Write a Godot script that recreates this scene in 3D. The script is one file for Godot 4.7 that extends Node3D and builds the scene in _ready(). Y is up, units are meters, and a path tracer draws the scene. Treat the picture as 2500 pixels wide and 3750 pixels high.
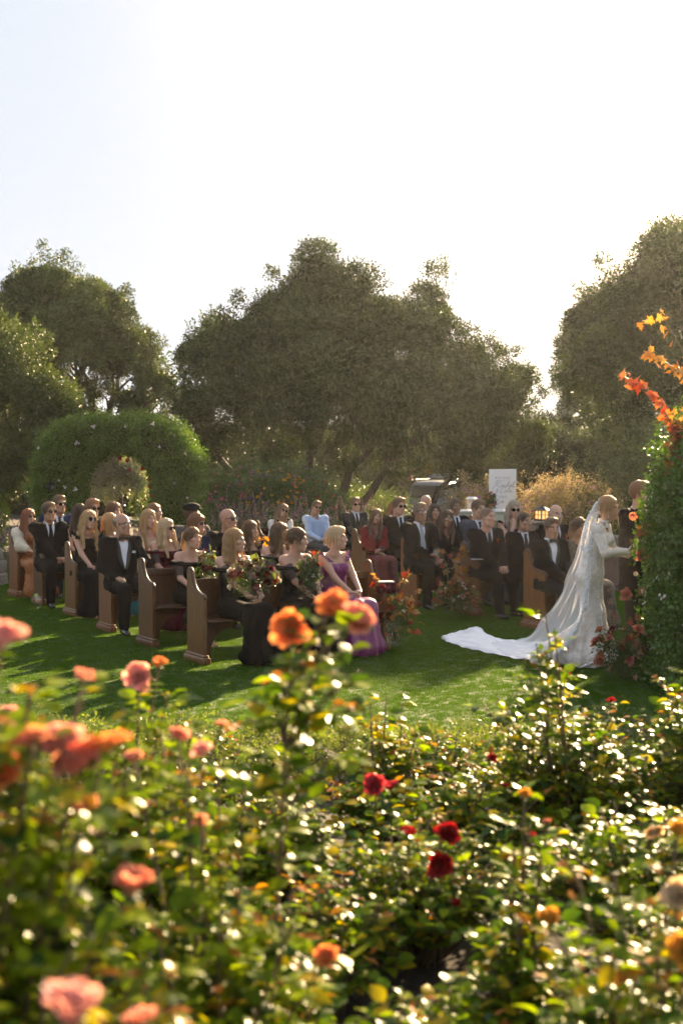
extends Node3D

const SUN_AZIMUTH := 21.0     # degrees to the right of straight ahead
const SUN_HEIGHT := 20.0
const CAMERA_HEIGHT := 2.12
const ROW_TURN := 0.5061      # the pews face 29 degrees off the camera's axis

var rng := RandomNumberGenerator.new()
var noise := FastNoiseLite.new()
var mats := {}
var used := {}
var cache := {}


func _ready() -> void:
	rng.seed = 20251108
	noise.seed = 7
	noise.frequency = 1.0
	noise.fractal_octaves = 2
	# camera
	var cam := Camera3D.new()
	cam.name = "camera"
	cam.position = Vector3(0, CAMERA_HEIGHT, 0)
	cam.rotation_degrees = Vector3(-2.452, 0, 0)
	cam.keep_aspect = Camera3D.KEEP_HEIGHT
	var lens := CameraAttributesPhysical.new()
	lens.frustum_focal_length = 33.33
	lens.exposure_aperture = 2.0
	lens.frustum_focus_distance = 15.0
	lens.frustum_near = 0.05
	lens.frustum_far = 3000.0
	cam.attributes = lens
	cam.fov = 39.6
	cam.far = 3000.0
	cam.current = true
	add_child(cam)
	# sky
	var env := Environment.new()
	env.background_mode = Environment.BG_SKY
	var sky := Sky.new()
	var sm := ProceduralSkyMaterial.new()
	sm.sky_top_color = lin(0.140, 0.155, 0.178)
	sm.sky_horizon_color = lin(0.178, 0.183, 0.190)
	sm.sky_curve = 0.15
	sm.ground_bottom_color = lin(0.05, 0.05, 0.035)
	sm.ground_horizon_color = lin(0.30, 0.29, 0.25)
	sm.sun_angle_max = 60.0
	sm.sun_curve = 0.19
	sky.sky_material = sm
	env.sky = sky
	env.tonemap_mode = Environment.TONE_MAPPER_LINEAR
	env.tonemap_exposure = 5.3
	env.sdfgi_enabled = true
	env.ssao_enabled = true
	env.ssil_enabled = true
	env.volumetric_fog_enabled = true
	env.volumetric_fog_density = 0.00025
	env.volumetric_fog_albedo = lin(0.92, 0.94, 0.95)
	env.volumetric_fog_anisotropy = 0.72
	var we := WorldEnvironment.new()
	we.name = "environment"
	we.environment = env
	add_child(we)
	# sun
	var sun := DirectionalLight3D.new()
	sun.name = "sun"
	sun.light_energy = 1.6
	sun.light_color = Color(1.0, 0.87, 0.68)
	sun.light_angular_distance = 0.5
	sun.shadow_enabled = true
	sun.rotation_degrees = Vector3(-SUN_HEIGHT, 180.0 - SUN_AZIMUTH, 0)
	add_child(sun)
	make_materials()
	build_ground()
	build_background()
	build_arches()
	build_pews()
	build_props()
	build_people()
	build_flowers()
	build_roses()
	build_grass()


# ---------------------------------------------------------------- helpers

func lin(r: float, g: float, b: float, a := 1.0) -> Color:
	return Color(r, g, b, a).linear_to_srgb()


func rf(a: float, b: float) -> float:
	return rng.randf_range(a, b)


func mat(called: String, c: Color, rough := 0.7, extra := {}) -> StandardMaterial3D:
	var m := StandardMaterial3D.new()
	m.resource_name = called
	m.albedo_color = c
	m.roughness = rough
	for k in extra:
		m.set(k, extra[k])
	mats[called] = m
	return m


func backlit(called: String, c: Color, rough: float, back: Color, extra := {}) -> StandardMaterial3D:
	var m := mat(called, c, rough, extra)
	m.backlight_enabled = true
	m.backlight = back
	m.vertex_color_use_as_albedo = true
	m.cull_mode = BaseMaterial3D.CULL_DISABLED
	return m


func numbered(called: String) -> String:
	var n: int = used.get(called, 0)
	used[called] = n + 1
	return called if n == 0 else "%s_%03d" % [called, n]


func tag(o: Node3D, label: String, category := "", group := "", kind := "") -> Node3D:
	if label: o.set_meta("label", label)
	if category: o.set_meta("category", category)
	if group: o.set_meta("group", group)
	if kind: o.set_meta("kind", kind)
	return o


func thing(called: String, label: String, category: String, at := Vector3.ZERO, turn := 0.0, group := "") -> Node3D:
	var o := Node3D.new()
	o.name = numbered(called)
	o.position = at
	o.rotation.y = turn
	add_child(o)
	tag(o, label, category, group)
	return o


func part(called: String, mesh: Mesh, material: Material, parent: Node3D, where := Transform3D.IDENTITY) -> MeshInstance3D:
	var o := MeshInstance3D.new()
	o.name = numbered(called) if parent == self else called
	o.mesh = mesh
	o.material_override = material
	o.transform = where
	parent.add_child(o, true)
	return o


func structure(called: String, mesh: Mesh, material: Material) -> MeshInstance3D:
	var o := part(called, mesh, material, self)
	o.set_meta("kind", "structure")
	return o


func scatter(called: String, mesh: Mesh, material: Material, places: Array, tints: PackedColorArray, parent: Node3D) -> MultiMeshInstance3D:
	var mm := MultiMesh.new()
	mm.transform_format = MultiMesh.TRANSFORM_3D
	mm.use_colors = true
	mm.mesh = mesh
	mm.instance_count = places.size()
	for i in places.size():
		mm.set_instance_transform(i, places[i])
		mm.set_instance_color(i, tints[i])
	var o := MultiMeshInstance3D.new()
	o.name = numbered(called) if parent == self else called
	o.multimesh = mm
	o.material_override = material
	o.set_meta("kind", "stuff")
	parent.add_child(o, true)
	return o


func turned(at: Vector3, dir: Vector3, spin: float, size: float) -> Transform3D:
	# a frame whose y axis points along dir
	var y := dir.normalized()
	var x := y.cross(Vector3(0.31, 0.2, 0.93)).normalized()
	if x.length() < 0.5: x = Vector3.RIGHT
	x = x.rotated(y, spin)
	return Transform3D(Basis(x, y, x.cross(y)).scaled_local(Vector3.ONE * size), at)


func rdir() -> Vector3:
	var z := rf(-1, 1)
	var a := rf(0, TAU)
	var r := sqrt(1.0 - z * z)
	return Vector3(r * cos(a), z, r * sin(a))


func smooth(a: float, b: float, x: float) -> float:
	return smoothstep(a, b, x)


func ground_y(x: float, z: float) -> float:
	var d := -z
	return 0.42 * (1.0 - smoothstep(5.2, 9.6, d)) - 0.6 * smoothstep(31.0, 47.0, d) * smoothstep(-12.0, 0.0, x)


# a mesh that is being made: shared vertices are smooth, own vertices are flat
class Shape:
	var v := PackedVector3Array()
	var c := PackedColorArray()
	var uv := PackedVector2Array()
	var f := PackedInt32Array()
	var tint := Color.WHITE

	func add(p: Vector3, t := Vector2.ZERO) -> int:
		v.append(p)
		c.append(tint)
		uv.append(t)
		return v.size() - 1

	func tri(a: int, b: int, d: int) -> void:
		f.append(a); f.append(b); f.append(d)

	func quad(a: int, b: int, d: int, e: int) -> void:
		tri(a, b, d); tri(a, d, e)

	func box(lo: Vector3, hi: Vector3, t := Transform3D.IDENTITY) -> void:
		for face in [[0, 1, 3, 2], [4, 6, 7, 5], [0, 4, 5, 1], [2, 3, 7, 6], [0, 2, 6, 4], [1, 5, 7, 3]]:
			var n := []
			for i in face:
				n.append(add(t * Vector3(hi.x if i & 4 else lo.x, hi.y if i & 2 else lo.y, hi.z if i & 1 else lo.z)))
			quad(n[0], n[1], n[2], n[3])

	# a box with chamfered edges
	func slab(lo: Vector3, hi: Vector3, r: float, t := Transform3D.IDENTITY) -> void:
		var pts := {}
		var m := (lo + hi) * 0.5
		var h := (hi - lo) * 0.5
		for ax in 3:
			for s in [-1.0, 1.0]:
				var q := []
				var b := (ax + 1) % 3
				var e := (ax + 2) % 3
				for k in [[-1, -1], [1, -1], [1, 1], [-1, 1]]:
					var p := Vector3.ZERO
					p[ax] = s * h[ax]
					p[b] = k[0] * (h[b] - r)
					p[e] = k[1] * (h[e] - r)
					var id := add(t * (m + p))
					q.append(id)
					pts[[ax, s, k[0] * 1.0, k[1] * 1.0]] = id
				if s > 0: quad(q[0], q[3], q[2], q[1])
				else: quad(q[0], q[1], q[2], q[3])
		for ax in 3:
			var b := (ax + 1) % 3
			var e := (ax + 2) % 3
			for s in [-1.0, 1.0]:
				for u in [-1.0, 1.0]:
					# edge between face +-ax and face +-b, running along e
					var a0: int = pts[[ax, s, u, -1.0]]
					var a1: int = pts[[ax, s, u, 1.0]]
					var b0: int = pts[[b, u, -1.0, s]]
					var b1: int = pts[[b, u, 1.0, s]]
					if s * u > 0: quad(a0, a1, b1, b0)
					else: quad(a0, b0, b1, a1)
		for sx in [-1.0, 1.0]:
			for sy in [-1.0, 1.0]:
				for sz in [-1.0, 1.0]:
					var p: int = pts[[0, sx, sy, sz]]
					var q: int = pts[[1, sy, sz, sx]]
					var w: int = pts[[2, sz, sx, sy]]
					if sx * sy * sz > 0: tri(p, w, q)
					else: tri(p, q, w)

	func tube(path: Array, radii: Array, sides := 6, capped := true) -> void:
		var prev := Vector3.ZERO
		var first := v.size()
		var up := Vector3(0.213, 0.31, 0.927)
		for i in path.size():
			var dir: Vector3 = (path[mini(i + 1, path.size() - 1)] - path[maxi(i - 1, 0)]).normalized()
			var x := dir.cross(up)
			if x.length() < 0.1: x = dir.cross(Vector3.RIGHT)
			x = x.normalized()
			if i > 0 and prev.dot(x) < -0.2: x = -x
			prev = x
			up = dir.cross(x) * -1.0 if i > 0 else up
			var y := x.cross(dir)
			for k in sides:
				var a := TAU * k / sides
				add(path[i] + (x * cos(a) + y * sin(a)) * radii[i])
		for i in path.size() - 1:
			for k in sides:
				var p := first + i * sides + k
				var q := first + i * sides + (k + 1) % sides
				quad(p, q, q + sides, p + sides)
		if capped:
			var e0 := add(path[0])
			var e1 := add(path[-1])
			var last := first + (path.size() - 1) * sides
			for k in sides:
				tri(e0, first + (k + 1) % sides, first + k)
				tri(e1, last + k, last + (k + 1) % sides)

	func lathe(profile: Array, sides := 16, t := Transform3D.IDENTITY) -> void:
		var first := v.size()
		for i in profile.size():
			for k in sides:
				var a := TAU * k / sides
				add(t * Vector3(cos(a) * profile[i].x, profile[i].y, sin(a) * profile[i].x))
		for i in profile.size() - 1:
			for k in sides:
				var p := first + i * sides + k
				var q := first + i * sides + (k + 1) % sides
				quad(p, p + sides, q + sides, q)

	func ball(at: Vector3, r: Vector3, rings := 6, sides := 8, t := Transform3D.IDENTITY) -> void:
		var prof := []
		for i in rings + 1:
			var a := PI * i / rings
			prof.append(Vector2(maxf(sin(a), 0.001), -cos(a)))
		lathe(prof, sides, t * Transform3D(Basis.from_scale(r), at))

	# an outline in the xy plane given thickness along z
	func plate(outline: PackedVector2Array, z0: float, z1: float, t := Transform3D.IDENTITY) -> void:
		var n := outline.size()
		var flat := Geometry2D.triangulate_polygon(outline)
		var area := 0.0
		for i in n: area += outline[i].cross(outline[(i + 1) % n])
		for z in [z0, z1]:
			var first := v.size()
			for p in outline: add(t * Vector3(p.x, p.y, z))
			for i in flat.size() / 3:
				var a := outline[flat[i * 3]]
				var b := outline[flat[i * 3 + 1]]
				var d := outline[flat[i * 3 + 2]]
				var ccw := (b - a).cross(d - a) > 0
				if ccw == (z == z0): tri(first + flat[i * 3], first + flat[i * 3 + 1], first + flat[i * 3 + 2])
				else: tri(first + flat[i * 3], first + flat[i * 3 + 2], first + flat[i * 3 + 1])
		for i in n:
			var p := outline[i]
			var q := outline[(i + 1) % n]
			var a := add(t * Vector3(p.x, p.y, z0))
			var b := add(t * Vector3(q.x, q.y, z0))
			var d := add(t * Vector3(q.x, q.y, z1))
			var e := add(t * Vector3(p.x, p.y, z1))
			if area > 0: quad(a, e, d, b)
			else: quad(a, b, d, e)

	# a sheet of nu x nv points
	func sheet(pts: Array, nu: int, nv: int) -> void:
		var first := v.size()
		for j in nv:
			for i in nu:
				add(pts[j * nu + i], Vector2(float(i) / (nu - 1), float(j) / (nv - 1)))
		for j in nv - 1:
			for i in nu - 1:
				var p := first + j * nu + i
				quad(p, p + 1, p + nu + 1, p + nu)

	func join(o: Shape, t := Transform3D.IDENTITY) -> void:
		var first := v.size()
		v.append_array(t * o.v)
		c.append_array(o.c)
		uv.append_array(o.uv)
		var flip := t.basis.determinant() < 0
		for i in o.f.size() / 3:
			if flip: tri(first + o.f[i * 3], first + o.f[i * 3 + 2], first + o.f[i * 3 + 1])
			else: tri(first + o.f[i * 3], first + o.f[i * 3 + 1], first + o.f[i * 3 + 2])

	func normals() -> PackedVector3Array:
		var n := PackedVector3Array()
		n.resize(v.size())
		for i in f.size() / 3:
			var a := f[i * 3]
			var b := f[i * 3 + 1]
			var d := f[i * 3 + 2]
			var w := (v[d] - v[a]).cross(v[b] - v[a])
			n[a] += w; n[b] += w; n[d] += w
		for i in n.size():
			n[i] = n[i].normalized() if n[i].length_squared() > 0 else Vector3.UP
		return n

	func mesh(colored := false, mapped := false) -> ArrayMesh:
		var a := []
		a.resize(Mesh.ARRAY_MAX)
		a[Mesh.ARRAY_VERTEX] = v
		a[Mesh.ARRAY_NORMAL] = normals()
		if colored: a[Mesh.ARRAY_COLOR] = c
		if mapped: a[Mesh.ARRAY_TEX_UV] = uv
		a[Mesh.ARRAY_INDEX] = f
		var m := ArrayMesh.new()
		m.add_surface_from_arrays(Mesh.PRIMITIVE_TRIANGLES, a)
		return m


# a field of distances on a grid, filled shape by shape and then meshed as surface nets
class Field:
	var lo: Vector3
	var cell: float
	var nx: int
	var ny: int
	var nz: int
	var d := PackedFloat32Array()

	func _init(from: Vector3, to: Vector3, size: float) -> void:
		lo = from
		cell = size
		nx = int((to.x - from.x) / size) + 2
		ny = int((to.y - from.y) / size) + 2
		nz = int((to.z - from.z) / size) + 2
		d.resize(nx * ny * nz)
		d.fill(1.0)

	func cap(a: Vector3, b: Vector3, ra: float, rb: float, k := 0.03, squash := 1.0, cut := false) -> void:
		var r := maxf(ra, rb) + k + cell * 2.0
		var p0 := (a.min(b) - Vector3(r, r, r) - lo) / cell
		var p1 := (a.max(b) + Vector3(r, r, r) - lo) / cell
		var x0 := maxi(0, int(p0.x)); var x1 := mini(nx - 1, int(p1.x) + 1)
		var y0 := maxi(0, int(p0.y)); var y1 := mini(ny - 1, int(p1.y) + 1)
		var z0 := maxi(0, int(p0.z)); var z1 := mini(nz - 1, int(p1.z) + 1)
		var ba := b - a
		var inv := 1.0 / maxf(ba.length_squared(), 1e-9)
		var q := Vector3.ZERO
		var dd := d
		d = PackedFloat32Array()
		for z in range(z0, z1 + 1):
			q.z = lo.z + z * cell - a.z
			for y in range(y0, y1 + 1):
				q.y = lo.y + y * cell - a.y
				var at := (z * ny + y) * nx
				for x in range(x0, x1 + 1):
					q.x = lo.x + x * cell - a.x
					var h := clampf(q.dot(ba) * inv, 0.0, 1.0)
					var w := q - ba * h
					w.z *= squash
					var s := w.length() - ra - (rb - ra) * h
					var o := dd[at + x]
					if cut:
						s = -s
						var e := k - absf(s - o)
						dd[at + x] = maxf(s, o) + (e * e / k * 0.25 if e > 0 else 0.0)
					else:
						var e := k - absf(s - o)
						dd[at + x] = minf(s, o) - (e * e / k * 0.25 if e > 0 else 0.0)
		d = dd

	func ell(c: Vector3, r: Vector3, k := 0.02, cut := false, tilt := Basis.IDENTITY) -> void:
		var big := maxf(r.x, maxf(r.y, r.z)) + k + cell * 2.0
		var p0 := (c - Vector3(big, big, big) - lo) / cell
		var p1 := (c + Vector3(big, big, big) - lo) / cell
		var x0 := maxi(0, int(p0.x)); var x1 := mini(nx - 1, int(p1.x) + 1)
		var y0 := maxi(0, int(p0.y)); var y1 := mini(ny - 1, int(p1.y) + 1)
		var z0 := maxi(0, int(p0.z)); var z1 := mini(nz - 1, int(p1.z) + 1)
		var back := tilt.inverse()
		for z in range(z0, z1 + 1):
			for y in range(y0, y1 + 1):
				var at := (z * ny + y) * nx
				for x in range(x0, x1 + 1):
					var q := back * (lo + Vector3(x, y, z) * cell - c)
					var k0 := (q / r).length()
					var k1 := (q / (r * r)).length()
					var s := k0 * (k0 - 1.0) / k1 if k1 > 1e-6 else -minf(r.x, minf(r.y, r.z))
					var o := d[at + x]
					if cut: s = -s
					var e := k - absf(s - o)
					var bend := e * e / k * 0.25 if e > 0 else 0.0
					d[at + x] = maxf(s, o) + bend if cut else minf(s, o) - bend

	# keep only the side of a plane that its normal points away from
	func plane(n: Vector3, at: Vector3) -> void:
		for z in nz:
			for y in ny:
				var i := (z * ny + y) * nx
				for x in nx:
					if d[i + x] < 0.5:
						d[i + x] = maxf(d[i + x], n.dot(lo + Vector3(x, y, z) * cell - at))

	func value(p: Vector3) -> float:
		var g := (p - lo) / cell
		var x := clampi(int(g.x), 0, nx - 2)
		var y := clampi(int(g.y), 0, ny - 2)
		var z := clampi(int(g.z), 0, nz - 2)
		var u := clampf(g.x - x, 0, 1); var v := clampf(g.y - y, 0, 1); var w := clampf(g.z - z, 0, 1)
		var i := (z * ny + y) * nx + x
		var j := i + nx * ny
		var a := lerpf(lerpf(d[i], d[i + 1], u), lerpf(d[i + nx], d[i + nx + 1], u), v)
		var b := lerpf(lerpf(d[j], d[j + 1], u), lerpf(d[j + nx], d[j + nx + 1], u), v)
		return lerpf(a, b, w)

	# the point where a ray first meets the surface
	func hit(p: Vector3, dir: Vector3, above := 0.0) -> Vector3:
		var t := 0.0
		for i in 60:
			var s := value(p + dir * t) - above
			if s < 0.0008: break
			t += clampf(s * 0.8, 0.001, 0.05)
		return p + dir * t

	func shape() -> Shape:
		var out := Shape.new()
		var ids := PackedInt32Array()
		ids.resize(nx * ny * nz)
		ids.fill(-1)
		var row := nx
		var lay := nx * ny
		var near := cell * 2.2
		var d := self.d
		for z in nz - 1:
			for y in ny - 1:
				var at := z * lay + y * row
				for x in nx - 1:
					var i := at + x
					var a := d[i]
					if a > near or a < -near: continue
					var b := d[i + 1]
					var c := d[i + row]
					var e := d[i + row + 1]
					var a2 := d[i + lay]
					var b2 := d[i + lay + 1]
					var c2 := d[i + lay + row]
					var e2 := d[i + lay + row + 1]
					var ins := int(a < 0) + int(b < 0) + int(c < 0) + int(e < 0) + int(a2 < 0) + int(b2 < 0) + int(c2 < 0) + int(e2 < 0)
					if ins == 0 or ins == 8: continue
					var sum := Vector3.ZERO
					var n := 0
					if (a < 0) != (b < 0): sum += Vector3(a / (a - b), 0, 0); n += 1
					if (c < 0) != (e < 0): sum += Vector3(c / (c - e), 1, 0); n += 1
					if (a2 < 0) != (b2 < 0): sum += Vector3(a2 / (a2 - b2), 0, 1); n += 1
					if (c2 < 0) != (e2 < 0): sum += Vector3(c2 / (c2 - e2), 1, 1); n += 1
					if (a < 0) != (c < 0): sum += Vector3(0, a / (a - c), 0); n += 1
					if (b < 0) != (e < 0): sum += Vector3(1, b / (b - e), 0); n += 1
					if (a2 < 0) != (c2 < 0): sum += Vector3(0, a2 / (a2 - c2), 1); n += 1
					if (b2 < 0) != (e2 < 0): sum += Vector3(1, b2 / (b2 - e2), 1); n += 1
					if (a < 0) != (a2 < 0): sum += Vector3(0, 0, a / (a - a2)); n += 1
					if (b < 0) != (b2 < 0): sum += Vector3(1, 0, b / (b - b2)); n += 1
					if (c < 0) != (c2 < 0): sum += Vector3(0, 1, c / (c - c2)); n += 1
					if (e < 0) != (e2 < 0): sum += Vector3(1, 1, e / (e - e2)); n += 1
					ids[i] = out.add(lo + (Vector3(x, y, z) + sum / n) * cell)
					if x == 0 or y == 0 or z == 0: continue
					if (a < 0) != (b < 0):
						net(out, ids[i], ids[i - row], ids[i - row - lay], ids[i - lay], a < 0)
					if (a < 0) != (c < 0):
						net(out, ids[i], ids[i - lay], ids[i - lay - 1], ids[i - 1], a < 0)
					if (a < 0) != (a2 < 0):
						net(out, ids[i], ids[i - 1], ids[i - 1 - row], ids[i - row], a < 0)
		return out

	func net(out: Shape, a: int, b: int, c: int, e: int, inside: bool) -> void:
		if a < 0 or b < 0 or c < 0 or e < 0: return
		if inside: out.quad(a, e, c, b)
		else: out.quad(a, b, c, e)


# ---------------------------------------------------------------- materials

func noise_tex(freq: float, size := 256, colors := [], as_normal := false, octaves := 4, stretch := Vector2.ONE) -> Texture2D:
	var n := FastNoiseLite.new()
	n.seed = 11 + int(freq * 1000)
	n.frequency = 1.0
	n.fractal_octaves = octaves
	var im := Image.create(size, size, false, Image.FORMAT_RGB8)
	for y in size:
		var ay := TAU * y / size
		for x in size:
			var ax := TAU * x / size
			# on a torus, so that the picture repeats without a seam
			var p := Vector3(cos(ax) * stretch.x + 3.1, sin(ax) * stretch.x, cos(ay) * stretch.y) * freq
			var q := sin(ay) * stretch.y * freq
			var s := clampf(n.get_noise_3d(p.x + q * 0.83, p.y - q * 0.57, p.z + q * 0.31) * 0.9 + 0.5, 0, 1)
			if colors.is_empty():
				im.set_pixel(x, y, Color(s, s, s))
			else:
				im.set_pixel(x, y, (colors[0] as Color).lerp(colors[1], s))
	if as_normal: im.bump_map_to_normal_map(4.0)
	return ImageTexture.create_from_image(im)


func make_materials() -> void:
	backlit("leaf", Color.WHITE, 0.45, Color(0.8, 0.9, 0.35))
	backlit("oak_leaf", Color.WHITE, 0.55, Color(0.7, 0.72, 0.32), {"metallic_specular": 0.36})
	backlit("rose_leaf", Color.WHITE, 0.32, Color(0.95, 1.0, 0.4), {"metallic_specular": 0.2})
	backlit("petal", Color.WHITE, 0.55, Color(1.0, 0.9, 0.8))
	backlit("grass", Color.WHITE, 0.8, Color(1.0, 1.0, 0.5), {"metallic_specular": 0.25})
	mat("twigs", lin(0.03, 0.032, 0.015), 0.9)
	mat("stem", lin(0.06, 0.10, 0.03), 0.5)
	mat("cane", lin(0.10, 0.07, 0.035), 0.6)
	var bark := mat("bark", lin(0.13, 0.11, 0.09), 0.95)
	bark.albedo_texture = noise_tex(2.0, 256, [Color(0.45, 0.42, 0.4), Color(1, 1, 1)], false, 5, Vector2(2.5, 0.7))
	bark.uv1_triplanar = true
	bark.uv1_scale = Vector3(1.2, 0.5, 1.2)
	bark.heightmap_enabled = true
	bark.heightmap_texture = bark.albedo_texture
	bark.heightmap_scale = 3.0
	var soil := mat("soil", Color.WHITE, 1.0)
	soil.albedo_texture = noise_tex(6.0, 512, [lin(0.012, 0.008, 0.005), lin(0.045, 0.029, 0.018)], false, 5)
	soil.uv1_triplanar = true
	soil.uv1_scale = Vector3(0.9, 0.9, 0.9)
	soil.heightmap_enabled = true
	soil.heightmap_texture = soil.albedo_texture
	soil.heightmap_scale = 2.0
	var turf := mat("turf", Color.WHITE, 0.9)
	turf.albedo_texture = noise_tex(9.0, 512, [lin(0.022, 0.052, 0.007), lin(0.038, 0.078, 0.010)], false, 5)
	turf.uv1_triplanar = true
	turf.uv1_scale = Vector3(0.6, 0.6, 0.6)
	# wood: long grain down the y axis of the piece
	var grain := noise_tex(2.2, 512, [lin(0.060, 0.022, 0.007), lin(0.27, 0.122, 0.040)], false, 6, Vector2(6.0, 0.3))
	for k in [["wood", Vector3(2.2, 1.1, 2.2), Color(1, 1, 1)], ["wood_dark", Vector3(1.1, 2.4, 2.4), Color(0.72, 0.68, 0.66)]]:
		var w := mat(k[0], k[2], 0.36)
		w.albedo_texture = grain
		w.uv1_triplanar = true
		w.uv1_scale = k[1]
		w.heightmap_enabled = true
		w.heightmap_texture = grain
		w.heightmap_scale = 0.05
	mats["wood_dark"].uv1_offset = Vector3(0.31, 0.7, 0.1)
	for k in ["wood", "wood_dark"]:
		for i in [1, 2]:
			var v: StandardMaterial3D = mats[k].duplicate()
			v.albedo_color = (mats[k].albedo_color as Color) * ([Color.WHITE, Color(0.84, 0.80, 0.78), Color(1.06, 0.98, 0.90)][i] as Color)
			v.uv1_offset = Vector3(0.37 * i, 0.23 * i, 0.61 * i)
			v.roughness = 0.30 + 0.1 * i
			mats["%s_%d" % [k, i]] = v
	var stone := mat("stone", Color.WHITE, 0.95)
	stone.albedo_texture = noise_tex(3.0, 256, [lin(0.12, 0.10, 0.08), lin(0.34, 0.30, 0.24)], false, 5)
	stone.uv1_triplanar = true
	stone.uv1_world_triplanar = true
	stone.uv1_scale = Vector3(1.7, 1.7, 1.7)
	stone.heightmap_enabled = true
	stone.heightmap_texture = stone.albedo_texture
	stone.heightmap_scale = 1.5
	mat("asphalt", lin(0.06, 0.062, 0.068), 0.9)
	mat("white_paint", lin(0.72, 0.73, 0.75), 0.5)
	mat("sign_white", lin(0.74, 0.75, 0.78), 0.45)
	mat("grey_print", lin(0.16, 0.17, 0.2), 0.6)
	mat("iron", lin(0.022, 0.02, 0.018), 0.5)
	mat("black", lin(0.012, 0.012, 0.013), 0.4)
	mat("glass", Color(0.95, 0.97, 0.97, 0.12), 0.05, {"transparency": BaseMaterial3D.TRANSPARENCY_ALPHA})
	mat("glow", lin(0.9, 0.62, 0.3), 0.6, {"emission_enabled": true, "emission": lin(1.0, 0.46, 0.12), "emission_energy_multiplier": 0.24})


# ---------------------------------------------------------------- ground

func build_ground() -> void:
	var xs := []
	var zs := []
	for i in 61:
		var t := (i - 30) / 30.0
		xs.append(signf(t) * (absf(t) * 14.0 + pow(absf(t), 5.0) * 500.0))
	for i in 111:
		var t := i / 110.0
		zs.append(6.0 - t * 66.0 - pow(t, 6.0) * 700.0)
	var pts := []
	for z in zs:
		for x in xs:
			pts.append(Vector3(x, ground_y(x, z) - 0.012 + 0.012 * noise.get_noise_2d(x * 2.0, z * 2.0) * float(-z < 9.0 or -z > 27.0), z))
	var s := Shape.new()
	s.sheet(pts, xs.size(), zs.size())
	structure("ground", s.mesh(), mats["soil"])
	# the lawn, with a gently curved front edge along the rose bed
	pts = []
	for j in 41:
		for i in 61:
			var x := -14.0 + 28.0 * i / 60.0
			var front := lawn_front(x)
			var d := lerpf(front, 25.6, j / 40.0)
			pts.append(Vector3(x, ground_y(x, -d) + 0.004, -d))
	s = Shape.new()
	s.sheet(pts, 61, 41)
	structure("lawn", s.mesh(), mats["turf"])
	# the lane behind the garden where the cars stand
	pts = []
	for j in 13:
		for i in 31:
			var x := -6.0 + 40.0 * i / 30.0
			var d := 42.0 + 16.0 * j / 12.0
			pts.append(Vector3(x, ground_y(x, -d) + 0.01, -d))
	s = Shape.new()
	s.sheet(pts, 31, 13)
	structure("parking_lane", s.mesh(), mats["asphalt"])


func lawn_front(x: float) -> float:
	return 9.7 + 0.25 * sin(x * 0.9) + 0.1 * sin(x * 2.3)


func build_grass() -> void:
	var blade := Shape.new()
	for k in 16:
		var a := TAU * k * 0.381966
		var o := Vector3(cos(a), 0, sin(a)) * 0.036 * sqrt(k / 15.0)
		var lean := k * 2.1
		var side := Vector3(-sin(lean), 0, cos(lean)) * 0.0026
		var m := 0.9 + 0.2 * ((k * 7) % 5) / 4.0
		blade.tint = Color(m, m, m)
		var p := blade.add(o - side)
		var q := blade.add(o + side)
		var r := blade.add(o + Vector3(cos(lean) * 0.010, 0.013 + 0.005 * ((k * 3) % 4) / 3.0, sin(lean) * 0.010))
		blade.tri(p, q, r)
	var places := []
	var tints := PackedColorArray()
	var n := 0
	while n < 210000:
		var d := sqrt(rf(9.4 * 9.4, 25.4 * 25.4))
		var x := rf(-1, 1) * (0.262 * d + 1.0)
		if d < lawn_front(x): continue
		n += 1
		var g := 0.5 + 0.5 * noise.get_noise_2d(x * 1.4, d * 1.4)
		var m := rf(0.88, 1.12)
		places.append(turned(Vector3(x, ground_y(x, -d), -d), Vector3(rf(-0.08, 0.08), 1, rf(-0.08, 0.08)), rf(0, TAU), rf(0.85, 1.2)))
		tints.append(Color((0.058 + 0.014 * g) * m, (0.128 + 0.016 * g) * m, 0.009 * m))
	tag(scatter("grass_blades", blade.mesh(true), mats["grass"], places, tints, self), "short green grass of the lawn between the rose bed and the pews", "grass", "", "stuff")


# ---------------------------------------------------------------- trees, hedges, shrubs

func leaf_sprig(leaves: int, reach: float, length: float, width: float, sd: int) -> ArrayMesh:
	var key := "sprig%d_%.3f_%.3f_%.3f_%d" % [leaves, reach, length, width, sd]
	if cache.has(key): return cache[key]
	var r := RandomNumberGenerator.new()
	r.seed = sd
	var s := Shape.new()
	for i in leaves:
		var z := r.randf_range(-1, 1)
		var a := r.randf_range(0, TAU)
		var dir := Vector3(sqrt(1 - z * z) * cos(a), z, sqrt(1 - z * z) * sin(a))
		var o := dir * reach * pow(r.randf(), 0.5)
		z = r.randf_range(-1, 1)
		a = r.randf_range(0, TAU)
		var y := (dir * 0.7 + Vector3(sqrt(1 - z * z) * cos(a), z, sqrt(1 - z * z) * sin(a))).normalized()
		var x := y.cross(Vector3(r.randf_range(-1, 1), r.randf_range(-1, 1), r.randf_range(-1, 1))).normalized()
		var n := x.cross(y)
		var m := r.randf_range(0.7, 1.3)
		s.tint = Color(m, m, m * r.randf_range(0.8, 1.1))
		var l := length * r.randf_range(0.7, 1.25)
		var p0 := s.add(o)
		var p1 := s.add(o + y * l * 0.45 - x * width * 0.5 + n * width * 0.18)
		var p2 := s.add(o + y * l)
		var p3 := s.add(o + y * l * 0.45 + x * width * 0.5 + n * width * 0.18)
		s.tri(p0, p1, p2)
		s.tri(p0, p2, p3)
	cache[key] = s.mesh(true)
	return cache[key]


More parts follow.
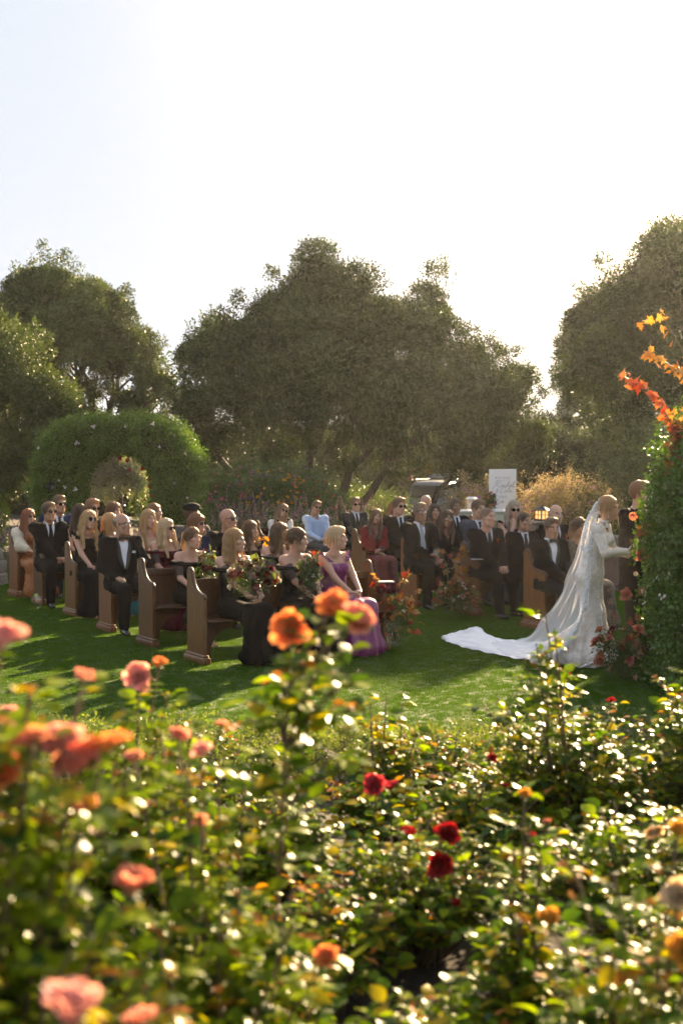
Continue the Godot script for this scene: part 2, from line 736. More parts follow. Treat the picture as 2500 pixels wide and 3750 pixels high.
func limb_path(a: Vector3, b: Vector3, n: int, wob: float) -> Array:
	var path := []
	var side := (b - a).cross(rdir()).normalized() * wob * (b - a).length()
	var ph := rf(0, TAU)
	for i in n + 1:
		var t := float(i) / n
		path.append(a.lerp(b, t) + side * sin(t * PI) + rdir() * wob * 0.25 * (b - a).length() * float(i > 0 and i < n) + Vector3.UP * (t - t * t) * 0.25 * (b - a).length() * wob)
	return path


# lobes: [centre x, y, z from the base, radius x, y, z]
func tree(called: String, label: String, base: Vector3, stems: Array, lobes: Array, count: int, color: Color, group := "", leaf := 0.055, mat_name := "oak_leaf", gap := -0.34) -> Node3D:
	var t := thing(called, label, "tree", base, 0.0, group)
	var wood := Shape.new()
	var total := 0.0
	for L in lobes: total += pow(L[3] * L[4] * L[5], 0.75)
	var li := 0
	for L in lobes:
		var c := Vector3(L[0], L[1], L[2])
		var st: Array = stems[0]
		for o in stems:
			if absf(o[1].x - L[0] * 0.75) + 0.5 * absf(o[1].z - L[2]) < absf(st[1].x - L[0] * 0.75) + 0.5 * absf(st[1].z - L[2]): st = o
		var fork: Vector3 = st[1]
		var r: float = st[2]
		var path := limb_path(fork, c - (c - fork) * 0.12, 6, 0.12)
		var rad := []
		for i in path.size(): rad.append(lerpf(r * 0.62, r * 0.16, i / 6.0))
		wood.tube(path, rad, 6)
		for k in 6:
			var end := c + Vector3(rf(-1, 1) * L[3], rf(-0.6, 0.9) * L[4], rf(-1, 1) * L[5]) * 0.85
			var p2 := limb_path(path[3 + k % 4], end, 4, 0.14)
			wood.tube(p2, [r * 0.24, r * 0.18, r * 0.13, r * 0.08, r * 0.03], 5)
		li += 1
	for st in stems:
		var path := limb_path(st[0], st[1], 6, 0.07)
		var rad := []
		for i in path.size(): rad.append(st[2] * lerpf(1.35, 0.7, pow(i / 6.0, 0.6)))
		wood.tube(path, rad, 9)
	part("trunk", wood.mesh(), mats["bark"], t)
	var places := []
	var tints := PackedColorArray()
	for L in lobes:
		var c := Vector3(L[0], L[1], L[2])
		var r := Vector3(L[3], L[4], L[5])
		var share := 1.5 * count * pow(L[3] * L[4] * L[5], 0.75) / total
		var clumps := int(clampf(share / 190.0, 4, 40))
		for i in clumps:
			var dir := rdir()
			if dir.y < -0.35: dir.y *= -0.6
			dir = dir.normalized()
			var q := c + dir * r * rf(0.55, 0.95)
			if noise.get_noise_3d(q.x * 0.7 + base.x, q.y * 0.7, q.z * 0.7 + base.z) < gap: continue
			var size := rf(0.42, 0.85) * clampf(r.x * 0.6, 0.55, 1.1)
			var tone := rf(0.65, 1.35)
			for k in int(share / clumps * 0.72):
				var e := rdir()
				if e.y < -0.3 and rng.randf() < 0.6: e.y = -e.y
				var p := q + e * Vector3(size, size * 0.78, size) * pow(rng.randf(), 0.3) * (1.0 + 0.3 * noise.get_noise_3d(e.x * 2.0 + q.x, e.y * 2.0 + q.y, e.z * 2.0))
				if p.y < 0.1: continue
				places.append(turned(p, e + rdir() * 0.8, rf(0, TAU), rf(0.7, 1.25)))
				var m := tone * rf(0.75, 1.25)
				tints.append(Color(color.r * m, color.g * m, color.b * m))
		# ragged shoots between and above the clumps
		for i in int(share * 0.28 / 20.0):
			var dir := rdir()
			var q := c + dir * r * rf(0.5, 1.0)
			var axis := (dir * 0.8 + rdir() * 0.6 + Vector3(0, 0.5, 0)).normalized()
			var size := rf(0.3, 0.75)
			var tone := rf(0.7, 1.2)
			for k in 20:
				var u := rng.randf()
				var p := q + axis * size * u + rdir() * size * lerpf(0.35, 0.1, u)
				if p.y < 0.1: continue
				places.append(turned(p, axis + rdir(), rf(0, TAU), rf(0.65, 1.15)))
				var m := tone * rf(0.8, 1.2)
				tints.append(Color(color.r * m, color.g * m, color.b * m))
	scatter("crown", leaf_sprig(16, leaf * 3.0, leaf * 1.25, leaf * 0.85, 5), mats[mat_name], places, tints, t)
	return t


# a clipped or loose mass of leaves inside a box of rounded shape
func shrub(called: String, label: String, category: String, at: Vector3, size: Vector3, count: int, color: Color, leaf: float, group := "", mat_name := "leaf", square := 2.0, flowers := [], spray := 0.0) -> Node3D:
	var t := thing(called, label, category, at, 0.0, group)
	var wood := Shape.new()
	for k in 9:
		var a := rf(0, TAU)
		var end := Vector3(cos(a) * size.x * 0.4, size.y * rf(0.55, 0.9), sin(a) * size.z * 0.4)
		wood.tube(limb_path(Vector3(cos(a) * 0.05, 0.0, sin(a) * 0.05), end, 4, 0.1), [0.022, 0.018, 0.013, 0.009, 0.004], 5)
	part("stem", wood.mesh(), mats["cane"], t)
	var places := []
	var tints := PackedColorArray()
	var n := 0
	while n < count:
		var p := Vector3(rf(-1, 1), rf(-1, 1), rf(-1, 1))
		var r := pow(pow(absf(p.x), square) + pow(absf(p.y), square) + pow(absf(p.z), square), 1.0 / square)
		if r > 1.0 or (r < 0.55 and rng.randf() < 0.6): continue
		n += 1
		var q := Vector3(p.x * size.x * 0.5, (p.y * 0.5 + 0.5) * size.y, p.z * size.z * 0.5)
		q *= 1.0 + spray * noise.get_noise_3d(q.x * 3.0 + at.x, q.y * 3.0, q.z * 3.0 + at.z)
		places.append(turned(q, (p + rdir() * 0.8), rf(0, TAU), rf(0.75, 1.25)))
		var m := rf(0.7, 1.3) * (1.0 + 0.3 * noise.get_noise_3d(q.x * 2.0, q.y * 2.0, q.z * 2.0 + at.x))
		tints.append(Color(color.r * m, color.g * m, color.b * m))
	scatter("foliage", leaf_sprig(9, leaf * 2.2, leaf, leaf * 0.6, 6), mats[mat_name], places, tints, t)
	for fl in flowers:
		places = []
		tints = PackedColorArray()
		for i in fl[1]:
			var p := rdir()
			p.y = absf(p.y) * 1.2 - 0.35
			p = p.normalized()
			var r := pow(pow(absf(p.x), square) + pow(absf(p.y), square) + pow(absf(p.z), square), 1.0 / square)
			p = p / r * rf(0.94, 1.06)
			var q := Vector3(p.x * size.x * 0.5, (p.y * 0.5 + 0.5) * size.y, p.z * size.z * 0.5)
			places.append(turned(q, p + Vector3.UP * 0.4, rf(0, TAU), rf(0.75, 1.25)))
			var m := rf(0.8, 1.15)
			var col: Color = fl[2]
			tints.append(Color(col.r * m, col.g * m, col.b * m))
		scatter("blossom", flower_head(fl[3] if fl.size() > 3 else 0.035), mats["petal"], places, tints, t)
	return t


func flower_head(r: float) -> ArrayMesh:
	var key := "flower%.3f" % r
	if cache.has(key): return cache[key]
	var s := Shape.new()
	for ring in 2:
		for k in 6:
			var a := TAU * (k + ring * 0.5) / 6.0
			var out := Vector3(cos(a), 0, sin(a))
			var side := Vector3(-sin(a), 0, cos(a))
			var l := r * (1.0 - 0.35 * ring)
			s.tint = Color(1, 1, 1) if ring == 0 else Color(0.85, 0.8, 0.75)
			var h := r * (0.25 + 0.5 * ring)
			var p0 := s.add(Vector3.ZERO)
			var p1 := s.add(out * l * 0.6 - side * l * 0.34 + Vector3.UP * h * 0.7)
			var p2 := s.add(out * l + Vector3.UP * h)
			var p3 := s.add(out * l * 0.6 + side * l * 0.34 + Vector3.UP * h * 0.7)
			s.tri(p0, p1, p2)
			s.tri(p0, p2, p3)
	cache[key] = s.mesh(true)
	return cache[key]


func hedge(label: String, at: Vector3, size: Vector3, turn: float, count: int, color: Color, leaf := 0.06) -> void:
	var t := thing("clipped_hedge", label, "hedge", at, turn)
	var core := Shape.new()
	core.slab(Vector3(-size.x * 0.5 + 0.15, 0, -size.z * 0.5 + 0.15), Vector3(size.x * 0.5 - 0.15, size.y - 0.18, size.z * 0.5 - 0.15), 0.1)
	part("inner_twigs", core.mesh(), mats["twigs"], t)
	var places := []
	var tints := PackedColorArray()
	for i in count:
		var p := Vector3(rf(-0.5, 0.5), rf(0, 1), rf(-0.5, 0.5)) * size
		var pick := rng.randf()
		if pick < 0.3: p.y = size.y + rf(-0.2, 0.05)
		elif pick < 0.75: p.z = size.z * 0.5 + rf(-0.2, 0.04)
		elif pick < 0.87: p.x = -size.x * 0.5 + rf(-0.04, 0.2)
		else: p.x = size.x * 0.5 + rf(-0.2, 0.04)
		p += Vector3(1, 1, 1) * 0.08 * noise.get_noise_3d(p.x * 1.5, p.y * 1.5, p.z * 1.5)
		places.append(turned(p, rdir() + Vector3(0, 0.3, 0.3), rf(0, TAU), rf(0.7, 1.25)))
		var m := rf(0.7, 1.3)
		tints.append(Color(color.r * m, color.g * m, color.b * m))
	scatter("foliage", leaf_sprig(9, leaf * 2.2, leaf, leaf * 0.6, 6), mats["leaf"], places, tints, t)


func build_background() -> void:
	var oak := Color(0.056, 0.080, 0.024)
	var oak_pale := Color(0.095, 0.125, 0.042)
	# the wide oak in the middle
	tree("oak_tree", "broad dark oak with many leaning grey trunks behind the flower beds, in the middle", Vector3(-1.2, -0.25, -37.0),
		[[Vector3(-0.5, 0, 0), Vector3(-1.7, 1.9, 0.2), 0.13], [Vector3(-0.1, 0, 0.2), Vector3(-0.7, 2.1, 0.1), 0.15], [Vector3(0.2, 0, -0.1), Vector3(0.4, 2.2, 0), 0.16],
		[Vector3(0.0, 0, 0.3), Vector3(-1.2, 1.5, 0.8), 0.11], [Vector3(0.5, 0, 0.2), Vector3(1.5, 2.1, 0.3), 0.15], [Vector3(1.0, 0, 0.2), Vector3(2.4, 1.9, 0.2), 0.13], [Vector3(3.2, -0.1, 0.6), Vector3(3.7, 1.4, 0.6), 0.11]],
		[[-1.3, 4.0, 0, 1.7, 1.6, 2.0], [-0.9, 3.2, 1.2, 1.7, 1.3, 1.6], [0.7, 5.0, 0, 2.1, 2.1, 2.3], [-0.6, 4.6, 0.9, 1.8, 1.6, 1.7], [2.6, 4.4, 0, 2.1, 1.9, 2.2], [1.0, 3.6, 1.7, 2.1, 1.4, 1.5], [3.9, 3.1, 0.5, 2.0, 1.5, 1.9],
		[0.45, 6.75, 0, 0.8, 0.8, 0.8], [1.2, 6.2, 0, 0.9, 0.8, 0.9], [-1.2, 5.0, 0.2, 1.1, 0.95, 1.2], [3.35, 5.75, 0.1, 0.8, 1.05, 0.9], [5.1, 2.2, 0.6, 1.3, 1.3, 1.4], [2.2, 2.9, 1.6, 2.2, 1.2, 1.3], [-2.6, 2.9, 0.5, 0.9, 1.2, 1.2],
		[4.7, 4.1, 0.2, 1.2, 1.0, 1.2], [5.6, 3.5, 0, 0.8, 0.6, 0.8], [-2.3, 4.6, 0, 0.7, 0.8, 0.8]],
		19000, oak, "oaks behind the garden", 0.058)
	# left oaks
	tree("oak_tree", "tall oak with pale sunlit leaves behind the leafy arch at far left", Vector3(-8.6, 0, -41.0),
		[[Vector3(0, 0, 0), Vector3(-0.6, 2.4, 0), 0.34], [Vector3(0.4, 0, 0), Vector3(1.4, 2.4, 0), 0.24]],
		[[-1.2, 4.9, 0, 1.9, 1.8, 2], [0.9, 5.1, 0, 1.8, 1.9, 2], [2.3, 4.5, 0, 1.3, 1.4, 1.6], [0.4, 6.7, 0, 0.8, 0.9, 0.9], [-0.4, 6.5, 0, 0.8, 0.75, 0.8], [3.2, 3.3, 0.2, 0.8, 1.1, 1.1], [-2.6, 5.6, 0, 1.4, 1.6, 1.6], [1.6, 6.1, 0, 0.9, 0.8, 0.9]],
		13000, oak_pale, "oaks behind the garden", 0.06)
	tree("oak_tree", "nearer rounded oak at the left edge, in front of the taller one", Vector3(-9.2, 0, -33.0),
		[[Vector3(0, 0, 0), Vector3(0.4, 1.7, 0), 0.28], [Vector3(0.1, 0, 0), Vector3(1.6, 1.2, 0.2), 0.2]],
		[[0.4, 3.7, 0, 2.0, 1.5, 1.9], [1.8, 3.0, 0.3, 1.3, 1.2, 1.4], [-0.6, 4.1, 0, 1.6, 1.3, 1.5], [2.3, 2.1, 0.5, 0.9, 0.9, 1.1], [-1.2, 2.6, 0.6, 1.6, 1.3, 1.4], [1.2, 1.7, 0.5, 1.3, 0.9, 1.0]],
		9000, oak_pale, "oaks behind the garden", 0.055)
	# right oaks
	tree("oak_tree", "tallest oak rising at the right edge behind the autumn branches", Vector3(9.4, -0.1, -32.5),
		[[Vector3(0, 0, 0), Vector3(-1.0, 2.6, 0), 0.36], [Vector3(0.4, 0, 0), Vector3(1.5, 3.0, 0), 0.32]],
		[[-1.4, 5.0, 0, 2.3, 2.3, 2.4], [2.0, 6.3, 0, 2.0, 2.2, 2.3], [-2.9, 3.9, 0.4, 1.5, 1.5, 1.6], [1.3, 6.7, 0, 1.1, 1.2, 1.3], [3.6, 5.6, 0, 2.4, 2.4, 2.4], [-1.6, 3.1, 1.0, 1.8, 1.2, 1.5], [-1.2, 5.7, 0, 0.9, 1.2, 1.1], [2.0, 3.2, 0.6, 2.4, 1.9, 1.8], [-3.2, 4.9, 0, 0.9, 1.2, 1.1], [2.3, 8.0, 0, 1.1, 0.9, 1.2]],
		17000, oak, "oaks behind the garden", 0.058)
	tree("oak_tree", "hazy narrow oak peeking out left of the tallest one", Vector3(9.3, -0.5, -51.0),
		[[Vector3(0, 0, 0), Vector3(0, 2.8, 0), 0.3]],
		[[-0.2, 6.3, 0, 1.2, 1.7, 1.4], [0.6, 5.0, 0, 1.9, 1.9, 1.7], [-1.0, 4.4, 0, 1.1, 1.5, 1.4]],
		5000, oak, "oaks behind the garden", 0.065)
	# far small trees in the gap
	var gi := 0
	for g in [[7.7, -58.0, 3.9, 1.5, "small hazy tree in the gap between the big oaks"], [9.4, -66.0, 4.1, 1.9, "far pale tree low in the bright gap, beside the hedge"], [4.6, -60.0, 3.6, 2.2, "far round tree behind the parked cars"],
			[-13.5, -58.0, 6.0, 3.0, "far tree seen under the crowns behind the arch"], [-3.5, -62.0, 4.0, 3.2, "far dark tree closing the view behind the middle oak"], [0.8, -58.0, 3.6, 2.6, "far low tree seen between the leaning trunks"], [-8.0, -60.0, 3.2, 2.4, "far low tree right of the arch behind the beds"], [16.0, -56.0, 6.5, 3.4, "far tree hidden behind the tallest oak"]]:
		tree("far_tree", g[4], Vector3(g[0], -0.6, g[1]), [[Vector3(0, 0, 0), Vector3(0.1, g[2] * 0.4, 0), 0.2]],
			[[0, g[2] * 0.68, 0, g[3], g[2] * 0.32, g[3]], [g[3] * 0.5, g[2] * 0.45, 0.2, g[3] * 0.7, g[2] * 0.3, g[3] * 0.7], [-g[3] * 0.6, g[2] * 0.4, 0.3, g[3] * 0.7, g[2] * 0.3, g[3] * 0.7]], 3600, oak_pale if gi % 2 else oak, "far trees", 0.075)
		gi += 1
	# olive behind the arch
	tree("olive_tree", "silvery olive tree seen through the opening of the arch", Vector3(-7.05, -0.1, -45.0), [[Vector3(0, 0, 0), Vector3(0.1, 0.9, 0), 0.13]],
		[[-0.2, 1.9, 0, 0.75, 0.8, 0.7], [0.3, 1.3, 0.2, 0.55, 0.6, 0.6], [-0.5, 1.2, 0.1, 0.6, 0.6, 0.6]], 2400, Color(0.42, 0.43, 0.32), "", 0.05, "oak_leaf", -0.5)
	# hedges
	hedge("tall dark clipped hedge with a bright top edge behind the welcome sign, at right", Vector3(9.9, -0.45, -41.5), Vector3(9.0, 2.85, 1.6), -0.05, 11000, Color(0.06, 0.065, 0.03))
	hedge("lower dark hedge left of the tall clipped one, behind the cars", Vector3(5.3, -0.6, -62.0), Vector3(9.0, 2.0, 1.5), 0.0, 3500, Color(0.06, 0.075, 0.03), 0.09)
	hedge("long dark hedge seen through the opening of the arch", Vector3(-7.0, -0.1, -48.5), Vector3(12.0, 1.25, 1.2), 0.0, 6000, Color(0.07, 0.085, 0.04))
	hedge("dark evergreen hedge in the shade of the oaks at the left edge", Vector3(-11.0, 0, -31.0), Vector3(7.0, 1.3, 1.4), 0.1, 5000, Color(0.05, 0.07, 0.03))
	hedge("tall hazy hedge closing the view behind all the oaks", Vector3(0.0, -0.6, -70.0), Vector3(60.0, 3.6, 1.8), 0.0, 12000, Color(0.08, 0.09, 0.045), 0.13)
	# undergrowth in the shade of the oaks
	for u in [[-3.4, -35.0, 3.4, 1.5, "low leafy shrub at the left foot of the middle oak"], [0.3, -40.5, 2.4, 1.4, "sunlit leafy shrub left of the parked car"], [6.4, -55.0, 2.2, 0.9, "low shrub behind the parked car"], [-3.3, -36.0, 2.4, 1.3, "dark shrub between the arch and the middle oak"], [0.3, -37.6, 3.0, 1.2, "shrub among the leaning trunks of the middle oak"]]:
		shrub("undergrowth_shrub", u[4], "shrub", Vector3(u[0], ground_y(u[0], u[1]), u[1]), Vector3(u[2], u[3], 1.8), 1500, Color(0.10, 0.125, 0.04), 0.06, "shrubs under the oaks", "leaf", 2.2, [], 0.5)
	shrub("tall_shrub", "loose dark shrub with pale leaf tips in front of the tall hedge, behind the couple", "shrub", Vector3(6.2, 0, -27.5), Vector3(3.2, 2.5, 2.0), 4200, Color(0.13, 0.14, 0.06), 0.045, "", "leaf", 2.2, [], 0.6)


# an arch of clipped leaves: x across, y up, z through
func arch(label: String, at: Vector3, turn: float, outer: float, inner: float, top: float, opening: float, depth: float, corner: float, count: int, color: Color, leaf: float, white: int, category := "hedge arch") -> Node3D:
	var t := thing("leafy_arch", label, category, at, turn)
	var outline := PackedVector2Array()
	var steps := 12
	var cr := corner - 0.14
	for i in steps + 1:
		var a := PI * (1.0 - 0.5 * i / steps)
		outline.append(Vector2(-outer + 0.14 + cr + cos(a) * cr, top - 0.14 - cr + sin(a) * cr))
	for i in steps + 1:
		var a := PI * 0.5 * (1.0 - float(i) / steps)
		outline.append(Vector2(outer - 0.14 - cr + cos(a) * cr, top - 0.14 - cr + sin(a) * cr))
	outline.append(Vector2(outer - 0.14, 0.0))
	outline.append(Vector2(inner + 0.12, 0.0))
	var ir := inner + 0.12
	for i in steps + 1:
		var a := PI * i / steps
		outline.append(Vector2(cos(a) * ir, opening + 0.12 - ir + sin(a) * ir))
	outline.append(Vector2(-inner - 0.12, 0.0))
	outline.append(Vector2(-outer + 0.14, 0.0))
	outline.reverse()
	var core := Shape.new()
	core.plate(outline, -depth * 0.5 + 0.14, depth * 0.5 - 0.14)
	part("inner_branches", core.mesh(), mats["twigs"], t)
	var places := []
	var tints := PackedColorArray()
	var n := 0
	while n < count:
		var p := Vector3(rf(-outer, outer), rf(0, top), rf(-depth * 0.5, depth * 0.5))
		var q := Vector2(p.x, p.y)
		# distance to the outer and inner outline
		var qo := Vector2(maxf(absf(q.x) - (outer - corner), 0), maxf(q.y - (top - corner), 0))
		var o := qo.length() - corner
		var qi := Vector2(absf(q.x), maxf(q.y - (opening - inner), 0))
		var i2 := inner - qi.length()
		var s := maxf(o, i2)
		if s > 0: continue
		var zd := absf(p.z) - depth * 0.5
		var e := maxf(s, zd)
		if e < -0.22: continue
		n += 1
		var out := Vector3(signf(p.x) * float(o > i2), 0.5 * float(o > i2 and p.y > top - corner), signf(p.z) * float(zd > s) * 1.4)
		p += rdir() * 0.05 + out * 0.22 * maxf(0.0, noise.get_noise_3d(p.x * 2.4, p.y * 2.4, p.z * 2.4))
		places.append(turned(p, out * 0.35 + rdir(), rf(0, TAU), rf(0.7, 1.3)))
		var m := rf(0.7, 1.3) * (1.0 + 0.35 * noise.get_noise_3d(p.x * 3.0, p.y * 3.0, p.z * 3.0 + 9.0))
		tints.append(Color(color.r * m, color.g * m, color.b * m))
	for i in 130:
		var a := rf(0.12, PI - 0.12)
		var p := Vector3(cos(a) * outer, 0, rf(-0.45, 0.45) * depth)
		p.x = clampf(p.x * 1.25, -outer, outer)
		var qx := maxf(absf(p.x) - (outer - corner), 0.0)
		p.y = top - corner + sqrt(maxf(corner * corner - qx * qx, 0.0))
		var up := Vector3(p.x * 0.3, 1.0, rf(-0.4, 0.4)).normalized()
		var reach := rf(0.06, 0.2)
		for k in 5:
			places.append(turned(p + up * reach * k / 4.0, up + rdir() * 0.5, rf(0, TAU), rf(0.45, 0.8)))
			var m := rf(0.9, 1.4)
			tints.append(Color(color.r * 1.2 * m, color.g * m, color.b * m))
	scatter("foliage", leaf_sprig(11, leaf * 2.0, leaf, leaf * 0.78, 8), mats["leaf"], places, tints, t)
	for w in white:
		var side := rng.randf()
		var p := Vector3.ZERO
		while true:
			p = Vector3(rf(-outer, outer), rf(0.3, top), depth * 0.5 + 0.05)
			if absf(p.x) > inner + 0.05 or p.y > opening + 0.05:
				if p.y < top - corner or Vector2(maxf(absf(p.x) - outer + corner, 0), p.y - top + corner).length() < corner: break
		if side < 0.3: p = Vector3(-outer - 0.04, rf(0.3, top - corner + 0.3), rf(-depth, depth) * 0.45)
		part("white_blossom", blossom_cluster(), mats["petal"], t, turned(p, (Vector3.BACK if side >= 0.3 else Vector3.LEFT) + rdir() * 0.5, rf(0, TAU), rf(0.6, 1.2)))
	return t


func blossom_cluster() -> ArrayMesh:
	if cache.has("cluster"): return cache["cluster"]
	var s := Shape.new()
	for k in 4:
		var o := Vector3(cos(k * 1.9) * 0.025 * float(k > 0), 0.012 * k, sin(k * 1.9) * 0.025 * float(k > 0))
		for j in 5:
			var a := TAU * j / 5.0 + k
			s.tint = Color(0.8, 0.8, 0.78)
			var out := Vector3(cos(a), 0.25, sin(a)) * 0.02
			var side := Vector3(-sin(a), 0, cos(a)) * 0.008
			var p0 := s.add(o)
			var p1 := s.add(o + out * 0.6 - side)
			var p2 := s.add(o + out)
			var p3 := s.add(o + out * 0.6 + side)
			s.tri(p0, p1, p2)
			s.tri(p0, p2, p3)
	cache["cluster"] = s.mesh(true)
	return cache["cluster"]


func build_arches() -> void:
	var far := arch("green leafy arch with a rounded top behind the guests on the left", Vector3(-4.08, 0, -26.2), 0.06, 1.46, 0.66, 2.70, 2.14, 1.3, 0.92, 14500, Color(0.13, 0.20, 0.035), 0.045, 34)
	for p in [[0.06, 1.98, 0.55], [0.2, 1.95, 0.5], [0.22, 1.78, 0.5], [0.58, 1.6, 0.45], [0.6, 1.48, 0.4], [0.62, 1.3, 0.45], [0.6, 1.15, 0.4], [0.58, 1.0, 0.4], [0.46, 1.8, 0.5]]:
		part("red_rose", flower_head(0.045), tinted("red_bloom", Color(0.35, 0.02, 0.03)), far, turned(Vector3(p[0], p[1], p[2]), Vector3(rf(-1, 0.2), rf(-0.3, 0.6), 1), rf(0, TAU), rf(0.9, 1.3)))
	arch("tall green vine arch over the couple, cut off by the right edge", Vector3(4.44, 0, -12.75), 0.0, 1.58, 0.7, 2.95, 2.1, 1.25, 1.5, 17000, Color(0.095, 0.165, 0.035), 0.04, 46)


func tinted(called: String, c: Color, rough := 0.6) -> StandardMaterial3D:
	if mats.has(called): return mats[called]
	return backlit(called, c.linear_to_srgb(), rough, Color(0.9, 0.9, 0.9))


# ---------------------------------------------------------------- pews and other things

const PEWS := {
	"E": [-1.55, 14.39], "D": [-2.22, 15.64], "C": [-2.87, 16.89], "B": [-3.58, 18.46], "A": [-4.27, 19.75], "Z": [-4.87, 20.88],
	"I": [2.2, 17.07], "H": [1.56, 18.52], "G": [0.83, 19.57], "F": [0.17, 21.5], "J": [-1.45, 24.07], "K": [0.55, 25.2]}
const ALONG := Vector3(0.875, 0, -0.485)
const AHEAD := Vector3(0.485, 0, 0.875)


func pew_spot(pew: String, s: float, ahead := 0.24) -> Vector3:
	return Vector3(PEWS[pew][0], 0, -PEWS[pew][1]) + ALONG * s + AHEAD * ahead


func build_pews() -> void:
	var long := 2.12
	var turn := Basis(Vector3(0, 0, 1), Vector3(0, 1, 0), Vector3(-1, 0, 0))
	var o := PackedVector2Array([Vector2(0, 0.0), Vector2(0.43, 0.0), Vector2(0.43, 0.585), Vector2(0.422, 0.612), Vector2(0.402, 0.628), Vector2(0.372, 0.632)])
	for i in 9:
		var t := i / 8.0
		o.append(Vector2(0.34, 0.632).lerp(Vector2(0.115, 0.80), t) + Vector2(-0.035, -0.030) * sin(PI * t) * (1.0 - 0.2 * t))
	o.append_array(PackedVector2Array([Vector2(0.108, 0.845), Vector2(0.092, 0.872), Vector2(0.062, 0.885), Vector2(0.030, 0.878), Vector2(0.008, 0.855), Vector2(0, 0.82)]))
	var end := Shape.new()
	end.plate(o, -0.0175, 0.0175, Transform3D(turn, Vector3.ZERO))
	var cap := Shape.new()
	var path := []
	for i in range(2, o.size()): path.append(Vector3(0, o[i].y + 0.004, o[i].x + 0.002))
	var rad := []
	for p in path: rad.append(0.021)
	cap.tube(path, rad, 8)
	for i in cap.v.size(): cap.v[i].y = lerpf(cap.v[i].y, cap.v[i].y, 1.0)
	var foot := Shape.new()
	foot.slab(Vector3(-0.045, 0, -0.04), Vector3(0.045, 0.075, 0.475), 0.012)
	foot.slab(Vector3(-0.032, 0.07, -0.02), Vector3(0.032, 0.10, 0.455), 0.01)
	var back := Shape.new()
	var tilt := Transform3D(Basis(Vector3.RIGHT, -0.13), Vector3(0, 0.42, 0.115))
	back.slab(Vector3(0.02, 0.0, -0.011), Vector3(long - 0.02, 0.385, 0.011), 0.003, tilt)
	var rail := Shape.new()
	rail.slab(Vector3(0.018, 0.345, -0.024), Vector3(long - 0.018, 0.43, 0.024), 0.008, tilt)
	var low := Shape.new()
	low.slab(Vector3(0.018, -0.02, -0.018), Vector3(long - 0.018, 0.07, 0.018), 0.006, tilt)
	var seat := Shape.new()
	seat.slab(Vector3(0.02, 0.425, 0.06), Vector3(long - 0.02, 0.458, 0.475), 0.009)
	var bracket := PackedVector2Array([Vector2(0, 0.415), Vector2(0, 0.06)])
	for i in 9:
		var a := PI * 0.5 * i / 8.0
		bracket.append(Vector2(0.06 + 0.25 * (1.0 - cos(a)), 0.08 + 0.27 * sin(a)))
	bracket.append(Vector2(0.34, 0.415))
	var br := Shape.new()
	br.plate(bracket, -0.012, 0.012)
	var proto: Node3D = null
	var labels := {
		"E": "front left pew with the empty near seat, where the woman with the large bouquet sits",
		"D": "second left pew from the front, its empty near seat and arched bracket in view",
		"C": "third left pew, at the elbow of the bald man in the bow tie",
		"B": "left pew whose end stands beside the blonde woman in the ruffled black dress",
		"A": "left pew whose end stands between the copper gown and the man in sunglasses",
		"Z": "rearmost left pew behind the woman in the cream wrap",
		"I": "front right pew with the grey-bearded man in the bow tie, beside the veil",
		"H": "right pew dressed with autumn leaves at its end, under the groomsmen",
		"G": "right pew whose end stands beside the man holding a stemmed glass",
		"F": "right pew whose end stands beside the woman in the red lace dress",
		"J": "rear pew behind the man in the pale blue shirt, by the stone wall",
		"K": "rearmost right pew, hidden behind the red-haired woman in the dark dress"}
	for k in labels:
		var p: Node3D
		if proto == null:
			p = thing("pew", labels[k], "pew", Vector3.ZERO, 0.0, "wooden pews on the lawn")
			proto = p
			for x in [0.0, long]:
				var e := part("end_panel", end.mesh(), mats["wood"], p, Transform3D(Basis.IDENTITY, Vector3(x, 0.07, 0)))
				part("edge_cap", cap.mesh(), mats["wood_dark"], e)
				part("plinth", foot.mesh(), mats["wood"], p, Transform3D(Basis.IDENTITY, Vector3(x, 0, 0)))
				part("bracket", br.mesh(), mats["wood_dark"], p, Transform3D(Basis.from_scale(Vector3(1 if x == 0.0 else -1, 1, 1)), Vector3(x + (0.018 if x == 0.0 else -0.018), 0.01, 0.36)))
			part("backrest", back.mesh(), mats["wood_dark"], p)
			part("top_rail", rail.mesh(), mats["wood_dark"], p)
			part("lower_rail", low.mesh(), mats["wood_dark"], p)
			part("seat", seat.mesh(), mats["wood_dark"], p)
		else:
			p = proto.duplicate()
			p.name = numbered("pew")
			add_child(p)
			p.set_meta("label", labels[k])
			var tone: int = labels.keys().find(k) % 3
			if tone > 0:
				for piece in p.find_children("*", "MeshInstance3D", true, false):
					piece.material_override = mats["%s_%d" % [piece.material_override.resource_name, tone]]
		p.position = pew_spot(k, 0.0, 0.0)
		p.rotation.y = ROW_TURN
		p.scale = Vector3.ONE * 0.975


func curve_through(pts: Array, steps: int) -> Array:
	var out := []
	for i in pts.size() - 1:
		var a: Vector2 = pts[maxi(i - 1, 0)]
		var b: Vector2 = pts[i]
		var c: Vector2 = pts[i + 1]
		var e: Vector2 = pts[mini(i + 2, pts.size() - 1)]
		for k in steps:
			out.append(b.cubic_interpolate(c, a, e, float(k) / steps))
	out.append(pts[-1])
	return out


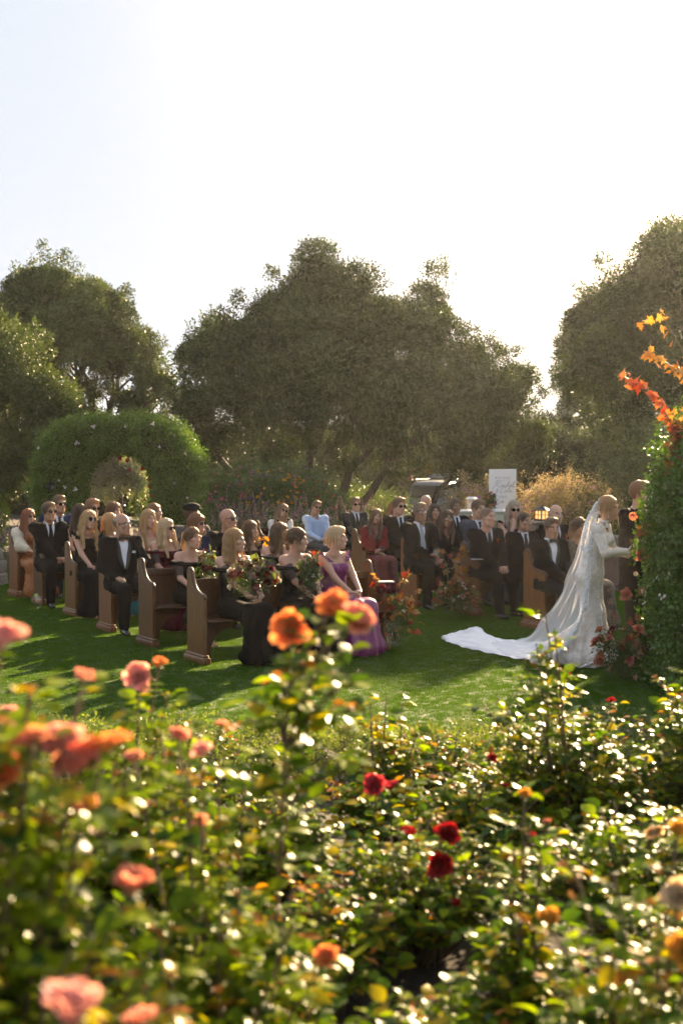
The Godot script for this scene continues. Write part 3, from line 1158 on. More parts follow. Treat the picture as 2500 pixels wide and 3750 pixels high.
func script_word(s: Shape, word: String, at: Vector2, size: float) -> void:
	var L := {
		"R": [[[0.0, -0.9], [-0.5, -0.5], [0.4, 0.4], [1.1, 1.9], [1.3, 2.3]], [[0.2, 1.3], [0.8, 2.3], [1.9, 2.5], [2.2, 1.9], [1.6, 1.2], [0.9, 1.05], [1.6, 0.4], [2.4, 0.0], [2.8, 0.1]], 2.7],
		"C": [[[1.7, 1.5], [2.1, 2.2], [1.5, 2.5], [0.5, 1.6], [0.05, 0.5], [0.3, -0.3], [1.1, -0.2], [1.9, 0.4]], 2.0],
		"a": [[[0.95, 0.8], [0.55, 0.95], [0.1, 0.4], [0.3, 0.0], [0.7, 0.3], [1.0, 0.95], [0.85, 0.15], [1.25, 0.12]], 1.3],
		"c": [[[0.8, 0.8], [0.5, 0.95], [0.1, 0.4], [0.4, 0.0], [0.95, 0.2]], 1.0],
		"h": [[[0.0, 0.1], [0.7, 1.7], [0.9, 2.2], [0.6, 1.9], [0.1, 0.0], [0.5, 0.8], [0.85, 0.75], [0.75, 0.1], [1.15, 0.12]], 1.2],
		"e": [[[0.05, 0.3], [0.65, 0.55], [0.7, 0.9], [0.4, 0.95], [0.1, 0.4], [0.4, 0.0], [0.95, 0.2]], 1.0],
		"l": [[[0.0, 0.1], [0.75, 1.6], [1.0, 2.4], [0.65, 2.0], [0.25, 0.3], [0.5, 0.0], [0.95, 0.25]], 1.0],
		"o": [[[0.55, 0.9], [0.1, 0.45], [0.3, 0.0], [0.8, 0.4], [0.6, 0.9], [1.0, 0.8]], 1.05],
		"&": [[[1.2, 0.0], [0.4, 1.2], [0.6, 1.6], [0.9, 1.3], [0.2, 0.5], [0.3, 0.0], [0.8, 0.1], [1.2, 0.7]], 1.5], " ": [0.6]}
	var x := at.x
	for ch in word:
		var g: Array = L[ch]
		for i in g.size() - 1:
			var pts := []
			for p in g[i]: pts.append(Vector2(x + (p[0] + p[1] * 0.22) * size, at.y + p[1] * size))
			var path := []
			var rad := []
			for q in curve_through(pts, 4):
				path.append(Vector3(q.x, q.y, 0.001))
				rad.append(0.0034)
			s.tube(path, rad, 4)
		x += g[-1] * size


func lettering(text: String, size: float, serif := true) -> TextMesh:
	var m := TextMesh.new()
	var f := SystemFont.new()
	f.font_names = PackedStringArray(["Droid Serif" if serif else "Droid Sans"])
	m.font = f
	m.text = text
	m.font_size = 64
	m.pixel_size = size / 46.0
	m.depth = 0.002
	return m


func spaced(text: String) -> String:
	var out := ""
	for ch in text: out += ch + " "
	return out.strip_edges()


func build_props() -> void:
	# welcome sign on an easel, behind the white table
	var sg := thing("welcome_sign", "white welcome sign with grey lettering, propped behind the white table", "sign", Vector3(3.585, 0.82, -31.7), 0.05)
	var b := Shape.new()
	b.slab(Vector3(-0.305, 0, -0.006), Vector3(0.305, 0.9, 0.006), 0.003)
	part("board", b.mesh(), mats["sign_white"], sg)
	var put := func(text: String, y: float, h: float) -> void:
		part("lettering", lettering(text, h), mats["grey_print"], sg, Transform3D(Basis.IDENTITY, Vector3(0, y, 0.0075)))
	put.call(spaced("WELCOME"), 0.705, 0.036)
	put.call(spaced("to the wedding of"), 0.655, 0.016)
	put.call("11.08.25", 0.285, 0.034)
	var sc := Shape.new()
	script_word(sc, "Rachel", Vector2(-0.20, 0.50), 0.056)
	part("lettering", sc.mesh(), mats["grey_print"], sg, Transform3D(Basis.IDENTITY, Vector3(0, 0, 0.007)))
	sc = Shape.new()
	script_word(sc, "& Cole", Vector2(-0.16, 0.385), 0.050)
	part("lettering", sc.mesh(), mats["grey_print"], sg, Transform3D(Basis.IDENTITY, Vector3(0, 0, 0.007)))
	sc = Shape.new()
	for k in 3:
		var o := Vector3(-0.02 + 0.02 * k, 0.16, 0.001)
		for a in 4:
			sc.tube([o, o + Vector3(cos(a * 0.9 + k), sin(a * 0.9 + k * 0.5), 0) * 0.035], [0.003, 0.0015], 4)
	part("printed_sprig", sc.mesh(), mats["grey_print"], sg, Transform3D(Basis.IDENTITY, Vector3(0, 0, 0.007)))
	var es := thing("easel", "white wooden easel legs under the welcome sign", "easel", Vector3(3.585, -0.02, -31.78))
	for s in [[-0.25, 0.05, -0.08, 1.45, 0.02], [0.25, 0.05, 0.08, 1.45, 0.02], [0.0, -0.5, 0.0, 1.4, -0.05]]:
		var l := Shape.new()
		l.tube([Vector3(s[0] * 1.25, 0.0, s[1]), Vector3(s[2], s[3], s[4] - 0.03)], [0.016, 0.014], 6)
		part("leg", l.mesh(), mats["white_paint"], es)
	var lg := Shape.new()
	lg.slab(Vector3(-0.3, 0.80, -0.02), Vector3(0.3, 0.83, 0.12), 0.005)
	part("ledge", lg.mesh(), mats["white_paint"], es)
	# table with a glass box
	var tb := thing("gift_table", "pale green and white table carrying a glass card box", "table", Vector3(3.02, 0.0, -30.9), 0.08)
	var table_green := plain("table_green", Color(0.42, 0.47, 0.38), 0.6)
	b = Shape.new()
	b.slab(Vector3(-0.62, 0.80, -0.34), Vector3(0.62, 0.845, 0.34), 0.008)
	part("tabletop", b.mesh(), mats["white_paint"], tb)
	b = Shape.new()
	for z in [-0.29, 0.29]: b.slab(Vector3(-0.54, 0.62, z - 0.012), Vector3(0.54, 0.80, z + 0.012), 0.004)
	for x in [-0.55, 0.55]: b.slab(Vector3(x - 0.012, 0.62, -0.28), Vector3(x + 0.012, 0.80, 0.28), 0.004)
	part("apron", b.mesh(), table_green, tb)
	for x in [-0.56, 0.56]:
		for z in [-0.29, 0.29]:
			b = Shape.new()
			b.slab(Vector3(x - 0.04, 0.0, z - 0.04), Vector3(x + 0.04, 0.80, z + 0.04), 0.006)
			part("leg", b.mesh(), table_green, tb)
	var cb := thing("card_box", "clear glass card box with a gilt frame and white lid on the table", "box", Vector3(2.83, 0.847, -30.85), 0.1)
	for c in [[-1, -1], [1, -1], [1, 1], [-1, 1]]:
		b = Shape.new()
		b.tube([Vector3(c[0] * 0.135, 0, c[1] * 0.1), Vector3(c[0] * 0.135, 0.24, c[1] * 0.1)], [0.006, 0.006], 5)
		part("frame_post", b.mesh(), plain("gold", Color(0.55, 0.36, 0.12), 0.3, {"metallic": 1.0}), cb)
	for k in 4:
		b = Shape.new()
		if k < 2: b.slab(Vector3(-0.13, 0, (k * 2 - 1) * 0.1 - 0.002), Vector3(0.13, 0.24, (k * 2 - 1) * 0.1 + 0.002), 0.0008)
		else: b.slab(Vector3((k * 2 - 5) * 0.135 - 0.002, 0, -0.095), Vector3((k * 2 - 5) * 0.135 + 0.002, 0.24, 0.095), 0.0008)
		part("pane", b.mesh(), mats["glass"], cb)
	b = Shape.new()
	b.lathe([Vector2(0.001, 0.285), Vector2(0.15, 0.275), Vector2(0.24, 0.242), Vector2(0.235, 0.236), Vector2(0.001, 0.236)], 4, Transform3D(Basis(Vector3.UP, PI / 4) * Basis.from_scale(Vector3(0.85, 1, 0.72)), Vector3.ZERO))
	part("lid", b.mesh(), mats["white_paint"], cb)
	# lantern on a stone pier
	var pier := thing("stone_pier", "short stacked stone pier carrying the lit lantern", "pier", Vector3(3.80, 0, -27.0), 0.2)
	for r in 5:
		for k in 2:
			b = Shape.new()
			var sp := rf(-0.05, 0.05)
			b.slab(Vector3(-0.26 if k == 0 else sp + 0.006, r * 0.15 + 0.004, -0.24 + rf(-0.02, 0.02)), Vector3(sp - 0.006 if k == 0 else 0.26, r * 0.15 + 0.146, 0.24 + rf(-0.02, 0.03)), 0.02)
			part("stone", b.mesh(), mats["stone"], pier)
	b = Shape.new()
	b.slab(Vector3(-0.31, 0.75, -0.29), Vector3(0.31, 0.80, 0.29), 0.012)
	part("capstone", b.mesh(), mats["stone"], pier)
	var la := thing("garden_lantern", "dark iron lantern with glowing amber panes on the stone pier", "lantern", Vector3(3.80, 0.80, -27.0), 0.62)
	b = Shape.new()
	b.slab(Vector3(-0.11, 0, -0.11), Vector3(0.11, 0.035, 0.11), 0.006)
	part("base", b.mesh(), mats["iron"], la)
	for k in 4:
		var tr := Transform3D(Basis(Vector3.UP, k * PI / 2), Vector3.ZERO)
		b = Shape.new()
		b.slab(Vector3(-0.082, 0.04, 0.086), Vector3(0.082, 0.185, 0.090), 0.001)
		part("pane", b.mesh(), mats["glow"], la, tr)
		b = Shape.new()
		b.slab(Vector3(-0.102, 0.035, 0.078), Vector3(-0.080, 0.19, 0.100), 0.003)
		b.slab(Vector3(-0.006, 0.036, 0.088), Vector3(0.006, 0.189, 0.098), 0.002)
		b.slab(Vector3(-0.08, 0.106, 0.0885), Vector3(0.08, 0.117, 0.0965), 0.002)
		part("bars", b.mesh(), mats["iron"], la, tr)
	b = Shape.new()
	b.lathe([Vector2(0.005, 0.30), Vector2(0.03, 0.285), Vector2(0.17, 0.20), Vector2(0.17, 0.187), Vector2(0.005, 0.187)], 4, Transform3D(Basis(Vector3.UP, PI / 4), Vector3.ZERO))
	part("lantern_roof", b.mesh(), mats["iron"], la)
	var lamp := OmniLight3D.new()
	lamp.name = "lantern_light"
	lamp.position = Vector3(3.80, 0.91, -27.0)
	lamp.light_energy = 0.03
	lamp.light_color = Color(1.0, 0.72, 0.4)
	lamp.light_size = 0.05
	lamp.omni_range = 12.0
	lamp.omni_attenuation = 2.0
	lamp.shadow_enabled = true
	add_child(lamp)
	# low dry stone wall along the far edge of the lawn
	var wall := thing("stone_wall", "low dry stone wall along the far edge of the lawn", "wall", Vector3(0, 0, -25.9))
	var variants := []
	for k in 5:
		b = Shape.new()
		b.slab(Vector3(-0.5, -0.5, -0.5), Vector3(0.5, 0.5, 0.5), 0.12)
		for i in b.v.size(): b.v[i] += b.v[i] * 0.12 * noise.get_noise_3d(b.v[i].x * 2.0 + k * 5.0, b.v[i].y * 2.0, b.v[i].z * 2.0)
		variants.append(b.mesh())
	for side in [[-5.1, 5.2], [-9.2, -5.6]]:
		for row in 3:
			var x: float = side[0]
			while x < side[1]:
				var w := rf(0.28, 0.55)
				part("stone", variants[rng.randi() % 5], mats["stone"], wall, Transform3D(Basis(Vector3.UP, rf(-0.1, 0.1)) * Basis.from_scale(Vector3(w, 0.21, rf(0.34, 0.42))), Vector3(x + w * 0.5, 0.09 + row * 0.195, rf(-0.03, 0.03) + (3.4 if side[0] < -6 else 0.0))))
				x += w + 0.008
	# cars
	var car := make_car()
	car.position = Vector3(3.75, -0.6, -51.8)
	car.rotation.y = PI - 0.36
	tag(car, "grey estate car parked beneath the oak, seen from behind", "car", "parked cars")
	var second: Node3D = car.duplicate()
	second.name = numbered("parked_car")
	add_child(second)
	second.position = Vector3(5.0, -0.6, -58.0)
	second.rotation.y = PI - 0.6
	second.scale = Vector3(1, 1.1, 1)
	tag(second, "second car with roof bars, mostly hidden behind the grey one", "car", "parked cars")
	# drink on the lawn
	var dr := thing("cocktail_glass", "stemmed glass with orange drink and lime slice standing on the lawn", "glass", Vector3(-4.06, 0.012, -19.0))
	b = Shape.new()
	b.lathe([Vector2(0.034, 0.0), Vector2(0.034, 0.003), Vector2(0.005, 0.008), Vector2(0.004, 0.055), Vector2(0.030, 0.07), Vector2(0.042, 0.10), Vector2(0.040, 0.165), Vector2(0.0375, 0.165), Vector2(0.039, 0.10), Vector2(0.028, 0.074), Vector2(0.001, 0.066)], 16)
	part("bowl", b.mesh(), mats["glass"], dr)
	b = Shape.new()
	b.lathe([Vector2(0.001, 0.070), Vector2(0.026, 0.076), Vector2(0.0365, 0.10), Vector2(0.036, 0.125), Vector2(0.001, 0.125)], 16)
	part("drink", b.mesh(), plain("orange_drink", Color(0.55, 0.20, 0.03), 0.2), dr)
	b = Shape.new()
	b.lathe([Vector2(0.001, -0.003), Vector2(0.026, -0.003), Vector2(0.026, 0.003), Vector2(0.001, 0.003)], 12, Transform3D(Basis(Vector3.RIGHT, 1.3), Vector3(-0.03, 0.175, 0)))
	part("lime_slice", b.mesh(), plain("lime", Color(0.30, 0.42, 0.10), 0.5), dr)
	# programmes left on the pews
	for pr in [["E", 2.12, 0.33, 0.725, "white printed programme on the arm of the front left pew"], ["H", 0.03, 0.35, 0.73, "white folded programme on the arm of the leaf-dressed pew"]]:
		b = Shape.new()
		for k in 2: b.slab(Vector3(-0.06, 0.006 * k, -0.09), Vector3(0.06, 0.006 * k + 0.003, 0.09), 0.0008, Transform3D(Basis(Vector3.UP, 0.12 * k), Vector3.ZERO))
		tag(part("programme", b.mesh(), mats["sign_white"], self, Transform3D(Basis(Vector3.UP, ROW_TURN + 1.2), pew_spot(pr[0], pr[1], pr[2]) + Vector3(0, pr[3], 0))), pr[4], "booklet", "wedding programmes")
	# silver clutch on pew F
	b = Shape.new()
	b.slab(Vector3(-0.10, 0, -0.03), Vector3(0.10, 0.13, 0.03), 0.018)
	for i in b.v.size(): b.v[i] += Vector3(1, 1, 1) * 0.008 * noise.get_noise_3d(b.v[i].x * 30.0, b.v[i].y * 30.0, b.v[i].z * 30.0)
	tag(part("clutch_bag", b.mesh(), plain("silver_cloth", Color(0.42, 0.40, 0.38), 0.3, {"metallic": 0.8}), self, Transform3D(Basis(Vector3.UP, 0.9), pew_spot("F", 0.10, 0.34) + Vector3(0, 0.455, 0))), "crinkled silver clutch bag on the pew beside the red lace dress", "bag")
	# candle lanterns on the lawn beside the aisle
	for cl in [[pew_spot("F", -0.02, 0.62), "clear glass candle lantern on the lawn by the pew of the woman in red lace"], [pew_spot("E", 2.34, 0.1), "clear glass candle lantern half hidden by the orange arrangement at the front left pew"]]:
		var cn := thing("candle_lantern", cl[1], "lantern", cl[0], 0.4, "glass candle lanterns along the aisle")
		b = Shape.new()
		b.lathe([Vector2(0.07, 0.0), Vector2(0.07, 0.02), Vector2(0.066, 0.022), Vector2(0.066, 0.26), Vector2(0.063, 0.26), Vector2(0.063, 0.024), Vector2(0.001, 0.024)], 18)
		part("glass_cylinder", b.mesh(), mats["glass"], cn)
		b = Shape.new()
		b.lathe([Vector2(0.001, 0.13), Vector2(0.034, 0.13), Vector2(0.035, 0.025), Vector2(0.001, 0.025)], 14)
		part("candle", b.mesh(), plain("wax", Color(0.62, 0.58, 0.48), 0.5), cn)
	# small black spotlight on the arch
	var sp := thing("spotlight", "small black spotlight fixed to the left leg of the leafy arch", "spotlight", Vector3(-5.22, 1.47, -25.45), 0.5)
	b = Shape.new()
	b.lathe([Vector2(0.001, -0.09), Vector2(0.05, -0.09), Vector2(0.06, -0.02), Vector2(0.075, 0.07), Vector2(0.068, 0.07), Vector2(0.001, 0.03)], 14, Transform3D(Basis(Vector3.RIGHT, 1.2), Vector3.ZERO))
	part("lamp_head", b.mesh(), mats["black"], sp)
	b = Shape.new()
	b.tube([Vector3(0, 0, -0.02), Vector3(0, -0.1, -0.06), Vector3(0, -0.14, -0.14)], [0.012, 0.012, 0.012], 6)
	part("bracket", b.mesh(), mats["black"], sp)


func make_car() -> Node3D:
	var t := thing("parked_car", "", "")
	var paint := mat("car_paint", lin(0.04, 0.05, 0.062), 0.35, {"metallic": 0.2, "clearcoat_enabled": true, "clearcoat": 0.5, "clearcoat_roughness": 0.1})
	var dark := mat("car_glass", lin(0.012, 0.014, 0.017), 0.2, {"metallic_specular": 0.2})
	# sections along the length (z from tail to nose): [z, half width, sill, belt, belt half width]
	var s := Shape.new()
	var rows := [[-2.25, 0.80, 0.42, 0.92], [-2.2, 0.90, 0.30, 1.02], [-1.6, 0.93, 0.26, 1.04], [0.0, 0.94, 0.26, 1.0], [1.2, 0.93, 0.26, 0.96], [1.9, 0.88, 0.28, 0.86], [2.25, 0.74, 0.36, 0.70]]
	var pts := []
	for r in rows:
		for q in [[-0.86, r[2]], [-1.0, r[2] + 0.14], [-1.0, r[3] - 0.24], [-0.95, r[3] - 0.04], [-0.86, r[3]], [0.0, r[3] + 0.015], [0.86, r[3]], [0.95, r[3] - 0.04], [1.0, r[3] - 0.24], [1.0, r[2] + 0.14], [0.86, r[2]], [0.0, r[2] - 0.02], [-0.86, r[2]]]:
			pts.append(Vector3(q[0] * r[1], q[1], r[0]))
	s.sheet(pts, 13, rows.size())
	for e in [0, rows.size() - 1]:
		var c := s.add(Vector3(0, (rows[e][2] + rows[e][3]) * 0.5, rows[e][0] * 1.01))
		for i in 12:
			var a: int = e * 13 + i
			if e == 0: s.tri(c, a + 1, a)
			else: s.tri(c, a, a + 1)
	part("body", s.mesh(), paint, t)
	# the cabin and its roof
	s = Shape.new()
	pts = []
	for r in [[-2.12, 0.76, 1.0, 0.80], [-1.82, 0.66, 1.60, 0.70], [-1.4, 0.68, 1.66, 0.72], [-0.3, 0.68, 1.67, 0.72], [0.35, 0.66, 1.60, 0.70], [1.1, 0.76, 0.98, 0.82]]:
		for q in [[-1.12, 0.98], [-1.0, lerpf(0.98, r[2], 0.86)], [-0.9, r[2] - 0.02], [0.0, r[2] + 0.01], [0.9, r[2] - 0.02], [1.0, lerpf(0.98, r[2], 0.86)], [1.12, 0.98]]:
			pts.append(Vector3(q[0] * r[1] * (1.0 if q[1] > 1.0 else 1.0), q[1], r[0]))
	s.sheet(pts, 7, 6)
	part("cabin", s.mesh(), paint, t)
	s = Shape.new()
	s.plate(PackedVector2Array([Vector2(-0.66, 0.0), Vector2(0.66, 0.0), Vector2(0.60, 0.46), Vector2(-0.60, 0.46)]), -0.004, 0.02, Transform3D(Basis(Vector3.UP, PI) * Basis(Vector3.RIGHT, -0.46), Vector3(0, 1.09, -2.10)))
	part("rear_window", s.mesh(), dark, t)
	for g in [-1.0, 1.0]:
		for w in [[-1.75, -1.15], [-1.08, -0.2], [-0.12, 0.75]]:
			s = Shape.new()
			s.sheet([Vector3(g * 0.835, 1.06, w[0]), Vector3(g * 0.835, 1.06, w[1]), Vector3(g * 0.715, 1.50, maxf(w[0], -1.55)), Vector3(g * 0.715, 1.50, minf(w[1], 0.30))], 2, 2)
			part("side_window", s.mesh(), dark, t)
		s = Shape.new()
		s.slab(Vector3(g * 0.80 - 0.07, 1.0, -2.17), Vector3(g * 0.80 + 0.07, 1.12, -1.98), 0.02)
		s.slab(Vector3(g * 0.715 - 0.03, 1.1, -2.13), Vector3(g * 0.715 + 0.03, 1.52, -1.92), 0.02, Transform3D(Basis(Vector3.RIGHT, 0.3), Vector3(0, 0.6, 0.05)) * Transform3D(Basis.IDENTITY, Vector3(0, -0.6, 0)))
		part("tail_light", s.mesh(), plain("red_lens", Color(0.25, 0.012, 0.01), 0.2), t)
		s = Shape.new()
		s.slab(Vector3(g * 0.62 - 0.02, 1.69, -1.6), Vector3(g * 0.62 + 0.02, 1.72, 0.1), 0.006)
		part("roof_bar", s.mesh(), mats["black"], t)
		for z in [-1.42, 1.40]:
			s = Shape.new()
			s.lathe([Vector2(0.12, 0.11), Vector2(0.30, 0.11), Vector2(0.34, 0.07), Vector2(0.34, -0.07), Vector2(0.30, -0.11), Vector2(0.12, -0.11)], 20, Transform3D(Basis(Vector3.BACK, PI / 2), Vector3(g * 0.83, 0.34, z)))
			var wh := part("wheel", s.mesh(), mats["black"], t)
			s = Shape.new()
			s.lathe([Vector2(0.001, 0.095), Vector2(0.21, 0.10), Vector2(0.22, 0.05), Vector2(0.001, 0.05)], 10, Transform3D(Basis(Vector3.BACK, -g * PI / 2), Vector3(g * 0.85, 0.34, z)))
			part("rim", s.mesh(), plain("alloy", Color(0.4, 0.4, 0.42), 0.35, {"metallic": 0.8}), wh)
	s = Shape.new()
	s.slab(Vector3(-0.26, 0.78, -2.285), Vector3(0.26, 0.91, -2.27), 0.003)
	part("number_plate", s.mesh(), plain("plate", Color(0.5, 0.48, 0.42), 0.5), t)
	s = Shape.new()
	s.slab(Vector3(-0.86, 0.34, -2.33), Vector3(0.86, 0.56, -2.1), 0.05)
	part("rear_bumper", s.mesh(), mats["black"], t)
	return t


# ---------------------------------------------------------------- people

const rdir_fixed := Vector3(0.6, 0.5, -0.62)


func hand_shape(curl: float, spread: float) -> Shape:
	# a left hand: fingers along +y, palm towards +z, thumb at -x
	var key := "hand%.2f_%.2f" % [curl, spread]
	if cache.has(key): return cache[key]
	var fd := Field.new(Vector3(-0.085, -0.05, -0.035), Vector3(0.06, 0.2, 0.1), 0.0056)
	var k := 0.008
	fd.cap(Vector3(0, -0.04, 0), Vector3(0, 0.0, 0), 0.026, 0.025, 0.015, 1.35)
	var xs := [-0.029, -0.0095, 0.0100, 0.0285]
	var ls := [0.070, 0.079, 0.073, 0.056]
	var ys := [0.083, 0.088, 0.084, 0.076]
	for i in 4:
		fd.cap(Vector3(xs[i] * 0.55, 0.0, 0), Vector3(xs[i], ys[i], 0), 0.014, 0.0108, 0.014)
	for i in 4:
		var p := Vector3(xs[i], ys[i], 0.0)
		var bend := curl * (0.75 + 0.1 * i)
		var side: float = (i - 1.5) * spread
		for b in 3:
			var l: float = ls[i] * [0.46, 0.30, 0.24][b]
			var q := p + Vector3(sin(side) * l, cos(bend) * l * cos(side), sin(bend) * l)
			fd.cap(p, q, 0.0086 - 0.0009 * b, 0.0080 - 0.0009 * b, 0.003)
			p = q
			bend += curl * 0.8
	fd.cap(Vector3(-0.014, 0.012, 0.004), Vector3(-0.042, 0.045, 0.016), 0.015, 0.0115, 0.012)
	fd.cap(Vector3(-0.042, 0.045, 0.016), Vector3(-0.050, 0.078, 0.030), 0.0105, 0.009, 0.004)
	fd.cap(Vector3(-0.050, 0.078, 0.030), Vector3(-0.044, 0.100, 0.044), 0.009, 0.0072, 0.004)
	cache[key] = fd.shape()
	return cache[key]


func head_shape(fem: bool) -> Shape:
	var key := "head%s" % fem
	if cache.has(key): return cache[key]
	var fd := Field.new(Vector3(-0.1, -0.19, -0.125), Vector3(0.1, 0.145, 0.13), 0.0056)
	var w := 0.93 if fem else 1.0
	fd.ell(Vector3(0, 0.038, -0.014), Vector3(0.075 * w, 0.088, 0.096), 0.02)
	fd.ell(Vector3(0, -0.030, 0.026), Vector3(0.060 * w, 0.080, 0.066), 0.035)
	fd.ell(Vector3(0, -0.066, 0.030), Vector3(0.050 * w, 0.040 if fem else 0.045, 0.054), 0.03)
	fd.cap(Vector3(-0.012, -0.100, 0.066), Vector3(0.012, -0.100, 0.066), 0.017 if fem else 0.021, 0.017 if fem else 0.021, 0.025)
	for s in [-1.0, 1.0]:
		fd.cap(Vector3(s * 0.056 * w, -0.02, -0.005), Vector3(s * 0.040 * w, -0.085, 0.030), 0.012, 0.014, 0.03)   # jaw
		fd.ell(Vector3(s * 0.040 * w, -0.015, 0.060), Vector3(0.023, 0.018, 0.020), 0.02)   # cheekbone
		fd.ell(Vector3(s * 0.030 * w, 0.012, 0.094), Vector3(0.017, 0.011, 0.016), 0.012, true)   # socket
		fd.ell(Vector3(s * 0.030 * w, 0.010, 0.070), Vector3(0.014, 0.0115, 0.0135), 0.005)   # lid
		fd.cap(Vector3(s * 0.012, 0.030, 0.084), Vector3(s * 0.046 * w, 0.034, 0.068), 0.008, 0.007, 0.012)   # brow
		fd.ell(Vector3(s * 0.076 * w, 0.0, -0.010), Vector3(0.009, 0.031, 0.018), 0.008, false, Basis(Vector3.UP, s * 0.35))   # ear
		fd.ell(Vector3(s * 0.0105, -0.033, 0.096), Vector3(0.008, 0.0075, 0.010), 0.006)   # nostril
	fd.cap(Vector3(0, 0.018, 0.086), Vector3(0, -0.026, 0.107), 0.0085, 0.0115, 0.012)   # nose
	fd.cap(Vector3(-0.016, -0.0565, 0.084), Vector3(0.016, -0.0565, 0.084), 0.0075, 0.0075, 0.009)
	fd.cap(Vector3(-0.013, -0.0695, 0.083), Vector3(0.013, -0.0695, 0.083), 0.0085, 0.0085, 0.009)
	fd.cap(Vector3(-0.021, -0.063, 0.088), Vector3(0.021, -0.063, 0.088), 0.0028, 0.0028, 0.004, 1.0, true)
	fd.cap(Vector3(0, -0.05, -0.022), Vector3(0, -0.175, -0.035), 0.050 if fem else 0.058, 0.050 if fem else 0.060, 0.03)
	cache[key] = fd.shape()
	return cache[key]


func face_parts(parent: Node3D, at: Transform3D, fem: bool, brow: Material, smile: float, shades: String, lips := Color(0.30, 0.09, 0.08)) -> void:
	var w := 0.93 if fem else 1.0
	if not cache.has("eyeball"):
		var e := Shape.new()
		e.tint = Color(0.62, 0.6, 0.58)
		e.ball(Vector3.ZERO, Vector3(0.0118, 0.0118, 0.0118), 8, 10)
		e.tint = Color(0.03, 0.022, 0.015)
		e.ball(Vector3(0, 0, 0.0068), Vector3(0.0066, 0.0066, 0.0056), 6, 8)
		e.tint = Color(0.02, 0.014, 0.01)
		e.tube([Vector3(-0.0135, 0.0025, 0.006), Vector3(-0.006, 0.0075, 0.0105), Vector3(0.004, 0.0080, 0.0105), Vector3(0.0135, 0.003, 0.006)], [0.001, 0.0022, 0.0022, 0.001], 5)
		cache["eyeball"] = e.mesh(true)
		var l := Shape.new()
		l.tube([Vector3(-0.0165, 0.002, -0.004), Vector3(-0.009, -0.001, 0.003), Vector3(0, -0.002, 0.005), Vector3(0.009, -0.001, 0.003), Vector3(0.0165, 0.002, -0.004)], [0.0014, 0.0036, 0.0042, 0.0036, 0.0014], 6)
		cache["lip"] = l.mesh()
		l = Shape.new()
		l.tube([Vector3(-0.022, -0.003, -0.004), Vector3(-0.01, 0.004, 0.003), Vector3(0.006, 0.004, 0.001), Vector3(0.020, -0.004, -0.012)], [0.0018, 0.0048, 0.0044, 0.0015], 6)
		cache["brow"] = l.mesh()
	mat("eye", Color.WHITE, 0.15, {"vertex_color_use_as_albedo": true}) if not mats.has("eye") else null
	var lm := plain("lips", lips, 0.45)
	for s in [-1.0, 1.0]:
		part("eye", cache["eyeball"], mats["eye"], parent, at * Transform3D(Basis.IDENTITY, Vector3(s * 0.030 * w, 0.0115, 0.0735)))
		part("eyebrow", cache["brow"], brow, parent, at * Transform3D(Basis.from_scale(Vector3(s, 1, 1)), Vector3(s * 0.031 * w, 0.034, 0.0835)))
	var wide := 1.0 + 0.35 * smile
	part("lip", cache["lip"], lm, parent, at * Transform3D(Basis.from_scale(Vector3(wide, 1.0, 1.0)), Vector3(0, -0.058 - 0.001 * smile, 0.0905)))
	part("lip", cache["lip"], lm, parent, at * Transform3D(Basis.from_scale(Vector3(wide * 0.9, -1.1 - smile, 1.0)), Vector3(0, -0.0685 - 0.004 * smile, 0.0900)))
	if smile > 0.5:
		if not cache.has("teeth"):
			var t := Shape.new()
			t.ball(Vector3.ZERO, Vector3(0.019, 0.0042, 0.006), 5, 10)
			cache["teeth"] = t.mesh()
		part("teeth", cache["teeth"], plain("teeth", Color(0.62, 0.58, 0.52), 0.3), parent, at * Transform3D(Basis.IDENTITY, Vector3(0, -0.0635, 0.0885)))
	if shades != "":
		part("sunglasses" if shades != "clear" else "glasses", eyewear(shades), mats["eyewear"], parent, at * Transform3D(Basis.from_scale(Vector3(w, 1, 1)), Vector3.ZERO))
		if shades == "clear":
			part("lens", eyewear("lens"), mats["glass"], parent, at)


func eyewear(kind: String) -> ArrayMesh:
	if not mats.has("eyewear"): mat("eyewear", lin(0.010, 0.009, 0.009), 0.12)
	if cache.has("eyewear" + kind): return cache["eyewear" + kind]
	var s := Shape.new()
	for g in [-1.0, 1.0]:
		var o := PackedVector2Array()
		for i in 14:
			var a := TAU * i / 14
			var rx := 0.026
			var ry := 0.0195
			if kind == "round": rx = 0.0265; ry = 0.0265
			if kind == "clear" or kind == "lens": rx = 0.023; ry = 0.017
			var e := 0.65 if kind != "round" else 1.0
			o.append(Vector2(signf(cos(a)) * pow(absf(cos(a)), e) * rx, signf(sin(a)) * pow(absf(sin(a)), e) * ry - (0.003 if sin(a) < 0 else 0.0)))
		var t := Transform3D(Basis(Vector3.UP, g * 0.18), Vector3(g * 0.033, 0.010, 0.099))
		if kind == "clear":
			var ring := []
			var rad := []
			for i in 15:
				ring.append(t * Vector3(o[i % 14].x, o[i % 14].y, 0))
				rad.append(0.0022)
			s.tube(ring, rad, 5, false)
		else:
			s.plate(o, -0.001, 0.0018, t)
		if kind != "lens":
			s.tube([Vector3(g * 0.058, 0.018, 0.094), Vector3(g * 0.072, 0.017, 0.06), Vector3(g * 0.082, 0.014, -0.005)], [0.0035, 0.0028, 0.002], 5)
	if kind != "lens":
		s.tube([Vector3(-0.009, 0.014, 0.104), Vector3(0.009, 0.014, 0.104)], [0.0025, 0.0025], 5)
	cache["eyewear" + kind] = s.mesh()
	return cache["eyewear" + kind]


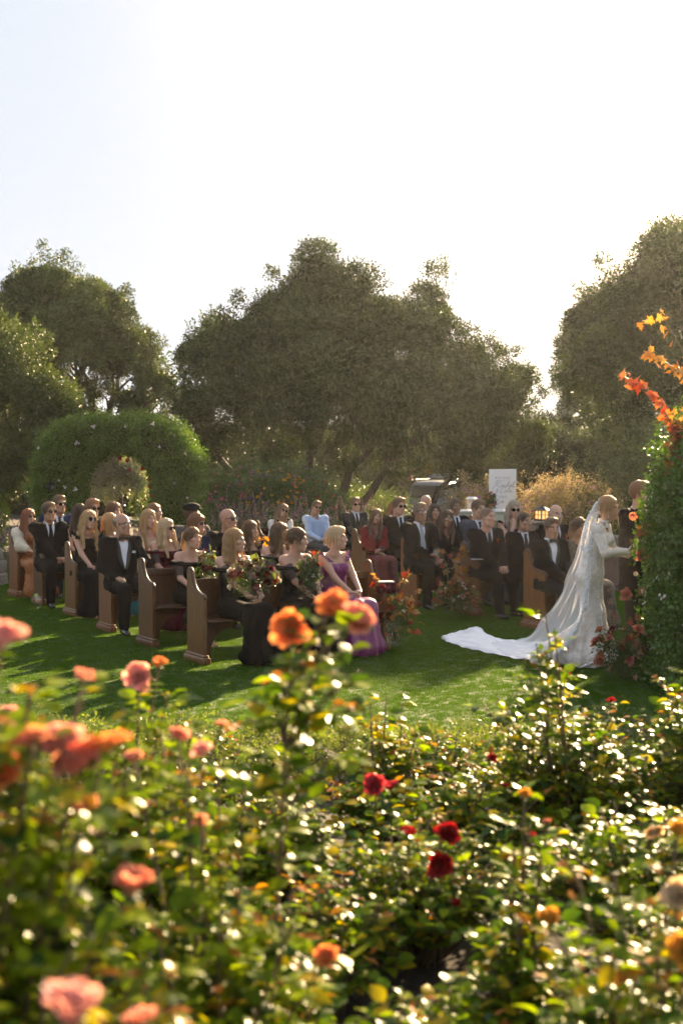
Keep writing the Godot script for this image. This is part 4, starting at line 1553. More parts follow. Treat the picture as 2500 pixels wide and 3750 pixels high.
func plain(called: String, c: Color, rough := 0.7, extra := {}) -> StandardMaterial3D:
	var key := "%s %.3f %.3f %.3f %.2f" % [called, c.r, c.g, c.b, rough]
	if not mats.has(key):
		mat(key, c.linear_to_srgb(), rough, extra)
		mats[key].resource_name = called
	return mats[key]


func cloth(called: String, c: Color, rough := 0.85, sheen := 0.25) -> StandardMaterial3D:
	var key := "cloth %s %.3f %.3f %.3f" % [called, c.r, c.g, c.b]
	if mats.has(key): return mats[key]
	var m := mat(key, c.linear_to_srgb(), rough)
	m.resource_name = called
	m.rim_enabled = true
	m.rim = sheen * 0.3
	m.rim_tint = 0.6
	m.metallic_specular = 0.22
	if not cache.has("weave"): cache["weave"] = noise_tex(5.0, 256, [], false, 5, Vector2(1.0, 1.6))
	m.heightmap_enabled = true
	m.heightmap_texture = cache["weave"]
	m.heightmap_scale = 0.5
	m.uv1_triplanar = true
	m.uv1_scale = Vector3(3.2, 2.2, 3.2)
	return m


func skin(c: Color) -> StandardMaterial3D:
	var key := "skin %.3f" % c.r
	if mats.has(key): return mats[key]
	var m := mat(key, Color.WHITE, 0.43)
	m.resource_name = "skin"
	if not cache.has("blotch"): cache["blotch"] = noise_tex(3.5, 256, [Color(0.84, 0.78, 0.76), Color(1, 1, 1)], false, 4)
	m.albedo_color = (c * 1.1).linear_to_srgb()
	m.albedo_texture = cache["blotch"]
	m.uv1_triplanar = true
	m.uv1_scale = Vector3(5, 5, 5)
	m.subsurf_scatter_enabled = true
	m.subsurf_scatter_strength = 0.12
	return m


func hair_mat(c: Color) -> StandardMaterial3D:
	var key := "hair %.3f %.3f" % [c.r, c.g]
	if mats.has(key): return mats[key]
	var m := mat(key, c.linear_to_srgb(), 0.42)
	m.resource_name = "hair"
	m.backlight_enabled = true
	m.backlight = Color(0.75, 0.68, 0.58)
	if not cache.has("strands"): cache["strands"] = noise_tex(4.0, 256, [], false, 4, Vector2(6.0, 0.3))
	m.heightmap_enabled = true
	m.heightmap_texture = cache["strands"]
	m.heightmap_scale = 0.6
	m.uv1_triplanar = true
	m.uv1_scale = Vector3(5.0, 2.5, 5.0)
	return m


# hair in the head's own frame
func hair_shape(style: String, sd: int, loose: Shape) -> Shape:
	var r := RandomNumberGenerator.new()
	r.seed = sd
	var fem := style not in ["short", "crop", "buzz", "side", "fringe_bald", "curly"]
	var w := 0.95 if fem else 1.0
	var lo_y := {"long": -0.42, "wavy": -0.46, "bob": -0.18, "pony": -0.30, "updo": -0.14, "straight": -0.44, "pixie": -0.14, "halfup": -0.42, "bridal": -0.18}.get(style, -0.12) as float
	var fd := Field.new(Vector3(-0.17, lo_y, -0.19), Vector3(0.17, 0.18, 0.16), 0.0085 if fem else 0.0065)
	var thick := {"crop": 0.006, "buzz": 0.0035, "short": 0.011, "side": 0.016, "curly": 0.018, "fringe_bald": 0.004}.get(style, 0.013) as float
	fd.ell(Vector3(0, 0.038, -0.016), Vector3(0.075 * w + thick, 0.088 + thick * 1.1, 0.097 + thick), 0.01)
	if style in ["side", "short"]:
		fd.ell(Vector3(0.01, 0.105, 0.045), Vector3(0.055, 0.026, 0.045), 0.03)
	if style == "fringe_bald":
		fd.ell(Vector3(0, 0.085, 0.02), Vector3(0.09, 0.085, 0.12), 0.01, true)
	if not fem:
		fd.ell(Vector3(0, 0.005, 0.10), Vector3(0.064, 0.072 if style != "fringe_bald" else 0.11, 0.075), 0.02, true)
		fd.ell(Vector3(0, -0.09, 0.03), Vector3(0.1, 0.075, 0.085), 0.012, true)
		fd.plane(Vector3(0, -1, 0.25), Vector3(0, -0.068, 0))
	else:
		var part_x := r.randf_range(-0.02, 0.02)
		match style:
			"bob":
				for s in [-1.0, 1.0]:
					fd.cap(Vector3(s * 0.05, 0.06, 0.03), Vector3(s * 0.082, -0.09, 0.045), 0.032, 0.020, 0.03)
					fd.cap(Vector3(s * 0.06, 0.03, -0.05), Vector3(s * 0.07, -0.115, -0.03), 0.05, 0.035, 0.03)
				fd.cap(Vector3(0, 0.0, -0.07), Vector3(0, -0.12, -0.065), 0.06, 0.035, 0.03)
			"long", "wavy", "straight", "halfup":
				var down := -0.34 if style != "wavy" else -0.38
				for s in [-1.0, 1.0]:
					if style != "halfup":
						fd.cap(Vector3(s * 0.045, 0.085, 0.035), Vector3(s * 0.082, -0.06, 0.045), 0.025, 0.020, 0.03)
						fd.cap(Vector3(s * 0.082, -0.06, 0.045), Vector3(s * 0.10, -0.18, 0.050), 0.022, 0.026, 0.03)
						fd.cap(Vector3(s * 0.10, -0.18, 0.050), Vector3(s * 0.095, down, 0.085), 0.027, 0.016, 0.03)
					fd.cap(Vector3(s * 0.06, 0.0, -0.045), Vector3(s * 0.085, -0.2, -0.05), 0.045, 0.04, 0.03)
				fd.cap(Vector3(0, 0.0, -0.07), Vector3(0, -0.2, -0.09), 0.06, 0.05, 0.04)
				fd.cap(Vector3(-0.04, -0.2, -0.09), Vector3(-0.03, down, -0.10), 0.045, 0.02, 0.03)
				fd.cap(Vector3(0.04, -0.2, -0.09), Vector3(0.03, down, -0.10), 0.045, 0.02, 0.03)
			"pony":
				fd.cap(Vector3(0, 0.06, -0.10), Vector3(0, 0.04, -0.14), 0.03, 0.028, 0.02)
				fd.cap(Vector3(0, 0.04, -0.14), Vector3(0.0, -0.08, -0.145), 0.030, 0.034, 0.02)
				fd.cap(Vector3(0.0, -0.08, -0.145), Vector3(0.02, -0.26, -0.125), 0.034, 0.012, 0.02)
			"updo":
				for i in 7:
					var a := TAU * i / 7.0
					fd.ell(Vector3(cos(a) * 0.035, 0.045 + sin(a) * 0.035, -0.128), Vector3(0.028, 0.028, 0.024), 0.012)
				fd.ell(Vector3(0, 0.045, -0.135), Vector3(0.045, 0.045, 0.03), 0.015)
			"bridal":
				fd.ell(Vector3(0, -0.035, -0.115), Vector3(0.055, 0.04, 0.035), 0.03)
				for s in [-1.0, 1.0]:
					fd.cap(Vector3(s * 0.05, 0.085, 0.035), Vector3(s * 0.076, 0.01, 0.03), 0.022, 0.016, 0.02)
			"pixie":
				fd.ell(Vector3(0.015, 0.095, 0.045), Vector3(0.065, 0.035, 0.05), 0.03)
				for s in [-1.0, 1.0]:
					fd.cap(Vector3(s * 0.06, 0.06, 0.02), Vector3(s * 0.078, 0.0, 0.03), 0.022, 0.012, 0.02)
				fd.cap(Vector3(0, 0.0, -0.08), Vector3(0, -0.07, -0.07), 0.045, 0.035, 0.03)
		# the face
		var tied := style in ["pony", "updo", "pixie", "bridal"]
		fd.ell(Vector3(part_x * 0.5, -0.035, 0.105), Vector3(0.057 if not tied else 0.073, 0.106, 0.082), 0.015, true)
		if tied:
			fd.ell(Vector3(0, -0.105, 0.035), Vector3(0.12, 0.105, 0.10), 0.012, true)
		if style == "bob" and sd % 2 == 1 or style == "fringe":
			fd.ell(Vector3(0, 0.062, 0.083), Vector3(0.05, 0.03, 0.018), 0.01)
	var s := fd.shape()
	var amp := 0.008 if fem else 0.004
	for i in s.v.size():
		var p := s.v[i]
		var side := Vector3(p.x, 0, p.z)
		var wave := 0.0
		if style in ["wavy", "halfup"] and p.y < -0.04: wave = sin(p.y * 55.0 + atan2(p.x, p.z) * 3.0) * 0.007
		var q := p + (p - Vector3(0, 0.03 if p.y > 0 else p.y, -0.01)).normalized() * (amp * noise.get_noise_3d(p.x * 75.0 + sd, p.y * 12.0, p.z * 75.0) + wave)
		s.v[i] = q
	# loose strands that catch the light
	if fem:
		var hairs := {"long": 130, "wavy": 170, "halfup": 180, "straight": 120, "bob": 70, "pony": 80, "updo": 80, "pixie": 70, "bridal": 70}.get(style, 30) as int
		for i in hairs:
			var a := r.randf_range(0.9, TAU - 0.9)
			var y0 := r.randf_range(0.0, 0.1)
			var e := 0.095
			var p := Vector3(sin(a) * e * sqrt(1.0 - pow(y0 / 0.13, 2)), y0, cos(a) * 0.112 * sqrt(1.0 - pow(y0 / 0.13, 2)) - 0.012)
			var path := []
			var rad := []
			var long := style in ["long", "wavy", "halfup", "straight"]
			var drop := r.randf_range(0.16, 0.36) if long else r.randf_range(0.03, 0.09)
			if style == "bob": drop = r.randf_range(0.1, 0.18)
			var flare := r.randf_range(-0.008, 0.024)
			var ph := r.randf_range(0, TAU)
			for j in 8:
				var t := j / 7.0
				var q := Vector3(p.x, p.y - drop * t - 0.02 * t, p.z)
				q += Vector3(sin(a), 0, cos(a)) * (flare * t + 0.006 + (0.008 * sin(ph + t * 9.0) if style in ["wavy", "halfup", "updo"] else 0.002 * sin(ph + t * 4.0)))
				path.append(q)
				rad.append(0.0030 * (1.0 - 0.6 * t))
			loose.tube(path, rad, 4, false)
	return s


func ik(a: Vector3, w: Vector3, l1: float, l2: float, pole: Vector3) -> Vector3:
	var d := w - a
	var l := minf(d.length(), (l1 + l2) * 0.995)
	var dir := d.normalized()
	var x := (l1 * l1 - l2 * l2 + l * l) / (2.0 * l)
	var h := sqrt(maxf(l1 * l1 - x * x, 0.0))
	var p := (pole - dir * pole.dot(dir)).normalized()
	return a + dir * x + p * h


# joints of a person in its own frame: facing +z, left hand towards +x
func joints(d: Dictionary) -> Dictionary:
	var fem: bool = d.get("fem", false)
	var stand: bool = d.get("stand", false)
	var lean: float = d.get("lean", 0.0)
	var side: float = d.get("side", 0.0)
	var up := 0.41 if stand else 0.0
	var j := {}
	var sw := 0.158 if fem else 0.188
	j.pel = Vector3(0, 0.555 + up, 0)
	j.waist = Vector3(side * 0.3, 0.755 + up, -0.025 + lean * 0.35)
	j.chest = Vector3(side * 0.75, 0.94 + up, -0.015 + lean * 0.8)
	j.neck = Vector3(side, 1.07 + up, -0.005 + lean)
	j.head = Vector3(side * 1.12, 1.235 + up, 0.035 + lean * 1.12)
	for s in [["l", 1.0], ["r", -1.0]]:
		var k: String = s[0]
		var g: float = s[1]
		j["sh" + k] = Vector3(side * 0.9 + g * sw, 1.03 + up + d.get("shrug", 0.0), -0.015 + lean * 0.9)
		j["hip" + k] = Vector3(g * 0.095, 0.55 + up, 0.01)
		if stand:
			j["knee" + k] = Vector3(g * 0.09, 0.50, 0.03)
			j["ank" + k] = Vector3(g * 0.085, 0.09, 0.0)
		else:
			j["knee" + k] = d.get("k" + k, Vector3(g * (0.075 if fem else 0.125), 0.515, 0.45))
			j["ank" + k] = d.get("a" + k, Vector3(g * (0.07 if fem else 0.13), 0.09, 0.47 + 0.05 * (g if not fem else 0.0)))
		var w: Vector3 = d.get("w" + k, Vector3(g * 0.075, 0.655, 0.30))
		var l1 := 0.275 if fem else 0.295
		var l2 := 0.235 if fem else 0.255
		var reach: Vector3 = w - j["sh" + k]
		if reach.length() > (l1 + l2) * 0.99: w = j["sh" + k] + reach.normalized() * (l1 + l2) * 0.99
		j["wr" + k] = w
		j["el" + k] = ik(j["sh" + k], w, l1, l2, d.get("p" + k, Vector3(g * 0.75, -0.5, -0.6)))
	return j


func hand_frame(j: Dictionary, k: String, d: Dictionary) -> Transform3D:
	var g := 1.0 if k == "l" else -1.0
	var dir: Vector3 = d.get("h" + k, Vector3(-g * 0.7, -0.12, 0.6))
	var palm: Vector3 = d.get("n" + k, Vector3(-g * 0.2, -1.0, 0.15))
	var y := dir.normalized()
	var z := (palm - y * palm.dot(y)).normalized()
	var x := y.cross(z)
	return Transform3D(Basis(x * g, y, z), j["wr" + k])


func torso_caps(fd: Field, j: Dictionary, fem: bool, grow: float, wide: float, k := 0.05) -> void:
	var c: Vector3 = j.chest
	var w: Vector3 = j.waist
	var p: Vector3 = j.pel
	var e := Vector3(1, 0, 0)
	if fem:
		for s in [-1.0, 1.0]:
			fd.cap(c + e * s * 0.062, w + e * s * 0.050 * wide, 0.085 + grow, 0.074 * wide + grow, k)
			fd.cap(w + e * s * 0.050 * wide, p + e * s * 0.075, 0.074 * wide + grow, 0.105 + grow, k)
			fd.ell(c + Vector3(s * 0.066, -0.035, 0.075), Vector3(0.055, 0.055, 0.05) + Vector3.ONE * grow, 0.04)
	else:
		for s in [-1.0, 1.0]:
			fd.cap(c + e * s * 0.085 + Vector3(0, 0.02, 0), w + e * s * 0.070 * wide, 0.098 + grow, 0.092 * wide + grow, k)
			fd.cap(w + e * s * 0.070 * wide + Vector3(0, 0, 0.02 * (wide - 1.0) * 8.0), p + e * s * 0.08, 0.092 * wide + grow, 0.10 + grow, k)


func arm_caps(fd: Field, j: Dictionary, k: String, r0: float, r1: float, r2: float, upto := 1.0) -> void:
	fd.cap(j["sh" + k], j["el" + k], r0, r1, 0.04)
	if upto > 0.0: fd.cap(j["el" + k], (j["el" + k] as Vector3).lerp(j["wr" + k], upto), r1, lerpf(r1, r2, upto), 0.02)


func folds(s: Shape, amp: float, freq: float, top: float, sd: float) -> void:
	# drapery: ridges that run down the cloth and grow towards the hem
	var n := s.normals()
	for i in s.v.size():
		var p := s.v[i]
		var t := clampf((top - p.y) / top, 0.0, 1.0)
		var a := atan2(p.x, p.z - 0.25)
		var q := noise.get_noise_3d(cos(a) * freq + sd, p.y * 1.3 + noise.get_noise_2d(a * 2.0, p.y * 4.0) * 0.3, sin(a) * freq)
		s.v[i] = p + Vector3(n[i].x, n[i].y * 0.3, n[i].z) * q * amp * (0.25 + t)


# a strip of cloth laid on the front of a field: rows of [y, from x, to x]
func laid(fd: Field, rows: Array, above: float, cols := 4, cx := 0.0) -> Shape:
	var pts := []
	for r in rows:
		for i in cols:
			var x: float = cx + lerpf(r[1], r[2], float(i) / (cols - 1))
			pts.append(fd.hit(Vector3(x, r[0], 0.55), Vector3(0, 0, -1), above))
	var s := Shape.new()
	s.sheet(pts, cols, rows.size())
	var n := pts.size()
	# give it an edge
	for i in n: s.add(pts[i] - Vector3(0, 0, above + 0.006))
	var nu := cols
	var nv := rows.size()
	for i in nu - 1:
		s.quad(i, n + i, n + i + 1, i + 1)
		var b := (nv - 1) * nu + i
		s.quad(b, b + 1, n + b + 1, n + b)
	for j in nv - 1:
		var a := j * nu
		s.quad(a, a + nu, n + a + nu, n + a)
		a += nu - 1
		s.quad(a, n + a, n + a + nu, a + nu)
	return s


func person(d: Dictionary) -> Node3D:
	var fem: bool = d.get("fem", false)
	var stand: bool = d.get("stand", false)
	var wide: float = d.get("wide", 1.0)
	var j := joints(d)
	var at: Vector3 = d.at
	var t := thing("person", d.label, "person", at, d.get("turn", ROW_TURN), d.get("group", ""))
	t.scale = Vector3.ONE * d.get("size", 1.0)
	var sk := skin(d.get("skin", Color(0.42, 0.25, 0.17)))
	var wear: String = d.wear
	var top_y := 1.9 if stand else 1.45
	# the body: one skin from head to foot
	var bare := fem
	var fd := Field.new(Vector3(-0.46, 0.0, -0.22), Vector3(0.46, j.neck.y + 0.12, 0.68), 0.0165 if bare else 0.027)
	torso_caps(fd, j, fem, -0.012 if not fem else -0.004, wide)
	fd.cap(j.neck + Vector3(0, -0.05, 0), j.head + Vector3(0, -0.07, -0.02), 0.052 if fem else 0.06, 0.049 if fem else 0.056, 0.04)
	for k in ["l", "r"]:
		var g := 1.0 if k == "l" else -1.0
		fd.cap(j["sh" + k] - Vector3(g * 0.02, 0, 0), j.neck + Vector3(g * 0.03, -0.015, -0.02), 0.048 if fem else 0.05, 0.045, 0.045)
		arm_caps(fd, j, k, 0.046 if fem else 0.05, 0.036, 0.026)
		fd.cap(j["hip" + k], j["knee" + k], 0.08, 0.055, 0.03)
		fd.cap(j["knee" + k], j["ank" + k], 0.052, 0.033, 0.02)
		fd.cap(j["ank" + k] + Vector3(0, -0.04, -0.02), j["ank" + k] + Vector3(0, -0.055, 0.13), 0.032, 0.024, 0.02)
	var body := fd.shape()
	var hb := Basis.from_euler(Vector3(-d.get("pitch", 0.0), d.get("yaw", 0.0), d.get("roll", 0.0)))
	var ht := Transform3D(hb * Basis.from_scale(Vector3.ONE * d.get("head", 1.0)), j.head)
	body.join(head_shape(fem), ht)
	for k in ["l", "r"]:
		var hf := hand_frame(j, k, d)
		body.join(hand_shape(d.get("curl", 0.5), d.get("spread", 0.03)), hf.scaled_local(Vector3.ONE * (0.92 if fem else 1.04)))
	var bm := part("body", body.mesh(), sk, t)
	# head
	var hc: Color = d.get("hair_color", Color(0.02, 0.014, 0.01))
	var hm := hair_mat(hc)
	var style: String = d.get("hair", "short")
	if style != "bald":
		var loose := Shape.new()
		var hp := part("hair", hair_shape(style, d.get("seed", 1), loose).mesh(), hm, t, ht)
		if loose.v.size(): tag(part("strands", loose.mesh(), hair_mat(hc * 1.55 + Color(0.012, 0.008, 0.004)), hp), "", "", "", "stuff")
	face_parts(t, ht, fem, plain("brow", hc * 0.6 + Color(0.01, 0.006, 0.004), 0.8), d.get("smile", 0.0), d.get("shades", ""), d.get("lips", Color(0.33, 0.10, 0.09) if fem else Color(0.30, 0.15, 0.11)))
	if d.has("beard"):
		var bf := Field.new(Vector3(-0.08, -0.14, -0.02), Vector3(0.08, 0.0, 0.12), 0.005)
		if d.beard != "moustache":
			bf.ell(Vector3(0, -0.068, 0.032), Vector3(0.054, 0.047, 0.058), 0.01)
			bf.cap(Vector3(-0.013, -0.103, 0.066), Vector3(0.013, -0.103, 0.066), 0.021, 0.021, 0.02)
			for s in [-1.0, 1.0]: bf.cap(Vector3(s * 0.058, -0.02, 0.0), Vector3(s * 0.044, -0.085, 0.034), 0.014, 0.016, 0.02)
			bf.ell(Vector3(0, -0.02, 0.09), Vector3(0.048, 0.034, 0.06), 0.01, true)
			bf.ell(Vector3(0, -0.064, 0.092), Vector3(0.022, 0.010, 0.02), 0.006, true)
		bf.cap(Vector3(0, -0.048, 0.096), Vector3(0.024, -0.054, 0.086), 0.0065, 0.004, 0.006)
		bf.cap(Vector3(0, -0.048, 0.096), Vector3(-0.024, -0.054, 0.086), 0.0065, 0.004, 0.006)
		part("moustache" if d.beard == "moustache" else "beard", bf.shape().mesh(), hair_mat(d.get("beard_color", hc)), t, ht)
	# clothes
	if wear in ["suit", "tux", "shirt"]:
		dress_man(t, d, j, wear, wide)
	else:
		dress_woman(t, d, j, wear)
	return t


func dress_man(t: Node3D, d: Dictionary, j: Dictionary, wear: String, wide: float) -> void:
	var stand: bool = d.get("stand", false)
	var coat: Color = d.get("color", Color(0.012, 0.012, 0.014))
	var cm := cloth("suit", coat)
	var shirt := cloth("shirt_cloth", d.get("shirt", Color(0.66, 0.69, 0.76)), 0.8, 0.1)
	var fd := Field.new(Vector3(-0.5, j.pel.y - (0.34 if stand else 0.14), -0.24), Vector3(0.5, j.neck.y + 0.09, 0.5), 0.0155)
	var g0 := 0.016 if wear != "shirt" else 0.008
	torso_caps(fd, j, false, g0, wide)
	for k in ["l", "r"]:
		var g := 1.0 if k == "l" else -1.0
		fd.cap(j["sh" + k] + Vector3(g * 0.012, 0.0, 0), j.neck + Vector3(g * 0.045, -0.035, -0.015), 0.062, 0.058, 0.04)
		arm_caps(fd, j, k, 0.068 if wear != "shirt" else 0.06, 0.056, 0.044, 0.93)
		if wear != "shirt":
			if stand: fd.cap(j["hip" + k], j["hip" + k] + Vector3(g * 0.02, -0.22, 0.0), 0.115, 0.118, 0.05)
			else: fd.cap(j["hip" + k], (j["hip" + k] as Vector3).lerp(j["knee" + k], 0.32) + Vector3(g * 0.02, 0.0, 0), 0.112, 0.098, 0.05)
	var s := fd.shape()
	var n := s.normals()
	for i in s.v.size():
		var p := s.v[i]
		var w := p + rdir_fixed * 0.02 * noise.get_noise_3d(p.x * 5.0, p.y * 5.0, p.z * 5.0 + at_seed(d))
		s.v[i] += n[i] * (1.0 - 0.9 * smoothstep(0.17, 0.11, absf(p.x - j.chest.x)) * float(p.z > 0.02 and p.y > j.waist.y - 0.12)) * (0.009 * noise.get_noise_3d(w.x * 9.0 + at_seed(d), w.y * 15.0, w.z * 9.0) + 0.006 * (1.0 - 2.0 * absf(noise.get_noise_3d(w.x * 13.0, w.y * 22.0 + at_seed(d), w.z * 13.0))))
	part("jacket" if wear != "shirt" else "shirt", s.mesh(), cm if wear != "shirt" else shirt, t)
	# trousers
	var tf := Field.new(Vector3(-0.32, 0.03, -0.2), Vector3(0.32, j.pel.y + 0.17, 0.66), 0.0175)
	for k in ["l", "r"]:
		var g := 1.0 if k == "l" else -1.0
		tf.cap(j.pel + Vector3(g * 0.06, 0.06, 0), j["hip" + k], 0.10, 0.105, 0.05)
		tf.cap(j["hip" + k], j["knee" + k], 0.098, 0.076, 0.03)
		tf.cap(j["knee" + k], j["ank" + k] + Vector3(0, 0.0, 0), 0.074, 0.055, 0.02)
	s = tf.shape()
	n = s.normals()
	for i in s.v.size():
		var p := s.v[i]
		s.v[i] += n[i] * (0.010 * noise.get_noise_3d(p.x * 10.0 + at_seed(d), p.y * 8.0, p.z * 10.0) + 0.007 * (1.0 - 2.0 * absf(noise.get_noise_3d(p.x * 16.0, p.y * 20.0 + at_seed(d), p.z * 9.0))))
	part("trousers", s.mesh(), cloth("trousers", d.get("trousers", coat)), t)
	for k in ["l", "r"]:
		part("shoe", shoe(), plain("shoe_leather", Color(0.008, 0.007, 0.007), 0.25), t, Transform3D(Basis(Vector3.UP, 0.15 * (1.0 if k == "l" else -1.0)), Vector3(j["ank" + k].x, 0.0, j["ank" + k].z)))
	var cx: float = j.chest.x
	var ny: float = j.neck.y
	fd.cap(j.neck + Vector3(0, -0.04, -0.01), j.head + Vector3(0, -0.06, -0.02), 0.062, 0.058, 0.02)
	if wear == "shirt":
		part("collar", collar(0.066).mesh(), shirt, t, Transform3D(Basis.IDENTITY, j.neck + Vector3(0, 0.005, 0.004)))
		return
	var low := ny - (0.30 if wear == "suit" else 0.34)
	var rows := []
	for i in 9:
		var y := lerpf(ny + 0.03, low, i / 8.0)
		var w := 0.066 * pow((y - low) / (ny + 0.03 - low), 0.8) + 0.002
		rows.append([y, -w, w])
	part("shirt", laid(fd, rows, 0.004, 7, cx).mesh(), shirt, t)
	for g in [-1.0, 1.0]:
		rows = []
		for i in 9:
			var y := lerpf(ny + 0.025, low - 0.01, i / 8.0)
			var w := 0.062 * pow(maxf(y - low, 0.0) / (ny + 0.025 - low), 0.8)
			var b := 0.044 * sin(PI * clampf(0.12 + 0.9 * (1.0 - i / 8.0), 0, 1)) + 0.006
			rows.append([y, g * w, g * (w + b)] if g > 0 else [y, -(w + b), -w])
		part("lapel", laid(fd, rows, 0.0085, 4, cx).mesh(), cm if wear == "suit" else plain("satin", Color(0.012, 0.012, 0.013), 0.3), t)
	part("collar", collar(0.064).mesh(), shirt, t, Transform3D(Basis.IDENTITY, j.neck + Vector3(0, 0.004, 0.002)))
	if wear == "tux":
		var b := Shape.new()
		for g in [-1.0, 1.0]:
			b.plate(PackedVector2Array([Vector2(0.006, -0.012), Vector2(0.058, -0.027), Vector2(0.062, 0.0), Vector2(0.058, 0.027), Vector2(0.006, 0.012)]) if g > 0 else PackedVector2Array([Vector2(-0.006, 0.012), Vector2(-0.058, 0.027), Vector2(-0.062, 0.0), Vector2(-0.058, -0.027), Vector2(-0.006, -0.012)]), -0.007, 0.007)
		b.slab(Vector3(-0.011, -0.013, -0.010), Vector3(0.011, 0.013, 0.011), 0.004)
		part("bow_tie", b.mesh(), plain("satin", Color(0.012, 0.012, 0.013), 0.3), t, Transform3D(Basis.IDENTITY, fd.hit(Vector3(cx, ny + 0.012, 0.5), Vector3(0, 0, -1), 0.02)))
	else:
		rows = []
		for i in 9:
			var y := lerpf(ny + 0.006, low - 0.005, i / 8.0)
			var w := 0.019 + 0.018 * smoothstep(0.05, 0.9, i / 8.0)
			if i == 0: w = 0.02
			if i == 1: w = 0.016
			rows.append([y, -w, w])
		part("tie", laid(fd, rows, 0.012, 5, cx).mesh(), cloth("tie", d.get("tie", Color(0.010, 0.011, 0.018)), 0.5, 0.3) if not d.has("tie_mat") else mats[d.tie_mat], t)
	for k in ["l", "r"]:
		var w: Vector3 = j["wr" + k]
		var e: Vector3 = w + (j["el" + k] - w).normalized() * 0.045
		var c := Shape.new()
		c.tube([e, w], [0.036, 0.034], 10)
		part("cuff", c.mesh(), shirt, t)
	if d.has("posy"):
		var fl := Shape.new()
		for k in 5:
			fl.tint = [Color(0.35, 0.05, 0.02), Color(0.5, 0.2, 0.03), Color(0.1, 0.12, 0.03), Color(0.28, 0.03, 0.03), Color(0.4, 0.12, 0.03)][k]
			fl.ball(rdir() * 0.016 + Vector3(0, 0.01 * k, 0), Vector3(0.017, 0.013, 0.012), 4, 6)
		part("boutonniere", fl.mesh(true), mats["petal"], t, Transform3D(Basis.IDENTITY, fd.hit(Vector3(cx + 0.105, ny - 0.13, 0.5), Vector3(0, 0, -1), 0.02)))
	if d.has("square"):
		var q := Shape.new()
		q.plate(PackedVector2Array([Vector2(-0.022, 0), Vector2(0.022, 0), Vector2(0.017, 0.03), Vector2(0.003, 0.018), Vector2(-0.012, 0.034)]), -0.003, 0.003)
		part("pocket_square", q.mesh(), shirt, t, Transform3D(Basis.IDENTITY, fd.hit(Vector3(cx + 0.11, ny - 0.16, 0.5), Vector3(0, 0, -1), 0.012)))


func at_seed(d: Dictionary) -> float:
	return d.get("seed", 1) * 3.7


func collar(r: float) -> Shape:
	var s := Shape.new()
	var n := 18
	var pts := []
	for row in [[0.0, 1.12], [0.042, 1.0], [0.045, 0.96], [0.0, 1.04]]:
		for i in n + 1:
			var a := lerpf(-2.75, 2.75, float(i) / n) + PI
			# open at the throat, with points hanging down in front
			var tip := smoothstep(2.0, 2.75, absf(a - PI))
			pts.append(Vector3(sin(a) * r * row[1], row[0] - (0.036 if row[0] == 0.0 else 0.012) * tip, cos(a) * r * row[1] * 1.05))
	s.sheet(pts, n + 1, 4)
	return s


func shoe() -> ArrayMesh:
	if cache.has("shoe"): return cache["shoe"]
	var fd := Field.new(Vector3(-0.08, -0.02, -0.1), Vector3(0.08, 0.14, 0.24), 0.008)
	fd.cap(Vector3(0, 0.05, -0.03), Vector3(0.004, 0.036, 0.16), 0.042, 0.034, 0.03)
	fd.cap(Vector3(0, 0.06, -0.02), Vector3(0, 0.1, -0.01), 0.042, 0.042, 0.02)
	fd.cap(Vector3(0, 0.022, -0.04), Vector3(0.004, 0.018, 0.17), 0.030, 0.030, 0.01)
	fd.plane(Vector3(0, -1, 0), Vector3(0, 0.004, 0))
	cache["shoe"] = fd.shape().mesh()
	return cache["shoe"]


